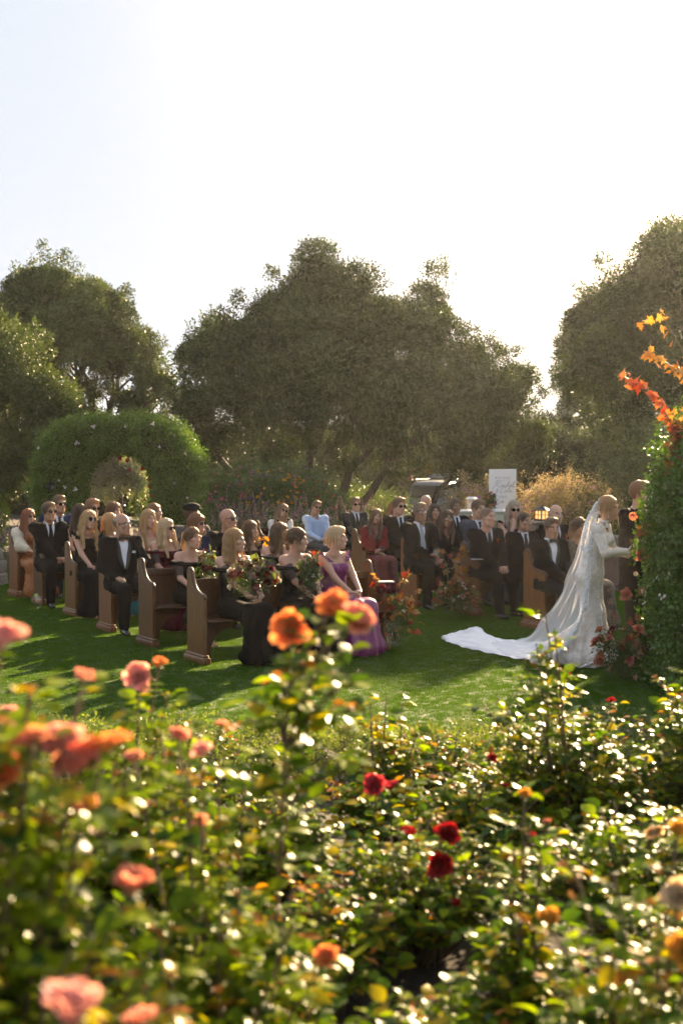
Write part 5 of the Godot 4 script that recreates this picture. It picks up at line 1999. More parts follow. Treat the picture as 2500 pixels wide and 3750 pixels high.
func dress_woman(t: Node3D, d: Dictionary, j: Dictionary, wear: String) -> void:
	var color: Color = d.get("color", Color(0.005, 0.0045, 0.005))
	var cm: StandardMaterial3D = mats[d.mat] if d.has("mat") else cloth("dress", color, d.get("rough", 0.85), d.get("sheen", 0.3))
	var sd := at_seed(d)
	var c: Vector3 = j.chest
	# bodice
	var fd := Field.new(Vector3(-0.46, j.pel.y - 0.12, -0.22), Vector3(0.46, j.neck.y + 0.1, 0.5), 0.0135)
	torso_caps(fd, j, true, 0.010, 1.0)
	var hem: float = {"off": c.y + 0.005, "strapless": c.y + 0.02, "ruffle": c.y + 0.06, "straps": c.y + 0.03}.get(wear, 9.0)
	if wear in ["sleeved", "tee", "shawl"]:
		for k in ["l", "r"]:
			var g := 1.0 if k == "l" else -1.0
			fd.cap(j["sh" + k], j.neck + Vector3(g * 0.04, -0.03, -0.02), 0.058, 0.053, 0.04)
			arm_caps(fd, j, k, 0.058, 0.048, 0.038, 0.95 if wear != "tee" else 0.0)
	if hem < 2.0:
		fd.plane(Vector3(0, 1, -0.12).normalized(), Vector3(0, hem, 0.09))
	var s := fd.shape()
	var n := s.normals()
	for i in s.v.size():
		s.v[i] += n[i] * (0.005 * noise.get_noise_3d(s.v[i].x * 16.0 + sd, s.v[i].y * 10.0, s.v[i].z * 16.0) + 0.004 * (1.0 - 2.0 * absf(noise.get_noise_3d(s.v[i].x * 14.0 + sd, s.v[i].y * 24.0, s.v[i].z * 14.0))))
	part("bodice", s.mesh(), cm, t)
	if wear in ["sleeved", "tee"] and d.get("vneck", true):
		var rows := []
		for i in 7:
			var y := lerpf(j.neck.y + 0.02, j.neck.y - 0.13, i / 6.0)
			var w := 0.062 * (1.0 - i / 6.0) + 0.002
			rows.append([y, -w, w])
		part("neckline", laid(fd, rows, 0.003, 5, c.x).mesh(), skin(d.get("skin", Color(0.42, 0.25, 0.17))), t)
	if wear == "off":
		# a band round both upper arms and sheer sleeves below it
		var band := Shape.new()
		var ring := []
		var rad := []
		for i in 25:
			var a := TAU * i / 24.0
			ring.append(Vector3(c.x + sin(a) * 0.232, c.y + 0.012 - 0.015 * cos(a), c.z + 0.02 + cos(a) * 0.115))
			rad.append(0.026)
		band.tube(ring, rad, 6, false)
		part("off_shoulder_band", band.mesh(), cm, t)
		if not mats.has("sheer"):
			mat("sheer", lin(0.02, 0.017, 0.017, 0.72), 0.8, {"transparency": BaseMaterial3D.TRANSPARENCY_ALPHA})
		for k in ["l", "r"]:
			var sh: Vector3 = j["sh" + k]
			var el: Vector3 = j["el" + k]
			var sl := Shape.new()
			sl.tube([sh.lerp(el, 0.30), sh.lerp(el, 0.62), sh.lerp(el, 0.92)], [0.062, 0.062, 0.050], 12, false)
			part("sheer_sleeve", sl.mesh(), mats["sheer"], t)
	if wear in ["ruffle", "straps"]:
		for k in ["l", "r"]:
			var g := 1.0 if k == "l" else -1.0
			var rs := Shape.new()
			var pts := []
			for i in 19:
				var u := i / 18.0
				var p := (c + Vector3(g * 0.08, 0.04, 0.10)).lerp(j["sh" + k] + Vector3(-g * 0.005, 0.05, 0.02), smoothstep(0, 0.5, u)).lerp(c + Vector3(g * 0.10, 0.06, -0.10), smoothstep(0.5, 1.0, u))
				for w in 3:
					var wv := sin(u * 44.0) * (0.012 if wear == "ruffle" else 0.009) * w
					pts.append(p + Vector3(g * (0.0 + 0.026 * w + (0.02 if wear == "ruffle" else 0.004) * w), 0.004 + 0.012 * w * (1.0 if wear == "ruffle" else 0.5) + wv, wv * 0.6))
			rs.sheet(pts, 3, 19)
			var back := []
			for p in pts: back.append(p - Vector3(g * 0.004, 0.005, 0))
			part("ruffle_strap", rs.mesh(), cm, t)
	# skirt
	var stand: bool = d.get("stand", false)
	if d.get("skirt", true):
		var kn: float = d.get("hem_y", 0.03)
		var out: float = d.get("flare", 0.0)
		var kf := Field.new(Vector3(-0.48, 0.0, -0.2), Vector3(0.48 + out, j.pel.y + 0.2, 0.82), 0.019)
		for g in [-1.0, 1.0]:
			kf.cap(j.waist + Vector3(g * 0.045, -0.05, 0), j.pel + Vector3(g * 0.07, 0, 0), 0.088, 0.118, 0.06)
			var k := "l" if g > 0 else "r"
			var knee: Vector3 = j["knee" + k]
			kf.cap(j["hip" + k], knee, 0.112, 0.092, 0.07)
			var low := Vector3(knee.x * 1.35 + out * 0.4, kn + 0.07, j["ank" + k].z + 0.02)
			kf.cap(knee, low, 0.092, 0.125 + out * 0.2, 0.09)
			kf.cap(low, low + Vector3(g * 0.04 + out * 0.5, -0.01, -0.12), 0.12, 0.10, 0.08)
		kf.cap(j["kneel"].lerp(j["kneer"], 0.5) + Vector3(0, -0.06, 0), Vector3(out * 0.3, kn + 0.08, 0.46), 0.10, 0.15, 0.09)
		kf.plane(Vector3(0, -1, 0), Vector3(0, maxf(kn, 0.012), 0))
		s = kf.shape()
		folds(s, d.get("pleat", 0.035), d.get("pleats", 4.5), 0.6, sd)
		for i in s.v.size():
			if s.v[i].y < 0.012: s.v[i].y = 0.012
		part("skirt", s.mesh(), mats[d.skirt_mat] if d.has("skirt_mat") else cm, t)
	if d.has("shawl"):
		var sf := Field.new(Vector3(-0.5, j.pel.y + 0.05, -0.3), Vector3(0.5, j.neck.y + 0.1, 0.5), 0.0145)
		for k in ["l", "r"]:
			var g := 1.0 if k == "l" else -1.0
			sf.cap(j["sh" + k] + Vector3(g * 0.01, -0.02, 0), j["el" + k], 0.078, 0.085, 0.05)
			sf.cap(j["sh" + k] + Vector3(0, -0.05, -0.05), c + Vector3(0, -0.06, -0.11), 0.07, 0.08, 0.06)
			sf.cap(j["el" + k], (j["el" + k] as Vector3).lerp(j["wr" + k], 0.55), 0.08, 0.055, 0.04)
			if k == "r" or d.get("wrap_front", true): sf.cap(j["sh" + k] + Vector3(0, -0.06, 0.05), c + Vector3(g * 0.07, -0.17, 0.10), 0.05, 0.05, 0.05)
		s = sf.shape()
		n = s.normals()
		for i in s.v.size():
			var p := s.v[i]
			s.v[i] += n[i] * 0.016 * noise.get_noise_3d(p.x * 9.0 + p.y * 9.0, p.y * 4.0 + sd, p.z * 9.0)
		part("shawl", s.mesh(), cloth("shawl", d.shawl, 0.95, 0.6), t)
	if not stand and d.get("skirt", true) == false:
		var tf := Field.new(Vector3(-0.36, 0.03, -0.26), Vector3(0.36, j.pel.y + 0.17, 0.72), 0.018)
		for k in ["l", "r"]:
			tf.cap(j["hip" + k], j["knee" + k], 0.10, 0.074, 0.03)
			tf.cap(j["knee" + k], j["ank" + k], 0.07, 0.05, 0.02)
		part("trousers", tf.shape().mesh(), cm, t)
	if d.has("earring"):
		var er := Shape.new()
		er.ball(Vector3(0, 0, 0), Vector3(0.006, 0.016, 0.006), 5, 6)
		var hb := Transform3D(Basis.from_euler(Vector3(-d.get("pitch", 0.0), d.get("yaw", 0.0), d.get("roll", 0.0))), j.head)
		for g in [-1.0, 1.0]:
			part("earring", er.mesh(), plain("gold", Color(0.55, 0.36, 0.12), 0.3, {"metallic": 1.0}), t, hb * Transform3D(Basis.IDENTITY, Vector3(g * 0.078, -0.045, -0.005)))
	if d.has("pendant"):
		var pd := Shape.new()
		pd.ball(Vector3.ZERO, Vector3(0.014, 0.014, 0.004), 5, 10)
		var f2 := fd.hit(Vector3(c.x, j.neck.y - 0.09, 0.5), Vector3(0, 0, -1), 0.012)
		part("pendant", pd.mesh(), plain("gold", Color(0.55, 0.36, 0.12), 0.3, {"metallic": 1.0}), t, Transform3D(Basis.IDENTITY, Vector3(c.x, j.neck.y - 0.09, maxf(f2.z, c.z + 0.08))))


func guest(pew: String, s: float, head_h: float, d: Dictionary) -> Node3D:
	d.at = pew_spot(pew, s, d.get("ahead", 0.24))
	d.size = clampf(head_h / 1.235, 0.90, 1.08)
	d.group = "seated wedding guests"
	d.lean = d.get("lean", 0.0) + 0.03 * sin(s * 31.0 + pew.unicode_at(0))
	d.side = d.get("side", 0.0) + 0.022 * sin(s * 47.0 + pew.unicode_at(0) * 1.7)
	d.roll = d.get("roll", 0.0) + 0.06 * sin(s * 23.0 + pew.unicode_at(0) * 2.1)
	d.pitch = d.get("pitch", 0.0) + 0.05 * sin(s * 61.0 + 1.0)
	d.seed = d.get("seed", int(s * 100) + pew.unicode_at(0) * 7)
	return person(d)


func build_people() -> void:
	var fair := Color(0.52, 0.32, 0.235)
	var tan := Color(0.42, 0.245, 0.165)
	var olive := Color(0.30, 0.165, 0.105)
	var black := Color(0.0065, 0.006, 0.007)
	var navy := Color(0.018, 0.026, 0.055)
	var blond := Color(0.42, 0.27, 0.12)
	var pale := Color(0.50, 0.39, 0.24)
	var brown := Color(0.055, 0.026, 0.012)
	var dark := Color(0.016, 0.010, 0.008)
	var ginger := Color(0.22, 0.055, 0.018)
	fabrics()
	# --- left block, from the front pew back
	guest("E", 0.41, 1.21, {"label": "bridesmaid with long half-up blonde hair, black off-shoulder gown, holding the largest bouquet", "fem": true, "wear": "off", "hair": "halfup", "hair_color": Color(0.33, 0.19, 0.085), "skin": fair, "yaw": 0.62, "smile": 0.3, "earring": true, "turn": ROW_TURN + 0.12,
		"wr": Vector3(-0.02, 0.67, 0.34), "wl": Vector3(0.10, 0.68, 0.34), "hr": Vector3(0.8, -0.1, 0.5), "hl": Vector3(-0.7, -0.1, 0.5), "curl": 0.9, "flare": 0.12, "pleat": 0.05, "size_k": 1.0})
	guest("E", 1.10, 1.20, {"label": "bridesmaid with dark updo in black off-shoulder gown, second on the front left pew", "fem": true, "wear": "off", "hair": "updo", "hair_color": Color(0.035, 0.018, 0.010), "skin": fair, "yaw": 0.66, "smile": 0.8, "turn": ROW_TURN + 0.15,
		"wr": Vector3(-0.03, 0.66, 0.32), "wl": Vector3(0.10, 0.66, 0.30), "hr": Vector3(0.5, -0.35, 0.8), "curl": 0.6})
	guest("E", 1.56, 1.20, {"label": "woman with short blonde hair in a bright purple satin gown", "fem": true, "wear": "straps", "hair": "pixie", "hair_color": pale, "skin": fair, "yaw": 0.75, "smile": 0.4, "turn": ROW_TURN + 0.2, "mat": "purple_satin", "earring": true,
		"wr": Vector3(-0.05, 0.66, 0.34), "wl": Vector3(0.06, 0.66, 0.36), "curl": 0.9, "pleat": 0.02})
	guest("D", 0.49, 1.16, {"label": "bridesmaid with a brown ponytail in black off-shoulder gown on the second left pew", "fem": true, "wear": "off", "hair": "pony", "hair_color": Color(0.075, 0.038, 0.018), "skin": fair, "yaw": 0.36, "roll": -0.05, "smile": 0.4, "hem_y": 0.28, "earring": true})
	guest("D", 1.58, 1.18, {"label": "bridesmaid with long loose brown hair in black off-shoulder gown, behind the updo", "fem": true, "wear": "off", "hair": "wavy", "hair_color": brown, "skin": fair, "yaw": 0.7})
	guest("C", 0.18, 1.25, {"label": "bald man with glasses, tuxedo and bow tie, hand on the pew before him", "wear": "tux", "hair": "fringe_bald", "hair_color": Color(0.12, 0.09, 0.07), "skin": tan, "yaw": 0.5, "pitch": 0.05, "shades": "clear", "square": true, "wide": 1.12, "color": black, "head": 1.05,
		"wr": Vector3(-0.14, 0.64, 0.22), "wl": Vector3(0.17, 0.66, 0.44), "hl": Vector3(0.1, -0.2, 1.0), "hr": Vector3(0.3, -0.2, 0.9), "curl": 0.6})
	guest("C", 0.75, 1.19, {"label": "woman with long straight pale blonde hair, sunglasses and burgundy velvet off-shoulder dress", "fem": true, "wear": "off", "hair": "straight", "hair_color": pale, "skin": fair, "yaw": 0.5, "shades": "dark", "color": Color(0.055, 0.004, 0.010), "pendant": true, "sheen": 0.8})
	guest("C", 1.12, 1.24, {"label": "woman with a bobbed auburn fringe, sunglasses and dark jacket", "fem": true, "wear": "sleeved", "hair": "bob", "hair_color": Color(0.10, 0.035, 0.015), "skin": fair, "yaw": 0.45, "shades": "dark", "seed": 31, "color": navy})
	guest("C", 1.56, 1.28, {"label": "bald clean-shaven man in dark suit and sunglasses, left block, fourth pew seat", "wear": "suit", "hair": "bald", "skin": tan, "yaw": 0.42, "shades": "dark", "color": black, "head": 1.04, "tie": Color(0.3, 0.32, 0.36)})
	guest("C", 1.79, 1.15, {"label": "brunette with long wavy hair in profile, right of the bald man in sunglasses", "fem": true, "wear": "straps", "hair": "wavy", "hair_color": Color(0.06, 0.03, 0.015), "skin": tan, "yaw": 0.55, "ahead": 0.36})
	guest("B", 0.19, 1.23, {"label": "woman with wavy blonde hair, round sunglasses and ruffled black dress, hands clasped", "fem": true, "wear": "ruffle", "hair": "wavy", "hair_color": blond, "skin": fair, "yaw": 0.22, "roll": -0.08, "pitch": 0.08, "smile": 0.6, "shades": "round", "curl": 0.8, "wr": Vector3(-0.04, 0.645, 0.33), "wl": Vector3(0.06, 0.65, 0.33)})
	guest("B", 0.53, 1.19, {"label": "woman with a blonde bob turned away, in a teal dress", "fem": true, "wear": "sleeved", "hair": "bob", "hair_color": Color(0.46, 0.28, 0.12), "skin": fair, "yaw": 1.05, "color": Color(0.01, 0.12, 0.15), "seed": 12})
	guest("B", 1.07, 1.22, {"label": "woman with long fair hair and a beige strappy dress, bare shoulders", "fem": true, "wear": "straps", "hair": "long", "hair_color": Color(0.36, 0.24, 0.12), "skin": fair, "yaw": 0.25, "color": Color(0.40, 0.29, 0.20), "smile": 0.5})
	var capman := guest("B", 1.65, 1.26, {"label": "man in a black flat cap and grey suit, turned away", "wear": "suit", "hair": "short", "hair_color": dark, "skin": tan, "yaw": 0.95, "color": Color(0.07, 0.07, 0.075)})
	guest("A", 0.15, 1.28, {"label": "slim dark-haired young man in black suit and sunglasses at the pew end", "wear": "suit", "hair": "side", "hair_color": dark, "skin": tan, "yaw": 0.22, "pitch": 0.06, "shades": "dark", "color": black, "wl": Vector3(0.12, 0.64, 0.28), "wr": Vector3(0.0, 0.63, 0.34), "curl": 0.5, "wide": 0.92})
	guest("A", 0.58, 1.25, {"label": "woman with long black hair behind the blonde in round sunglasses", "fem": true, "wear": "straps", "hair": "long", "hair_color": dark, "skin": tan, "yaw": 0.75, "color": Color(0.10, 0.03, 0.02)})
	guest("A", 0.80, 1.31, {"label": "man with short reddish hair, black suit and sunglasses in front of the arch opening", "wear": "suit", "hair": "side", "hair_color": Color(0.16, 0.065, 0.028), "skin": fair, "yaw": 0.22, "shades": "dark", "color": black, "ahead": 0.1})
	guest("A", 1.10, 1.27, {"label": "brown-haired woman whose face is half hidden, left of the arch's right leg", "fem": true, "wear": "tee", "hair": "long", "hair_color": Color(0.09, 0.04, 0.018), "skin": fair, "yaw": 0.45, "color": Color(0.02, 0.02, 0.03)})
	guest("A", 1.67, 1.24, {"label": "light brown haired woman behind the one in beige", "fem": true, "wear": "tee", "hair": "long", "hair_color": Color(0.14, 0.07, 0.03), "skin": fair, "yaw": 0.85, "color": Color(0.06, 0.03, 0.03)})
	guest("Z", 0.20, 1.16, {"label": "red-haired woman in sunglasses, cream wrap and copper pleated gown", "fem": true, "wear": "strapless", "hair": "long", "hair_color": ginger, "skin": fair, "yaw": 0.35, "shades": "dark", "mat": "copper_satin", "shawl": Color(0.62, 0.55, 0.44), "pleat": 0.06, "pleats": 11.0, "wrap_front": false, "lean": 0.03,
		"wr": Vector3(-0.05, 0.72, 0.36), "wl": Vector3(0.22, 0.82, 0.40), "flare": 0.12})
	guest("Z", 0.64, 1.33, {"label": "bearded man in navy suit and sunglasses at the far left rear", "wear": "suit", "hair": "short", "hair_color": Color(0.03, 0.016, 0.01), "skin": tan, "yaw": 0.2, "shades": "dark", "color": Color(0.022, 0.035, 0.075), "beard": "full"})
	# --- right block
	guest("I", 0.18, 1.20, {"label": "man with grey beard, black velvet tuxedo and bow tie at the front right pew end", "wear": "tux", "hair": "short", "hair_color": Color(0.06, 0.045, 0.035), "skin": tan, "yaw": -0.18, "pitch": -0.06, "color": Color(0.008, 0.008, 0.009), "beard": "full", "beard_color": Color(0.16, 0.13, 0.11), "head": 1.04, "wide": 1.06,
		"wr": Vector3(-0.01, 0.64, 0.33), "wl": Vector3(0.09, 0.65, 0.30), "curl": 0.7})
	guest("I", 0.60, 1.19, {"label": "dark-haired woman with hair tied back in a bronze lace dress, beside the bride's veil", "fem": true, "wear": "sleeved", "hair": "pony", "hair_color": dark, "skin": tan, "yaw": 0.15, "mat": "bronze_lace", "vneck": false, "earring": true})
	guest("H", 0.19, 1.26, {"label": "groomsman with shaved head, black suit and autumn boutonniere, hands clasped", "wear": "suit", "hair": "buzz", "hair_color": Color(0.13, 0.08, 0.055), "skin": fair, "yaw": 0.22, "pitch": 0.03, "color": black, "posy": true, "wr": Vector3(-0.03, 0.62, 0.38), "wl": Vector3(0.07, 0.63, 0.37), "lean": 0.05, "curl": 0.8,
		"al": Vector3(0.22, 0.09, 0.36), "ar": Vector3(-0.10, 0.09, 0.50)})
	guest("H", 0.77, 1.19, {"label": "groomsman with short dark hair, black suit and boutonniere, between the shaved and bearded men", "wear": "suit", "hair": "crop", "hair_color": dark, "skin": tan, "yaw": 0.08, "color": black, "posy": true, "al": Vector3(0.16, 0.09, 0.40)})
	guest("H", 1.31, 1.27, {"label": "bald man with a moustache in black suit, right of the lantern", "wear": "suit", "hair": "bald", "hair_color": Color(0.05, 0.03, 0.02), "skin": fair, "yaw": -0.12, "color": black, "posy": true, "beard": "moustache", "head": 1.03})
	guest("G", 0.12, 1.28, {"label": "grey-haired man in glasses with a patterned silver tie, holding a stemmed glass", "wear": "suit", "hair": "short", "hair_color": Color(0.10, 0.085, 0.07), "skin": olive, "yaw": -0.16, "smile": 0.3, "shades": "clear", "tie_mat": "paisley", "color": black, "wide": 1.08,
		"wr": Vector3(-0.01, 0.70, 0.30), "wl": Vector3(0.15, 0.63, 0.32), "curl": 0.8})
	guest("G", 0.54, 1.18, {"label": "woman with dark shoulder-length hair, glasses and black V-neck dress", "fem": true, "wear": "sleeved", "hair": "long", "hair_color": Color(0.03, 0.011, 0.008), "skin": olive, "yaw": -0.22, "roll": -0.08, "shades": "clear", "pendant": true})
	guest("G", 1.10, 1.30, {"label": "man with glasses and slate blue suit behind the shaved groomsman", "wear": "suit", "hair": "short", "hair_color": Color(0.04, 0.026, 0.018), "skin": fair, "yaw": 0.1, "shades": "clear", "color": Color(0.05, 0.062, 0.085)})
	guest("G", 1.61, 1.29, {"label": "woman with long silver hair and sunglasses, chin on her hand, below the welcome sign", "fem": true, "wear": "straps", "hair": "straight", "hair_color": Color(0.34, 0.30, 0.25), "skin": fair, "yaw": -0.35, "shades": "dark", "color": Color(0.018, 0.022, 0.04),
		"wr": Vector3(-0.045, 1.03, 0.19), "hr": Vector3(0.25, 1.0, -0.1), "nr": Vector3(0.2, 0.1, -1.0), "pr": Vector3(-0.3, -1.0, 0.4), "curl": 1.0, "lean": 0.03})
	guest("F", 0.20, 1.13, {"label": "woman with long dark hair in a red lace dress and red shawl", "fem": true, "wear": "sleeved", "hair": "long", "hair_color": Color(0.05, 0.02, 0.012), "skin": tan, "yaw": -0.3, "roll": -0.22, "mat": "red_lace", "shawl": Color(0.15, 0.008, 0.014), "smile": 0.3, "lean": 0.05,
		"wr": Vector3(-0.06, 0.66, 0.30), "wl": Vector3(-0.02, 0.72, 0.30), "hl": Vector3(-0.8, -0.1, 0.4)})
	guest("F", 0.66, 1.28, {"label": "man with brown side-swept hair, sunglasses and black suit, right of the red dress", "wear": "suit", "hair": "side", "hair_color": Color(0.035, 0.018, 0.011), "skin": fair, "yaw": -0.02, "shades": "dark", "color": black})
	guest("F", 1.24, 1.18, {"label": "smiling young woman with very long dark hair behind the grey-haired man's shoulder", "fem": true, "wear": "straps", "hair": "wavy", "hair_color": dark, "skin": tan, "yaw": -0.25, "smile": 0.9, "color": Color(0.10, 0.02, 0.02)})
	guest("F", 1.71, 1.25, {"label": "man with dark wavy hair and thick moustache in black suit, left of the gift table", "wear": "suit", "hair": "curly", "hair_color": dark, "skin": olive, "yaw": -0.2, "color": black, "beard": "moustache"})
	guest("J", 0.29, 1.11, {"label": "woman in sunglasses and white sleeves leaning over by the purple salvia", "fem": true, "wear": "tee", "hair": "long", "hair_color": Color(0.15, 0.075, 0.035), "skin": fair, "yaw": -0.1, "roll": -0.3, "shades": "dark", "smile": 0.2, "side": 0.05, "shawl": Color(0.62, 0.58, 0.54), "wrap_front": false})
	guest("J", 1.06, 1.15, {"label": "man with moustache and sunglasses in a pale blue shirt and grey trousers", "wear": "shirt", "hair": "short", "hair_color": dark, "skin": tan, "yaw": -0.1, "roll": -0.2, "shades": "dark", "beard": "moustache", "shirt": Color(0.36, 0.46, 0.66), "trousers": Color(0.05, 0.055, 0.07), "smile": 0.3, "wide": 0.98, "side": -0.04, "wr": Vector3(-0.1, 0.66, 0.30), "wl": Vector3(0.0, 0.70, 0.32)})
	guest("J", 1.80, 1.19, {"label": "man with short brown hair, sunglasses and dark suit, right of the pale blue shirt", "wear": "suit", "hair": "side", "hair_color": Color(0.06, 0.028, 0.014), "skin": fair, "yaw": -0.2, "shades": "dark", "color": Color(0.02, 0.02, 0.024)})
	guest("K", 0.25, 1.13, {"label": "red-haired woman with glowing hair, head tilted, in front of the parked car", "fem": true, "wear": "straps", "hair": "long", "hair_color": Color(0.24, 0.07, 0.02), "skin": fair, "yaw": -0.1, "roll": -0.25, "smile": 0.4, "color": Color(0.03, 0.02, 0.03)})
	guest("K", 0.95, 1.21, {"label": "bald man seen from behind, below the parked car", "wear": "suit", "hair": "bald", "skin": fair, "yaw": 1.6, "color": black})
	# cap of the man in grey
	var cp := Shape.new()
	cp.ball(Vector3(0, 0.0, 0), Vector3(0.105, 0.062, 0.125), 8, 14)
	cp.ball(Vector3(0, -0.022, 0.095), Vector3(0.07, 0.012, 0.055), 5, 10)
	var cap := part("flat_cap", cp.mesh(), cloth("cap", Color(0.012, 0.012, 0.013)), self, Transform3D(Basis(Vector3.UP, ROW_TURN + 0.95), capman.position + Vector3(0.0, 1.345 * capman.scale.y, 0.0) + AHEAD * 0.03))
	tag(cap, "black flat cap worn by the man in grey", "cap")
	# glass held by the grey-haired man
	var b := Shape.new()
	b.lathe([Vector2(0.032, 0.0), Vector2(0.032, 0.003), Vector2(0.004, 0.008), Vector2(0.004, 0.07), Vector2(0.030, 0.10), Vector2(0.036, 0.14), Vector2(0.030, 0.18), Vector2(0.028, 0.18), Vector2(0.033, 0.14), Vector2(0.001, 0.085)], 14)
	tag(part("wine_glass", b.mesh(), mats["glass"], self, Transform3D(Basis(Vector3.RIGHT, 0.15), pew_spot("G", 0.17, 0.60) + Vector3(0, 0.62, 0))), "stemmed glass in the hands of the grey-haired man", "glass")
	couple()


func fabrics() -> void:
	var satin := mat("purple_satin", lin(0.16, 0.012, 0.105), 0.34)
	satin.rim_enabled = true
	satin.rim = 0.3
	var copper := mat("copper_satin", lin(0.30, 0.105, 0.03), 0.38)
	copper.metallic = 0.25
	# lace: small flowers and scrolls
	for spec in [["lace", Color(0.60, 0.50, 0.45), Color(0.84, 0.83, 0.84)], ["red_lace", Color(0.030, 0.006, 0.008), Color(0.22, 0.008, 0.012)], ["bronze_lace", Color(0.03, 0.02, 0.014), Color(0.20, 0.14, 0.08)]]:
		var n := 384
		var im := Image.create(n, n, false, Image.FORMAT_RGB8)
		im.fill((spec[1] as Color).linear_to_srgb())
		var r := RandomNumberGenerator.new()
		r.seed = 5
		var ink: Color = (spec[2] as Color).linear_to_srgb()
		var dot := func(x: float, y: float, w: float) -> void:
			for yy in range(int(floor(y - w)), int(ceil(y + w)) + 1):
				for xx in range(int(floor(x - w)), int(ceil(x + w)) + 1):
					if Vector2(xx - x, yy - y).length() <= w: im.set_pixel(posmod(xx, n), posmod(yy, n), ink)
		for i in 74:
			var c := Vector2(r.randf() * n, r.randf() * n)
			var size := r.randf_range(11, 21)
			for k in 6:
				var a := TAU * k / 6.0 + i
				for q in 14:
					var u := TAU * q / 14.0
					var p := c + Vector2(cos(a), sin(a)) * size * 0.62 + Vector2(cos(u), sin(u)) * size * 0.32
					dot.call(p.x, p.y, 1.5)
			dot.call(c.x, c.y, size * 0.2)
			var a0 := r.randf() * TAU
			for q in 46:
				var u := q / 45.0
				var p := c + Vector2(cos(a0 + u * 3.4), sin(a0 + u * 3.4)) * size * (1.2 + u * 1.5)
				dot.call(p.x, p.y, 1.6 + 1.5 * float(q % 6 == 0))
		for i in 700: dot.call(r.randf() * n, r.randf() * n, 0.8)
		var m := mat(spec[0], Color.WHITE, 0.8)
		m.albedo_texture = ImageTexture.create_from_image(im)
		m.uv1_triplanar = true
		m.uv1_scale = Vector3(2.3, 2.3, 2.3)
		m.rim_enabled = true
		m.rim = 0.2
	var pai := mat("paisley", Color.WHITE, 0.5)
	pai.albedo_texture = noise_tex(11.0, 128, [lin(0.12, 0.13, 0.15), lin(0.60, 0.62, 0.66)], false, 2)
	pai.uv1_triplanar = true
	pai.uv1_scale = Vector3(5, 5, 5)


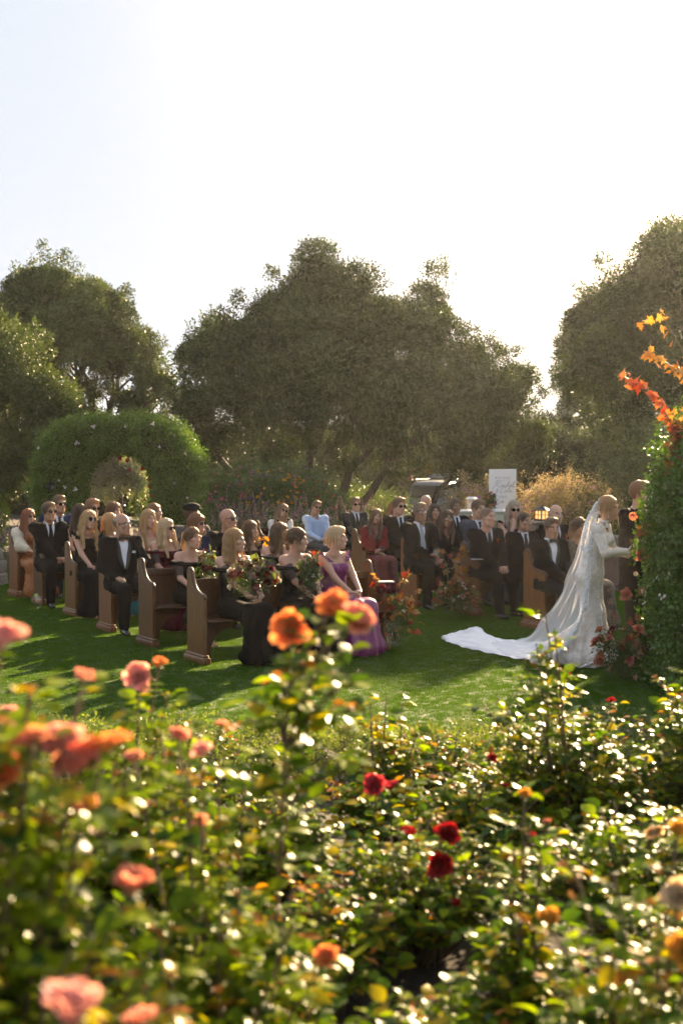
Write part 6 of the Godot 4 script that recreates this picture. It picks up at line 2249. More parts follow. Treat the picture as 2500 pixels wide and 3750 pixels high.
func couple() -> void:
	var fair := Color(0.52, 0.32, 0.235)
	# the bride, turned to the right and leaning on the groom
	var d := {"label": "laughing bride in a high-necked long-sleeved lace gown, her hand on the groom", "fem": true, "stand": true, "wear": "sleeved", "vneck": false, "mat": "lace", "skirt": false, "hair": "bridal", "hair_color": Color(0.42, 0.25, 0.125), "skin": fair, "smile": 1.0,
		"yaw": -0.15, "pitch": -0.06, "roll": 0.06, "lean": 0.13, "at": Vector3(2.47, 0.0, -14.05), "turn": 1.15, "size": 0.945, "seed": 5, "earring": true,
		"wr": Vector3(-0.10, 1.21, 0.40), "hr": Vector3(0.25, 0.75, 0.6), "nr": Vector3(0.35, -0.5, 0.8), "pr": Vector3(-0.6, -1.0, -0.1), "wl": Vector3(0.14, 1.16, 0.36), "hl": Vector3(-0.2, 0.6, 0.8), "nl": Vector3(-0.2, -0.4, 0.9), "curl": 0.22, "spread": 0.16, "ring": true}
	var bride := person(d)
	var j := joints(d)
	# high collar and the fitted gown flaring below the knee
	var cf := Shape.new()
	cf.tube([j.neck + Vector3(0, -0.03, 0), j.neck + Vector3(0, 0.02, 0.003), j.neck + Vector3(0, 0.055, 0.01)], [0.075, 0.062, 0.064], 16, false)
	part("high_collar", cf.mesh(), mats["lace"], bride)
	var gf := Field.new(Vector3(-0.62, 0.0, -0.75), Vector3(0.62, 1.3, 0.6), 0.018)
	for g in [-1.0, 1.0]:
		gf.cap(j.waist + Vector3(g * 0.04, -0.02, 0), j.pel + Vector3(g * 0.07, -0.02, -0.02), 0.082, 0.122, 0.06)
		gf.cap(j.pel + Vector3(g * 0.07, -0.05, -0.02), Vector3(g * 0.07, 0.55, 0.02), 0.120, 0.095, 0.06)
		gf.cap(Vector3(g * 0.07, 0.55, 0.02), Vector3(g * 0.16, 0.10, 0.02), 0.10, 0.20, 0.08)
		gf.cap(Vector3(g * 0.10, 0.35, -0.05), Vector3(g * 0.2, 0.06, -0.42), 0.12, 0.16, 0.10)
	gf.plane(Vector3(0, -1, 0), Vector3(0, 0.014, 0))
	var s := gf.shape()
	var n := s.normals()
	for i in s.v.size():
		var p := s.v[i]
		var t := smoothstep(0.62, 0.0, p.y)
		var a := atan2(p.x, p.z + 0.05)
		s.v[i] = p + Vector3(n[i].x, 0, n[i].z) * t * 0.045 * (sin(a * 17.0 + 2.0 * sin(a * 3.0)) * 0.5 + noise.get_noise_2d(a * 5.0, p.y * 2.0))
		if s.v[i].y < 0.014: s.v[i].y = 0.014
	part("gown", s.mesh(), mats["lace"], bride)
	# face-framing strands
	var hs := Shape.new()
	var hb := Transform3D(Basis.from_euler(Vector3(0.06, -0.15, 0.06)), j.head)
	for k in 9:
		var g := -1.0 if k < 6 else 1.0
		var path := []
		var rad := []
		for i in 9:
			var u := i / 8.0
			path.append(hb * Vector3(g * (0.066 + 0.006 * sin(u * 9.0 + k)), 0.045 - u * (0.16 + 0.012 * k), 0.062 + 0.022 * u + 0.008 * sin(u * 7.0 + k * 1.3)))
			rad.append(0.0022 * (1.0 - 0.5 * u))
		hs.tube(path, rad, 4, false)
	part("loose_curls", hs.mesh(), hair_mat(Color(0.42, 0.25, 0.125)), bride)
	var rg := Shape.new()
	rg.ball(Vector3.ZERO, Vector3(0.008, 0.008, 0.008), 4, 6)
	part("ring", rg.mesh(), plain("diamond", Color(0.75, 0.78, 0.8), 0.1), bride, hand_frame(j, "r", d).translated_local(Vector3(0.010, 0.105, -0.006)))
	# train and veil
	var tulle := mat("tulle", lin(0.88, 0.89, 0.92, 0.46), 0.85, {"transparency": BaseMaterial3D.TRANSPARENCY_ALPHA})
	var white := mat("train_white", lin(0.74, 0.75, 0.79), 0.85)
	white.rim_enabled = true
	white.rim = 0.3
	var v := thing("wedding_veil", "long white tulle veil falling from the bride's hair and trailing over the lawn", "veil", Vector3(2.47, 0, -14.05))
	var far_edge := [Vector3(2.50, 1.60, -14.10), Vector3(2.40, 1.38, -14.12), Vector3(2.36, 1.12, -14.18), Vector3(2.29, 0.86, -14.32), Vector3(2.22, 0.60, -14.6), Vector3(2.13, 0.34, -15.0), Vector3(2.02, 0.13, -15.35), Vector3(1.86, 0.03, -15.65), Vector3(1.62, 0.02, -15.9)]
	var near_edge := [Vector3(2.56, 1.64, -13.98), Vector3(2.47, 1.36, -13.92), Vector3(2.42, 1.12, -13.86), Vector3(2.40, 0.86, -13.80), Vector3(2.36, 0.60, -13.76), Vector3(2.28, 0.38, -13.74), Vector3(2.16, 0.18, -13.82), Vector3(2.0, 0.04, -14.1), Vector3(1.66, 0.02, -14.6)]
	part("tulle", edge_sheet(far_edge, near_edge, 28, 36, 0.034, Vector3(2.47, 0, -14.05)).mesh(), tulle, v)
	var lace_edge := Shape.new()
	for i in 210:
		var u := i / 209.0
		var p := along(near_edge, u) - Vector3(2.47, 0, -14.05)
		lace_edge.ball(p + Vector3(rf(-0.02, 0.004), rf(-0.006, 0.006), rf(-0.006, 0.008)), Vector3(0.016, 0.013, 0.003) * rf(0.5, 1.2), 3, 6)
	part("lace_border", lace_edge.mesh(), white, v)
	var cap_lace := Shape.new()
	for i in 120:
		var u := i / 119.0
		var p := along([Vector3(2.55, 1.64, -14.0), Vector3(2.485, 1.56, -14.0), Vector3(2.435, 1.44, -14.0), Vector3(2.40, 1.30, -14.0), Vector3(2.375, 1.14, -14.02)], u) - Vector3(2.47, 0, -14.05)
		cap_lace.ball(p + rdir() * 0.012, Vector3(0.014, 0.014, 0.012) * rf(0.6, 1.2), 4, 6)
	part("lace_crown", cap_lace.mesh(), white, v)
	var tr := thing("gown_train", "white train of the gown spread over the dark lawn", "train", Vector3(2.3, 0, -14.3))
	var back := [Vector3(2.45, 0.30, -14.25), Vector3(2.2, 0.12, -14.9), Vector3(1.95, 0.03, -15.5), Vector3(1.72, 0.03, -15.95), Vector3(1.53, 0.10, -16.3), Vector3(1.33, 0.03, -16.4), Vector3(1.13, 0.015, -15.95)]
	var front := [Vector3(2.55, 0.14, -13.66), Vector3(2.30, 0.02, -13.76), Vector3(2.12, 0.015, -13.98), Vector3(1.78, 0.015, -14.3), Vector3(1.46, 0.015, -14.86), Vector3(1.24, 0.015, -15.35), Vector3(1.12, 0.015, -15.85)]
	part("satin", edge_sheet(back, front, 40, 60, 0.026, Vector3(2.3, 0, -14.3), 0.0).mesh(), white, tr)
	# the groom, mostly behind the leaves
	person({"label": "groom in a dark suit beside the bride, half hidden by the vine arch", "stand": true, "wear": "suit", "hair": "side", "hair_color": Color(0.10, 0.05, 0.025), "skin": fair, "yaw": 0.25, "smile": 0.6, "at": Vector3(3.02, 0.0, -14.5), "turn": 0.72, "size": 1.02, "color": Color(0.014, 0.013, 0.014), "seed": 9,
		"wr": Vector3(-0.07, 1.20, 0.30), "wl": Vector3(0.09, 1.18, 0.30), "hr": Vector3(0.6, 0.3, 0.6), "hl": Vector3(-0.5, 0.3, 0.7), "curl": 0.8, "posy": true})


func along(pts: Array, u: float) -> Vector3:
	var t := clampf(u, 0, 1) * (pts.size() - 1)
	var i := mini(int(t), pts.size() - 2)
	return (pts[i] as Vector3).cubic_interpolate(pts[i + 1], pts[maxi(i - 1, 0)], pts[mini(i + 2, pts.size() - 1)], t - i)


func edge_sheet(a: Array, b: Array, nu: int, nv: int, amp: float, origin: Vector3, floor_y := 0.0) -> Shape:
	var pts := []
	for j in nv:
		var v := float(j) / (nv - 1)
		var p := along(a, v)
		var q := along(b, v)
		var across := (q - p)
		var tang := along(a, minf(v + 0.03, 1.0)) - along(a, maxf(v - 0.03, 0.0))
		var n := across.cross(tang).normalized()
		for i in nu:
			var u := float(i) / (nu - 1)
			var w := sin(u * 26.0 + 2.0 * noise.get_noise_2d(u * 3.0, v * 2.0)) * 0.5 + noise.get_noise_2d(u * 7.0 + 3.0, v * 5.0)
			var r := p + across * u + n * w * amp * (0.35 + v) + tang.normalized() * 0.04 * noise.get_noise_2d(u * 9.0, 4.0) * float(j == nv - 1)
			if i == 0 or i == nu - 1: r += (Vector3(-0.4, 0, -0.9) if i == 0 else Vector3(-0.4, 0, 0.9)) * 0.02 * sin(v * 90.0) * float(r.y < 0.1)
			if r.y < 0.017 + floor_y: r.y = 0.017 + floor_y + 0.02 * absf(w)
			pts.append(r - origin)
	var s := Shape.new()
	s.sheet(pts, nu, nv)
	return s


# ---------------------------------------------------------------- cut flowers, beds and roses

func maple_leaf(sd: int) -> ArrayMesh:
	var key := "maple%d" % sd
	if cache.has(key): return cache[key]
	var r := RandomNumberGenerator.new()
	r.seed = sd
	var s := Shape.new()
	var rim := []
	for p in [[0.04, 0.02], [0.22, -0.06], [0.42, 0.05], [0.30, 0.22], [0.52, 0.42], [0.36, 0.46], [0.22, 0.44], [0.20, 0.66], [0.10, 0.72], [0.0, 1.0]]: rim.append(Vector2(p[0], p[1]))
	for i in range(8, -1, -1): rim.append(Vector2(-rim[i].x, rim[i].y))
	s.tint = Color(1.1, 1.1, 1.1)
	var c := s.add(Vector3(0, 0.3, 0))
	var ids := []
	for p in rim:
		var m := r.randf_range(0.75, 1.1)
		s.tint = Color(m, m * r.randf_range(0.8, 1.0), m)
		ids.append(s.add(Vector3(p.x, p.y, 0.20 * absf(p.x) + r.randf_range(-0.06, 0.06) - 0.12 * p.y * p.y)))
	for i in ids.size():
		s.tri(c, ids[i], ids[(i + 1) % ids.size()])
	cache[key] = s.mesh(true)
	return cache[key]


func rose_leaf(sd: int) -> ArrayMesh:
	var key := "rose_leaf%d" % sd
	if cache.has(key): return cache[key]
	var s := Shape.new()
	var fold := [0.10, 0.22, 0.04, 0.30][sd % 4] as float
	var droop := [0.15, 0.35, -0.05, 0.2][sd % 4] as float
	var rows := []
	for v in [[0.0, 0.0], [0.14, 0.22], [0.38, 0.36], [0.64, 0.31], [0.86, 0.14], [1.0, 0.0]]:
		var y: float = v[0]
		var z := -droop * y * y
		var a := []
		for x in [-1.0, 0.0, 1.0]:
			s.tint = Color(1.25, 1.2, 1.3) if x == 0.0 else Color(0.95, 0.95, 0.9)
			a.append(s.add(Vector3(x * v[1], y, z + fold * absf(x) * v[1])))
		rows.append(a)
	for i in rows.size() - 1:
		for k in 2:
			s.quad(rows[i][k], rows[i][k + 1], rows[i + 1][k + 1], rows[i + 1][k])
	cache[key] = s.mesh(true)
	return cache[key]


# palettes: [colour at the base, colour towards the edge]
const BLOOMS := {
	"orange": [Color(0.90, 0.54, 0.09), Color(0.86, 0.35, 0.13)], "coral": [Color(0.88, 0.54, 0.28), Color(0.86, 0.40, 0.30)], "pink": [Color(0.88, 0.58, 0.40), Color(0.86, 0.48, 0.44)],
	"red": [Color(0.22, 0.008, 0.008), Color(0.33, 0.012, 0.014)], "rosered": [Color(0.42, 0.05, 0.05), Color(0.50, 0.05, 0.07)], "yellow": [Color(0.66, 0.36, 0.03), Color(0.68, 0.40, 0.06)], "cream": [Color(0.66, 0.50, 0.22), Color(0.68, 0.58, 0.38)],
	"white": [Color(0.66, 0.62, 0.45), Color(0.70, 0.70, 0.64)], "burgundy": [Color(0.05, 0.004, 0.008), Color(0.10, 0.006, 0.014)], "mauve": [Color(0.40, 0.25, 0.20), Color(0.42, 0.29, 0.25)], "peach": [Color(0.60, 0.28, 0.13), Color(0.55, 0.24, 0.17)], "blush": [Color(0.50, 0.20, 0.16), Color(0.52, 0.20, 0.19)],
	"amber": [Color(0.60, 0.24, 0.02), Color(0.62, 0.30, 0.05)], "blue": [Color(0.16, 0.26, 0.36), Color(0.25, 0.38, 0.48)]}


func petal_shape(s: Shape, ring: float, a: float, palette: String, r: RandomNumberGenerator, size := 1.0) -> void:
	# ring 0: the tight heart, ring 1: the outermost petals
	var nu := 5
	var nv := 5
	var w := lerpf(0.36, 0.86, ring) * size
	var l := lerpf(0.50, 0.98, ring) * size * r.randf_range(0.86, 1.12)
	var open0 := lerpf(0.05, 0.75, ring)
	var open1 := lerpf(0.20, 1.38, ring) + r.randf_range(-0.2, 0.25)
	var out := Vector3(cos(a), 0, sin(a))
	var side := Vector3(-sin(a), 0, cos(a))
	var first := s.v.size()
	var pos := out * lerpf(0.06, 0.12, ring) * size
	var c0: Color = BLOOMS[palette][0]
	var c1: Color = BLOOMS[palette][1]
	var shade := r.randf_range(0.72, 1.18)
	for j in nv:
		var v := float(j) / (nv - 1)
		var th := lerpf(open0, open1, v)
		if j > 0: pos += (out * sin(th) + Vector3.UP * cos(th)) * l / (nv - 1)
		var inward := (out * -cos(th) + Vector3.UP * sin(th))
		var wv := w * (0.25 + 0.75 * sin(PI * clampf(0.12 + v * 0.68, 0, 1))) * (1.0 if v < 0.9 else 0.72)
		for i in nu:
			var u := -1.0 + 2.0 * i / (nu - 1)
			var p := pos + side * u * wv * 0.5 + inward * u * u * wv * lerpf(0.55, 0.26, ring) + (Vector3.UP * r.randf_range(-0.07, 0.07) + out * r.randf_range(-0.05, 0.05)) * v * size
			var c := c0.lerp(c1, smoothstep(0.1, 0.85, v + 0.25 * absf(u))) * shade
			s.tint = Color(c.r, c.g, c.b)
			s.add(p)
	for j in nv - 1:
		for i in nu - 1:
			var p := first + j * nu + i
			s.quad(p, p + 1, p + nu + 1, p + nu)


func rose_mesh(palette: String, sd: int, petals := 20) -> ArrayMesh:
	var key := "rose %s %d %d" % [palette, sd, petals]
	if cache.has(key): return cache[key]
	var r := RandomNumberGenerator.new()
	r.seed = sd
	var s := Shape.new()
	for i in petals: petal_shape(s, pow(float(i) / (petals - 1), 0.8), i * 2.4 + r.randf_range(-0.2, 0.2), palette, r)
	cache[key] = s.mesh(true)
	return cache[key]


func dahlia_mesh(palette: String, sd: int) -> ArrayMesh:
	var key := "dahlia %s %d" % [palette, sd]
	if cache.has(key): return cache[key]
	var r := RandomNumberGenerator.new()
	r.seed = sd
	var s := Shape.new()
	for i in 60:
		var t := i / 59.0
		var el := lerpf(1.45, -0.35, t)
		var a := i * 2.39996
		var dir := Vector3(cos(a) * cos(el), sin(el), sin(a) * cos(el))
		var side := Vector3(-sin(a), 0, cos(a)) * 0.13
		var c: Color = (BLOOMS[palette][0] as Color).lerp(BLOOMS[palette][1], r.randf()) * r.randf_range(0.8, 1.3)
		s.tint = Color(c.r, c.g, c.b)
		var up := dir.cross(side).normalized() * -0.06
		var p0 := s.add(dir * 0.25)
		var p1 := s.add(dir * 0.62 - side + up)
		var p2 := s.add(dir * 0.95)
		var p3 := s.add(dir * 0.62 + side + up)
		s.tri(p0, p1, p2)
		s.tri(p0, p2, p3)
	cache[key] = s.mesh(true)
	return cache[key]


func leaf_mat(c: Color, rough := 0.42) -> StandardMaterial3D:
	var key := "leafmat %.3f %.3f %.3f" % [c.r, c.g, c.b]
	if not mats.has(key):
		backlit(key, c.linear_to_srgb(), rough, Color(0.95, 0.95, 0.6))
		mats[key].resource_name = "leaf"
	return mats[key]


# leaves, stems and flower heads about a point, each its own part
func arrangement(called: String, label: String, category: String, at: Vector3, size: Vector3, blooms: Array, leaf_colors: Array, leaves: int, filler: int, up := 0.5, group := "", greens := Color(0.07, 0.10, 0.03)) -> Node3D:
	var t := thing(called, label, category, at, 0.0, group)
	var stems := Shape.new()
	for k in 16:
		var d := rdir() * Vector3(1, 0.8, 1)
		d.y = absf(d.y)
		var end := d * size * 0.5 * rf(0.5, 0.9) + Vector3(0, size.y * up * 0.4, 0)
		stems.tube(limb_path(Vector3(d.x, 0, d.z) * 0.02 + Vector3(0, -size.y * 0.5 * (1.0 - up), 0), end, 3, 0.15), [0.004, 0.0035, 0.003, 0.002], 4)
	part("stems", stems.mesh(), mats["stem"], t)
	for b in blooms:
		for i in b[1]:
			var d := rdir()
			if d.z < -0.1: d.z = -d.z * rf(0.3, 1.0)
			if d.y < -0.4: d.y *= -0.5
			var p := d.normalized() * size * 0.5 * rf(0.72, 1.06)
			var mesh: Mesh = dahlia_mesh(b[0], i % 2) if b[3] == "dahlia" else rose_mesh(b[0], i % 2, 15)
			part(b[3], mesh, mats["petal"], t, turned(p, d + Vector3(0, 0.35, 0.25), rf(0, TAU), b[2] * rf(0.75, 1.2)))
	for i in leaves:
		var d := rdir()
		if d.z < -0.2: d.z = -d.z
		if d.y < -0.5: d.y *= -0.5
		var p := d.normalized() * size * 0.5 * rf(0.6, 1.08)
		var col: Color = leaf_colors[rng.randi() % leaf_colors.size()]
		part("leaf", maple_leaf(i % 3), leaf_mat(col), t, turned(p, d + rdir() * 0.6, rf(0, TAU), rf(0.05, 0.095)))
	if filler:
		var places := []
		var tints := PackedColorArray()
		for i in filler:
			var p := rdir() * size * 0.5 * pow(rng.randf(), 0.45) * Vector3(0.95, 0.92, 0.95)
			places.append(turned(p, rdir() + Vector3(0, 0.4, 0), rf(0, TAU), rf(0.6, 1.2)))
			var m := rf(0.6, 1.4)
			tints.append(Color(greens.r * m, greens.g * m, greens.b * m))
		scatter("greenery", leaf_sprig(9, 0.06, 0.035, 0.016, 9), mats["leaf"], places, tints, t)
	return t


# an autumn branch: a woody stem with single maple leaves along it
func autumn_branch(parent: Node3D, path: Array, n: int, colors: Array, size: float, spread: float) -> void:
	var s := Shape.new()
	var smooth_path := []
	var rad := []
	for i in 14:
		smooth_path.append(along(path, i / 13.0))
		rad.append(lerpf(0.010, 0.003, i / 13.0))
	s.tube(smooth_path, rad, 5)
	part("branch", s.mesh(), mats["cane"], parent)
	for i in n:
		var u := pow(rf(0.12, 1.0), 0.8)
		var p := along(path, u) + rdir() * spread * rf(0.2, 1.0)
		var c: Color = colors[mini(int(rng.randf() * colors.size()), colors.size() - 1)]
		part("leaf", maple_leaf(i % 3), leaf_mat(c, 0.5), parent, turned(p, rdir() + Vector3(0, -0.4, 0), rf(0, TAU), size * rf(0.7, 1.25)))


func salvia(label: String, at: Vector3, n: int, h: float, wide: float) -> void:
	var t := thing("salvia_clump", label, "plant", at, 0.0, "purple salvia clumps along the wall")
	var places := []
	var tints := PackedColorArray()
	for i in n * 16:
		var a := rf(0, TAU)
		var r := wide * sqrt(rng.randf())
		places.append(turned(Vector3(cos(a) * r, rf(0.02, h * 0.72), sin(a) * r * 0.7), Vector3(cos(a) * 0.4, 1, sin(a) * 0.4), rf(0, TAU), rf(0.7, 1.2)))
		var m := rf(0.7, 1.3)
		tints.append(Color(0.12 * m, 0.135 * m, 0.065 * m))
	scatter("foliage", leaf_sprig(8, 0.07, 0.06, 0.014, 12), mats["leaf"], places, tints, t)
	for i in n:
		var a := rf(0, TAU)
		var r := wide * sqrt(rng.randf())
		var base := Vector3(cos(a) * r * 0.6, h * 0.3, sin(a) * r * 0.4)
		var tip := Vector3(cos(a) * r * 1.35, h * rf(0.75, 1.15), sin(a) * r * 0.8)
		var path := limb_path(base, tip, 7, 0.1)
		var st := Shape.new()
		st.tube(path, [0.004, 0.004, 0.0035, 0.003, 0.003, 0.003, 0.002, 0.002], 4)
		var spike := part("stem", st.mesh(), mats["stem"], t)
		var fl := Shape.new()
		for k in 70:
			var u := k / 69.0
			var q: Vector3 = along(path, 0.5 + 0.5 * u)
			var d := rdir()
			var m := rf(0.7, 1.3)
			fl.tint = Color(0.36 * m, 0.20 * m, 0.28 * m) if k % 5 else Color(0.5 * m, 0.4 * m, 0.42 * m)
			var e := d.cross(Vector3(0.3, 1, 0.2)).normalized() * 0.008
			var l := lerpf(0.034, 0.016, u)
			var p0 := fl.add(q)
			var p1 := fl.add(q + d * l * 0.6 - e)
			var p2 := fl.add(q + d * l + Vector3(0, l * 0.4, 0))
			var p3 := fl.add(q + d * l * 0.6 + e)
			fl.tri(p0, p1, p2)
			fl.tri(p0, p2, p3)
		part("flower_spike", fl.mesh(true), mats["petal"], spike)


func build_flowers() -> void:
	# the mixed border behind the wall
	var green := Color(0.075, 0.115, 0.03)
	for b in [
		["yellow flowering shrub at the top of the border behind the brunette guests", -1.45, 30.6, 1.5, 1.70, [["blossom", 130, Color(0.60, 0.36, 0.02), 0.045], ["blossom", 40, Color(0.22, 0.13, 0.38), 0.04]]],
		["pink flowering shrub at the left end of the border, beside the arch", -2.75, 30.2, 1.4, 1.62, [["blossom", 80, Color(0.52, 0.15, 0.26), 0.045], ["blossom", 30, Color(0.4, 0.05, 0.04), 0.04]]],
		["shrub with purple and pink heads in the middle of the border", -2.1, 31.4, 1.3, 1.75, [["blossom", 60, Color(0.25, 0.16, 0.42), 0.045], ["blossom", 50, Color(0.5, 0.14, 0.24), 0.04]]],
		["orange and yellow flowering shrub towards the right of the border", -0.75, 30.4, 1.2, 1.52, [["blossom", 70, Color(0.62, 0.28, 0.02), 0.045], ["blossom", 40, Color(0.5, 0.12, 0.25), 0.04]]],
		["low shrub with red flowers at the right end of the border", -0.25, 29.8, 0.9, 1.22, [["blossom", 60, Color(0.42, 0.03, 0.02), 0.045]]],
		["purple-headed shrub at the top right of the border", -1.0, 31.6, 1.6, 1.72, [["blossom", 80, Color(0.22, 0.15, 0.40), 0.045]]]]:
		shrub("flowering_shrub", b[0], "shrub", Vector3(b[1], 0.0, -b[2]), Vector3(b[3], b[4], 1.2), 1500, green, 0.05, "flowering shrubs in the border", "leaf", 2.3, b[5], 0.35)
	for w in [["white daisy clump in front of the border, left of the leaning woman", -1.15, 27.9, 1.0, 0.98], ["white daisy clump beside the right leg of the arch", -2.75, 27.8, 0.7, 0.92], ["white daisy clump in front of the border, behind the blue shirt", -0.55, 28.0, 0.9, 0.96]]:
		shrub("daisy_clump", w[0], "plant", Vector3(w[1], 0, -w[2]), Vector3(w[3], w[4], 0.8), 800, green, 0.04, "white daisies", "leaf", 2.2, [["blossom", 150, Color(0.66, 0.66, 0.64), 0.026]], 0.3)
	var k := 0
	for s in [["tall purple salvia left of the leaning woman in sunglasses", -1.75, 26.9, 26, 1.25, 0.62], ["purple salvia behind the bald man in sunglasses", -2.35, 26.7, 20, 1.15, 0.5], ["purple salvia right of the leaning woman", -0.75, 26.9, 24, 1.22, 0.6], ["pale salvia behind the man in the blue shirt", 0.1, 26.8, 22, 1.12, 0.6],
			["salvia clump behind the flat cap, beside the arch", -2.95, 26.6, 16, 1.25, 0.4], ["grey salvia at the far left behind the red-haired woman", -5.95, 24.2, 20, 0.95, 0.5], ["low salvia behind the young man in sunglasses", -5.3, 24.6, 14, 0.9, 0.4], ["low salvia at the left edge by the stone wall", -6.6, 23.6, 16, 0.85, 0.5],
			["pale salvia at the right end, by the man with the dark suit", 0.75, 27.0, 16, 1.05, 0.45], ["low salvia under the opening of the arch", -4.2, 27.4, 14, 0.42, 0.6]]:
		salvia(s[0], Vector3(s[1], 0.0, -s[2]), s[3], s[4], s[5])
		k += 1
	# purple-flowered bushes beside the sign
	var dusty := Color(0.31, 0.285, 0.175)
	shrub("lantana_bush", "large airy bush with creamy leaves and purple flowers right of the welcome sign", "bush", Vector3(4.95, 0.42, -31.2), Vector3(1.95, 1.02, 1.5), 3000, dusty, 0.04, "pale bushes with purple flowers", "petal", 2.0, [["blossom", 46, Color(0.34, 0.14, 0.50), 0.04]], 0.7)
	shrub("lantana_bush", "airy bush with creamy leaves and purple flowers left of the welcome sign", "bush", Vector3(3.0, 0.2, -32.6), Vector3(1.1, 1.12, 1.0), 1700, dusty, 0.04, "pale bushes with purple flowers", "petal", 2.0, [["blossom", 40, Color(0.34, 0.14, 0.50), 0.045]], 0.7)
	var woody := thing("woody_stems", "bare twisting stems under the bush right of the welcome sign", "stems", Vector3(4.9, 0, -31.1))
	for i in 7:
		var st := Shape.new()
		var a := i * 0.9
		st.tube(limb_path(Vector3(0.1 * cos(a), 0, 0.1 * sin(a)), Vector3(0.6 * cos(a), rf(0.7, 1.0), 0.4 * sin(a)), 6, 0.2), [0.03, 0.027, 0.024, 0.02, 0.017, 0.013, 0.01], 6)
		part("stem", st.mesh(), mats["bark"], woody)
	arrangement("table_flowers", "loose green and rust flower arrangement on the gift table", "flower arrangement", Vector3(3.20, 1.02, -30.75), Vector3(0.30, 0.42, 0.26), [["burgundy", 5, 0.05, "dahlia"], ["peach", 4, 0.045, "rose"]], [Color(0.25, 0.06, 0.03), Color(0.12, 0.10, 0.04)], 14, 260)
	# bouquets
	var fall := [Color(0.40, 0.16, 0.02), Color(0.42, 0.24, 0.05), Color(0.32, 0.07, 0.02), Color(0.26, 0.03, 0.02), Color(0.44, 0.30, 0.12)]
	var muted := [Color(0.30, 0.17, 0.09), Color(0.34, 0.22, 0.13), Color(0.22, 0.05, 0.035), Color(0.30, 0.13, 0.05), Color(0.16, 0.16, 0.06)]
	var eucalyptus := [Color(0.13, 0.17, 0.06), Color(0.16, 0.20, 0.09), Color(0.10, 0.13, 0.05)]
	arrangement("bouquet", "largest bouquet, of burgundy and cream flowers with trailing greenery, in the blonde bridesmaid's lap", "bouquet", Vector3(-0.86, 0.87, -13.93), Vector3(0.50, 0.38, 0.34), [["burgundy", 12, 0.048, "dahlia"], ["red", 5, 0.047, "dahlia"], ["mauve", 7, 0.045, "rose"], ["white", 6, 0.034, "rose"], ["blue", 2, 0.026, "dahlia"], ["blush", 3, 0.035, "rose"]], eucalyptus, 40, 150, 0.5, "bridesmaids' bouquets")
	arrangement("bouquet", "small bouquet of red and white flowers held by the ponytailed bridesmaid", "bouquet", Vector3(-1.42, 0.88, -15.25), Vector3(0.26, 0.36, 0.22), [["burgundy", 4, 0.047, "dahlia"], ["red", 3, 0.035, "dahlia"], ["white", 5, 0.025, "rose"]], eucalyptus, 16, 80, 0.5, "bridesmaids' bouquets")
	arrangement("bouquet", "narrow bouquet of greenery and white blooms held by the bridesmaid with the updo", "bouquet", Vector3(-0.33, 0.86, -14.36), Vector3(0.22, 0.42, 0.2), [["burgundy", 3, 0.04, "dahlia"], ["white", 6, 0.022, "rose"]], eucalyptus, 22, 90, 0.5, "bridesmaids' bouquets")
	# aisle arrangements
	var a1 := arrangement("aisle_flowers", "orange maple leaf arrangement with burgundy dahlias at the end of the front left pew", "flower arrangement", Vector3(0.55, 0.30, -15.15), Vector3(0.52, 0.60, 0.42), [["burgundy", 4, 0.055, "dahlia"], ["red", 4, 0.05, "dahlia"], ["amber", 3, 0.04, "rose"], ["white", 2, 0.03, "rose"]], fall, 80, 130, 0.3, "aisle arrangements")
	for br in [[Vector3(0, 0.1, 0), Vector3(0.1, 0.4, 0.05), Vector3(0.16, 0.58, 0.05)], [Vector3(-0.1, 0.1, 0), Vector3(-0.14, 0.35, 0.05), Vector3(-0.2, 0.5, 0.08)], [Vector3(0.1, 0.0, 0), Vector3(0.2, 0.25, 0.05), Vector3(0.25, 0.36, 0.05)]]:
		autumn_branch(a1, br, 9, fall, 0.085, 0.05)
	part("dahlia", dahlia_mesh("burgundy", 0), mats["petal"], a1, turned(Vector3(-0.13, 0.36, 0.2), Vector3(0, 0.5, 1), 0.0, 0.065))
	var a2 := arrangement("aisle_flowers", "muted autumn arrangement of tan leaves and green moss on the lawn at the leaf-dressed pew", "flower arrangement", Vector3(1.44, 0.26, -17.85), Vector3(0.55, 0.52, 0.4), [["burgundy", 4, 0.045, "dahlia"], ["mauve", 4, 0.04, "rose"], ["white", 8, 0.026, "rose"]], muted, 80, 220, 0.3, "aisle arrangements")
	for br in [[Vector3(-0.1, 0.15, 0), Vector3(-0.12, 0.4, 0.05), Vector3(-0.2, 0.62, 0.05)], [Vector3(0, 0.15, 0), Vector3(0.0, 0.4, 0.05), Vector3(-0.05, 0.55, 0.08)]]:
		autumn_branch(a2, br, 11, muted, 0.095, 0.05)
	var ga := thing("leaf_garland", "garland of autumn leaves tied down the end of the pew of the shaved groomsman", "garland", pew_spot("H", 0.0, 0.1))
	autumn_branch(ga, [Vector3(-0.02, 0.93, 0.02), Vector3(-0.06, 0.8, 0.06), Vector3(-0.05, 0.62, 0.1), Vector3(-0.03, 0.42, 0.12)], 34, [Color(0.42, 0.26, 0.05), Color(0.42, 0.16, 0.03), Color(0.35, 0.08, 0.03), Color(0.33, 0.24, 0.17)], 0.085, 0.055)
	arrangement("aisle_flowers", "amber yellow leaf arrangement glowing behind the bridesmaids, at a pew end", "flower arrangement", Vector3(-1.02, 0.72, -17.95), Vector3(0.34, 0.6, 0.3), [["amber", 6, 0.05, "rose"]], [Color(0.50, 0.26, 0.02), Color(0.46, 0.20, 0.02)], 70, 60, 0.3, "aisle arrangements", Color(0.20, 0.12, 0.02))
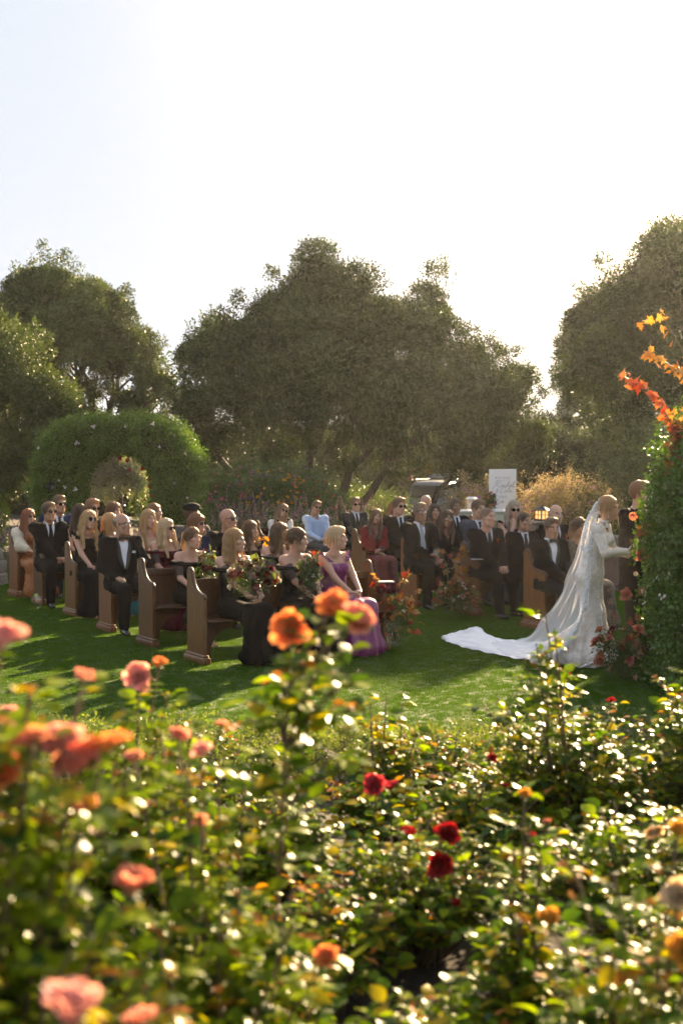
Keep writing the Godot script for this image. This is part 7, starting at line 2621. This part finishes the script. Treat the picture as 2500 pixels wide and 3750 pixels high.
	arrangement("aisle_flowers", "rust red leaf arrangement behind the bridesmaid with the updo", "flower arrangement", Vector3(-0.33, 0.66, -16.6), Vector3(0.36, 0.55, 0.3), [["red", 5, 0.05, "dahlia"], ["peach", 4, 0.04, "rose"]], fall, 50, 60, 0.3, "aisle arrangements")
	# flowers on the near arch
	var top := thing("arch_branches", "yellow, orange and red maple branches springing from the shoulder of the vine arch", "branches", Vector3(3.05, 1.9, -12.9))
	var gold := [Color(0.50, 0.28, 0.05), Color(0.52, 0.33, 0.10), Color(0.46, 0.20, 0.04)]
	var flame := [Color(0.50, 0.07, 0.03), Color(0.48, 0.10, 0.05), Color(0.50, 0.16, 0.07)]
	autumn_branch(top, [Vector3(0.18, 0.2, 0.1), Vector3(0.14, 0.75, 0.1), Vector3(0.02, 1.08, 0.1), Vector3(-0.14, 1.36, 0.1), Vector3(-0.22, 1.50, 0.1)], 4, gold, 0.080, 0.04)
	for q in [[-0.20, 1.50], [-0.26, 1.42], [-0.33, 1.41], [-0.20, 1.35], [-0.14, 1.34], [-0.16, 1.25], [-0.09, 1.22], [-0.38, 1.39], [-0.23, 1.44]]:
		part("leaf", maple_leaf(rng.randi() % 3), leaf_mat(gold[rng.randi() % 3], 0.5), top, turned(Vector3(q[0], q[1] - 0.02, 0.1), rdir() + Vector3(0, -0.3, 0), rf(0, TAU), rf(0.075, 0.105)))
	autumn_branch(top, [Vector3(0.22, 0.3, 0.12), Vector3(0.12, 0.75, 0.12), Vector3(-0.10, 0.98, 0.12), Vector3(-0.34, 1.10, 0.12)], 64, gold, 0.068, 0.075)
	autumn_branch(top, [Vector3(0.1, 0.1, 0.15), Vector3(-0.08, 0.42, 0.15), Vector3(-0.26, 0.72, 0.15), Vector3(-0.52, 0.88, 0.15)], 64, flame, 0.076, 0.06)
	autumn_branch(top, [Vector3(0.2, 0.0, 0.15), Vector3(0.1, 0.4, 0.18), Vector3(0.14, 0.95, 0.15)], 208, gold, 0.068, 0.20)
	autumn_branch(top, [Vector3(0.32, 0.3, 0.1), Vector3(0.3, 0.7, 0.1), Vector3(0.34, 1.1, 0.1)], 96, gold, 0.068, 0.15)
	autumn_branch(top, [Vector3(0.02, -0.55, 0.15), Vector3(-0.10, 0.0, 0.2), Vector3(-0.04, 0.45, 0.15)], 192, [Color(0.45, 0.14, 0.04), Color(0.48, 0.24, 0.05), Color(0.36, 0.05, 0.04), Color(0.30, 0.17, 0.10), Color(0.16, 0.16, 0.04)], 0.060, 0.13)
	autumn_branch(top, [Vector3(0.0, -0.25, 0.1), Vector3(-0.2, -0.42, 0.1), Vector3(-0.42, -0.55, 0.1)], 57, [Color(0.33, 0.11, 0.03), Color(0.24, 0.13, 0.03)], 0.040, 0.06)
	for f in [["peach", 2.83, 1.14, -13.3, 0.085, "rose", "large dusty pink rose at the edge of the vine arch, uppermost of the pink ones"], ["blush", 2.93, 1.10, -13.2, 0.075, "rose", "smaller pink rose right beside the largest one on the vine arch"], ["peach", 2.69, 0.76, -13.35, 0.075, "rose", "peach rose hanging out left of the vine arch at knee height"], ["blush", 2.83, 0.80, -13.3, 0.05, "rose", "small blush rose close to the leaves under the pink pair"],
			["peach", 2.73, 1.51, -13.3, 0.05, "dahlia", "peach dahlia in front of the groom's shoulder"], ["amber", 2.80, 1.41, -13.3, 0.042, "dahlia", "amber dahlia at the groom's chest, left one"], ["amber", 2.85, 1.40, -13.28, 0.04, "dahlia", "amber dahlia at the groom's chest, right one"], ["white", 2.80, 1.30, -13.3, 0.045, "dahlia", "white flower cluster below the amber dahlias"], ["white", 2.78, 0.96, -13.42, 0.028, "dahlia", "lone white flower cluster beside the groom's thigh"]]:
		tag(part("arch_flower", rose_mesh(f[0], 1, 18) if f[5] == "rose" else dahlia_mesh(f[0], 1), mats["petal"], self, turned(Vector3(f[1], f[2], f[3]), Vector3(-0.6, 0.3, 0.8), 0.5, f[4])), f[6], "flower", "flowers on the vine arch")
	arrangement("ground_flowers", "peach roses, dark red blooms and autumn leaves at the foot of the vine arch", "flower arrangement", Vector3(2.62, 0.24, -13.15), Vector3(0.62, 0.66, 0.4), [["peach", 7, 0.06, "rose"], ["blush", 4, 0.05, "rose"], ["burgundy", 5, 0.035, "dahlia"], ["white", 6, 0.035, "dahlia"]], muted, 60, 200, 0.3)


# ---------------------------------------------------------------- the rose bed

func rose_bush(label: String, x: float, d: float, radius: float, top: float, shoots: int, flowers: Array, warm := 0.25, singles := 200, leaf := 0.046, sprigs := [], stemmed := false) -> void:
	var base := Vector3(x, ground_y(x, -d) - 0.01, -d)
	var t := thing("rose_bush", label, "rose bush", base, 0.0, "rose bushes in the bed")
	var h := top - base.y
	var canes := Shape.new()
	var leaves := []
	var ends := []
	for f in flowers: ends.append([Vector3(f[0], f[1], -f[2]) - base, true])
	for f in sprigs: ends.append([Vector3(f[0], f[1], -f[2]) - base, true])
	for i in int(shoots * 1.45):
		var a := rf(0, TAU)
		var r := sqrt(rng.randf())
		var rise := sqrt(maxf(0.0, 1.0 - 0.85 * r * r))
		ends.append([Vector3(cos(a) * r * radius, h * rise * rf(0.55, 1.0), sin(a) * r * radius), false])
	var main_path := []
	for e in ends:
		var end: Vector3 = e[0]
		var foot := Vector3(end.x * 0.15 + rf(-0.06, 0.06), 0, end.z * 0.15 + rf(-0.06, 0.06))
		var mid := foot.lerp(end, 0.55) + Vector3(-end.x * 0.12, 0.10 * h, -end.z * 0.12)
		var branch: bool = stemmed and e[1] and not main_path.is_empty()
		if branch:
			var near := 3
			for k in range(3, 8):
				if (main_path[k] as Vector3).y < end.y - 0.09: near = k
			foot = main_path[near]
			mid = foot.lerp(end, 0.5) + Vector3(0, 0.02, 0)
		var path := []
		var rad := []
		for k in 9:
			var u := k / 8.0
			path.append(foot.lerp(mid, u).lerp(mid.lerp(end, u), u))
			rad.append(lerpf(0.0065 if not branch else 0.0035, 0.0026, u))
		canes.tube(path, rad, 5)
		if stemmed and main_path.is_empty(): main_path = path
		var turns := rf(0, TAU)
		var n := maxi(3 if branch else 6, int((15.0 if not e[1] else 17.0) * (h if not branch else foot.distance_to(end) * 1.3)))
		for k in n:
			var u := lerpf(0.28 if not e[1] else 0.22, 0.985, (k + rf(0, 0.5)) / n)
			var p := foot.lerp(mid, u).lerp(mid.lerp(end, u), u)
			var a := turns + k * 2.4
			var out := Vector3(cos(a), rf(0.1, 0.7), sin(a)).normalized()
			var reach := rf(0.055, 0.085)
			canes.tube([p, p + out * reach * 0.6, p + out * reach + Vector3(0, -0.01, 0)], [0.0014, 0.0011, 0.0008], 3, false)
			var side := out.cross(Vector3.UP).normalized()
			var young: bool = u > 0.86 and rng.randf() < 0.65
			for q in 5:
				var along_stem: float = [1.0, 0.72, 0.72, 0.42, 0.42][q]
				var sd: float = [0.0, 1.0, -1.0, 1.0, -1.0][q]
				var dir := (out * (1.0 if q == 0 else 0.45) + side * sd * 0.8 + rdir() * 0.3).normalized()
				var nrm := (Vector3.UP + rdir() * 0.55 + out * 0.2).normalized()
				var zz := (nrm - dir * nrm.dot(dir)).normalized()
				var xx := dir.cross(zz)
				var size: float = leaf * rf(0.75, 1.3) * (0.72 if young else 1.0) * [1.1, 1.0, 1.0, 0.8, 0.8][q]
				leaves.append([(p + out * reach * along_stem), Basis(xx, dir, zz).scaled_local(Vector3.ONE * size), young])
	part("canes", canes.mesh(), mats["cane"], t)
	# the leaves nearest to where one stands are parts of their own
	var eye := Vector3(0, 1.9, -0.3) - base
	leaves.sort_custom(func(p, q): return (p[0] as Vector3).distance_squared_to(eye) < (q[0] as Vector3).distance_squared_to(eye))
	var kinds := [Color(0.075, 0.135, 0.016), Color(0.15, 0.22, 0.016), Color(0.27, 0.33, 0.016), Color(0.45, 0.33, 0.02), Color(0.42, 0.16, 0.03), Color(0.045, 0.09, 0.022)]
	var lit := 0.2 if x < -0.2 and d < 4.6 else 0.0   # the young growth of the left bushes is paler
	var places := []
	var tints := PackedColorArray()
	for i in leaves.size():
		var L: Array = leaves[i]
		var pick := rng.randf()
		var kind := 0
		if L[2] and pick < warm * 1.6: kind = 4 if rng.randf() < 0.6 else 3
		elif pick < 0.08 * warm * 4.0: kind = 3
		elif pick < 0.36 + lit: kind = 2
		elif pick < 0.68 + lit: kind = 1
		elif pick > 0.88: kind = 5
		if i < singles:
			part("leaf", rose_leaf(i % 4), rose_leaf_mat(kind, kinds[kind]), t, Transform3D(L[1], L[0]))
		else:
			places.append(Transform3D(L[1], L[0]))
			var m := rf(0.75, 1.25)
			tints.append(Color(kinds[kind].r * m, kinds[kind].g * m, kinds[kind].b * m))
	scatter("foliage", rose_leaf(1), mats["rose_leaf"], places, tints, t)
	# flowers, petal by petal where they show large
	var fi := 0
	for f in flowers:
		var p := Vector3(f[0], f[1], -f[2]) - base
		var r: float = f[3]
		var up: Vector3 = f[5] if f.size() > 5 else Vector3(rf(-0.4, 0.4), 1, rf(-0.1, 0.7))
		var fr := turned(p, up, rf(0, TAU), r)
		var hip := Shape.new()
		hip.ball(Vector3(0, -0.06, 0), Vector3(0.16, 0.2, 0.16), 5, 8)
		for k in 5:
			var a := TAU * k / 5.0
			var o := Vector3(cos(a), 0, sin(a))
			var b0 := hip.add(Vector3(0, 0.02, 0) + o * 0.1 - Vector3(-sin(a), 0, cos(a)) * 0.09)
			var b1 := hip.add(Vector3(0, 0.02, 0) + o * 0.1 + Vector3(-sin(a), 0, cos(a)) * 0.09)
			var b2 := hip.add(o * 0.5 + Vector3(0, -0.12, 0))
			hip.tri(b0, b1, b2)
		var head := part("rose", hip.mesh(), mats["stem"], t, fr)
		var rr := RandomNumberGenerator.new()
		rr.seed = 40 + fi
		var count: int = 30 if r > 0.03 else 15
		for i in count:
			var s := Shape.new()
			var ring: float = pow(float(i) / (count - 1), 0.75) * (f[6] if f.size() > 6 else 1.0)
			petal_shape(s, ring, i * 2.4 + rr.randf_range(-0.25, 0.25), f[4], rr)
			part("petal", s.mesh(true), mats["petal"], head)
		fi += 1


func rose_leaf_mat(kind: int, c: Color) -> StandardMaterial3D:
	var key := "rose_leaf_%d" % kind
	if not mats.has(key):
		backlit(key, c.linear_to_srgb(), [0.32, 0.30, 0.36, 0.42, 0.42, 0.28][kind], Color(0.95, 1.0, 0.4), {"metallic_specular": [0.2, 0.24, 0.18, 0.18, 0.18, 0.24][kind]})
		mats[key].resource_name = "rose leaf"
	return mats[key]


func build_roses() -> void:
	var face := Vector3(0.05, 0.45, 0.9)
	# x, height, distance, radius, palette, facing, openness
	rose_bush("tall rose bush in front with three open orange roses on one stem above the lawn", -0.14, 3.25, 0.26, 1.25, 14,
		[[-0.112, 1.712, 3.2, 0.050, "orange", Vector3(-0.3, 0.35, 0.85)], [-0.020, 1.757, 3.22, 0.047, "orange", Vector3(0.1, 0.75, 0.6)], [0.030, 1.738, 3.12, 0.048, "coral", Vector3(0.35, 0.7, 0.6)], [-0.155, 1.585, 3.35, 0.016, "amber"], [-0.13, 1.58, 3.3, 0.016, "amber"], [-0.175, 1.575, 3.3, 0.014, "amber"]], 0.3, 230, 0.047,
		[[0.04, 1.63, 3.15], [0.05, 1.55, 3.2], [-0.03, 1.66, 3.25], [-0.10, 1.50, 3.3], [-0.2, 1.42, 3.3], [0.0, 1.6, 3.2], [-0.06, 1.62, 3.15], [-0.17, 1.55, 3.35], [0.035, 1.48, 3.2], [-0.2, 1.36, 3.3], [0.02, 1.42, 3.2], [-0.12, 1.3, 3.2]], true)
	rose_bush("large blurred rose bush nearest the camera at the left, full of coral blooms", -0.72, 2.35, 0.58, 1.62, 74,
		[[-0.53, 1.815, 2.2, 0.045, "pink"], [-0.50, 1.64, 2.28, 0.047, "coral"], [-0.455, 1.635, 2.3, 0.044, "pink"], [-0.425, 1.605, 2.3, 0.047, "coral"], [-0.385, 1.625, 2.32, 0.044, "orange"], [-0.545, 1.60, 2.25, 0.044, "orange"], [-0.345, 1.395, 2.3, 0.058, "coral", Vector3(0.15, 1, 0.2), 0.6], [-0.46, 1.48, 2.5, 0.035, "coral"], [-0.475, 1.70, 2.6, 0.024, "coral"], [-0.62, 1.52, 2.4, 0.04, "pink"]], 0.3, 300, 0.045,
		[[-0.50, 1.74, 2.3], [-0.56, 1.80, 2.25], [-0.44, 1.70, 2.4], [-0.55, 1.70, 2.5], [-0.36, 1.58, 2.5], [-0.48, 1.66, 2.2], [-0.58, 1.74, 2.3]])
	rose_bush("low left rose bush at the bottom edge with a pink bloom", -0.36, 1.95, 0.30, 1.36, 30, [[-0.335, 1.425, 1.72, 0.05, "pink", Vector3(0.2, 1, 0.3), 0.8], [-0.285, 1.30, 2.0, 0.03, "coral"]], 0.2, 260, 0.05)
	rose_bush("spreading rose bush left of the bare soil, glinting with light", -0.30, 3.05, 0.42, 1.24, 50, [[-0.47, 1.42, 3.2, 0.026, "coral"], [-0.37, 1.47, 3.2, 0.03, "coral"], [-0.315, 1.435, 3.2, 0.028, "pink"], [-0.03, 1.05, 2.95, 0.032, "orange"], [-0.31, 1.30, 3.1, 0.024, "coral"]], 0.3, 280, 0.044, [[-0.42, 1.45, 3.3], [-0.28, 1.42, 3.2], [-0.22, 1.36, 3.2], [-0.34, 1.44, 3.1]])
	rose_bush("rose bush behind on the left with a pink ruffled bloom and a bud beside it", -0.66, 4.15, 0.46, 1.33, 44, [[-0.572, 1.478, 4.0, 0.047, "pink", Vector3(-0.1, 0.4, 0.9)], [-0.522, 1.502, 4.05, 0.036, "orange", Vector3(0.1, 1, 0.3), 0.7], [-0.80, 1.42, 3.5, 0.028, "orange"], [-0.33, 1.36, 3.9, 0.024, "coral"]], 0.3, 220, 0.047, [[-0.5, 1.42, 4.1], [-0.46, 1.38, 4.0], [-0.42, 1.34, 4.1], [-0.62, 1.40, 4.0]])
	rose_bush("rose bush at the left edge behind the blurred one, against the lawn", -1.15, 3.9, 0.5, 1.36, 44, [[-1.0, 1.40, 3.8, 0.04, "coral"], [-0.85, 1.44, 3.6, 0.035, "pink"]], 0.25, 160, 0.047)
	rose_bush("small rose bush in the middle with bronze young shoots, at the edge of the lawn", 0.19, 6.1, 0.24, 0.98, 26, [[0.12, 0.93, 5.0, 0.047, "rosered", Vector3(-0.2, 0.6, 0.8)], [0.175, 0.92, 5.0, 0.034, "rosered"]], 0.7, 220, 0.047, [[0.12, 1.06, 6.0], [0.19, 1.08, 6.0], [0.26, 1.03, 6.1]])
	rose_bush("rose bush with four deep red roses right of the bare soil", 0.26, 4.75, 0.46, 0.93, 56, [[0.306, 0.828, 4.4, 0.046, "red", Vector3(0, 0.2, 1)], [0.335, 0.89, 4.5, 0.047, "red", Vector3(0.2, 0.6, 0.7)], [0.212, 0.893, 4.5, 0.032, "red"], [0.36, 0.70, 4.4, 0.022, "red"]], 0.3, 260, 0.04)
	rose_bush("broad rose bush on the right below the bride's train", 0.98, 6.2, 0.50, 1.08, 62, [[1.09, 1.02, 6.9, 0.034, "red", Vector3(-0.3, 0.7, 0.5)], [0.865, 1.06, 6.0, 0.026, "yellow", Vector3(0, 1, 0.3), 0.7], [0.63, 0.83, 5.9, 0.028, "red"], [0.66, 0.76, 5.7, 0.028, "red"], [1.2, 1.0, 6.3, 0.026, "red"]], 0.35, 260, 0.047,
		[[0.80, 1.50, 5.6], [0.84, 1.42, 5.6], [0.77, 1.36, 5.6], [0.72, 1.30, 5.6], [0.86, 1.28, 5.6], [0.60, 1.05, 6.0], [0.66, 1.08, 6.0], [0.81, 1.33, 5.6]])
	rose_bush("rose bush at the right edge under the vine arch", 1.62, 6.3, 0.52, 1.10, 60, [[1.5, 1.0, 6.0, 0.02, "coral"]], 0.35, 240, 0.047, [[1.5, 1.18, 6.2], [1.4, 1.13, 6.2], [1.6, 1.16, 6.1]])
	rose_bush("dark rose bush in the middle right with one pale drooping bloom", 1.02, 4.75, 0.48, 0.98, 60, [[0.96, 0.96, 4.35, 0.036, "cream", Vector3(0.1, -0.6, 0.7)], [0.62, 0.86, 4.6, 0.02, "red"]], 0.2, 240, 0.047)
	rose_bush("upright rose shoot carrying a single yellow rose, right of the red ones", 0.50, 3.9, 0.16, 0.95, 9, [[0.505, 1.165, 3.9, 0.028, "yellow", Vector3(0, 0.8, 0.6), 0.75], [0.57, 1.09, 3.9, 0.014, "peach"]], 0.35, 140, 0.05, [[0.52, 1.08, 3.9], [0.55, 1.0, 3.9], [0.48, 1.02, 3.9]])
	rose_bush("yellow rose bush in the lower right corner with cream and golden blooms", 0.66, 2.95, 0.34, 1.16, 44, [[0.695, 1.20, 2.9, 0.040, "cream", Vector3(-0.2, 0.6, 0.8)], [0.70, 1.10, 2.85, 0.047, "yellow", Vector3(-0.2, 0.5, 0.8)], [0.435, 1.13, 2.95, 0.034, "yellow", Vector3(0, 0.9, 0.5), 0.8], [0.74, 1.28, 3.1, 0.03, "yellow"]], 0.3, 280, 0.045, [[0.5, 1.22, 3.0], [0.58, 1.22, 3.0], [0.42, 1.06, 2.9]])
	rose_bush("low rose bush at the middle of the bottom edge with bronze shoots", 0.10, 3.15, 0.17, 0.93, 14, [], 0.6, 180, 0.044)
	rose_bush("rose bush at the left end of the far row, beyond the tall stem", -0.55, 6.2, 0.5, 0.86, 40, [], 0.3, 120, 0.04)
	rose_bush("rose bush between the tall stem and the red roses, over the bare soil", -0.05, 4.3, 0.30, 0.84, 26, [], 0.35, 200, 0.047)
	rose_bush("rose bush filling the right side behind the yellow blooms", 0.95, 3.75, 0.42, 0.98, 46, [], 0.25, 240, 0.043)
	rose_bush("rose bush in the middle distance right of the bronze shoots", 0.52, 7.2, 0.45, 0.74, 46, [], 0.4, 160, 0.047)
	rose_bush("rose bush behind the red roses, left of the broad one", 0.55, 5.7, 0.36, 0.86, 36, [], 0.4, 200, 0.047)
	rose_bush("rose bush left of centre behind the glinting one, by the lawn", -0.28, 5.3, 0.36, 0.92, 32, [], 0.3, 180, 0.047)
	rose_bush("low dark rose bush over the bare soil at the bottom, right of the middle", 0.30, 3.7, 0.26, 0.74, 20, [], 0.3, 200, 0.045)
	# low flowering edging along the lawn
	var k := 0
	for e in [[-1.9, 8.7, "left of the rose stems"], [-1.1, 8.6, "behind the left roses"], [-0.35, 8.6, "behind the tall stem"], [0.4, 8.55, "in the middle of the bed's edge"], [1.1, 8.6, "right of the middle of the bed's edge"], [1.8, 8.6, "under the gown, towards the right"], [2.6, 8.7, "at the right edge"]]:
		shrub("edging_plant", "low grey-green edging plant with tiny pale flowers " + e[2], "plant", Vector3(e[0], ground_y(e[0], -e[1]), -e[1]), Vector3(0.95, 0.34, 1.0), 1500, Color(0.17, 0.19, 0.11), 0.022, "low edging plants along the rose bed", "rose_leaf", 2.6, [["blossom", 160, Color(0.5, 0.44, 0.44), 0.012]], 0.5)
		k += 1
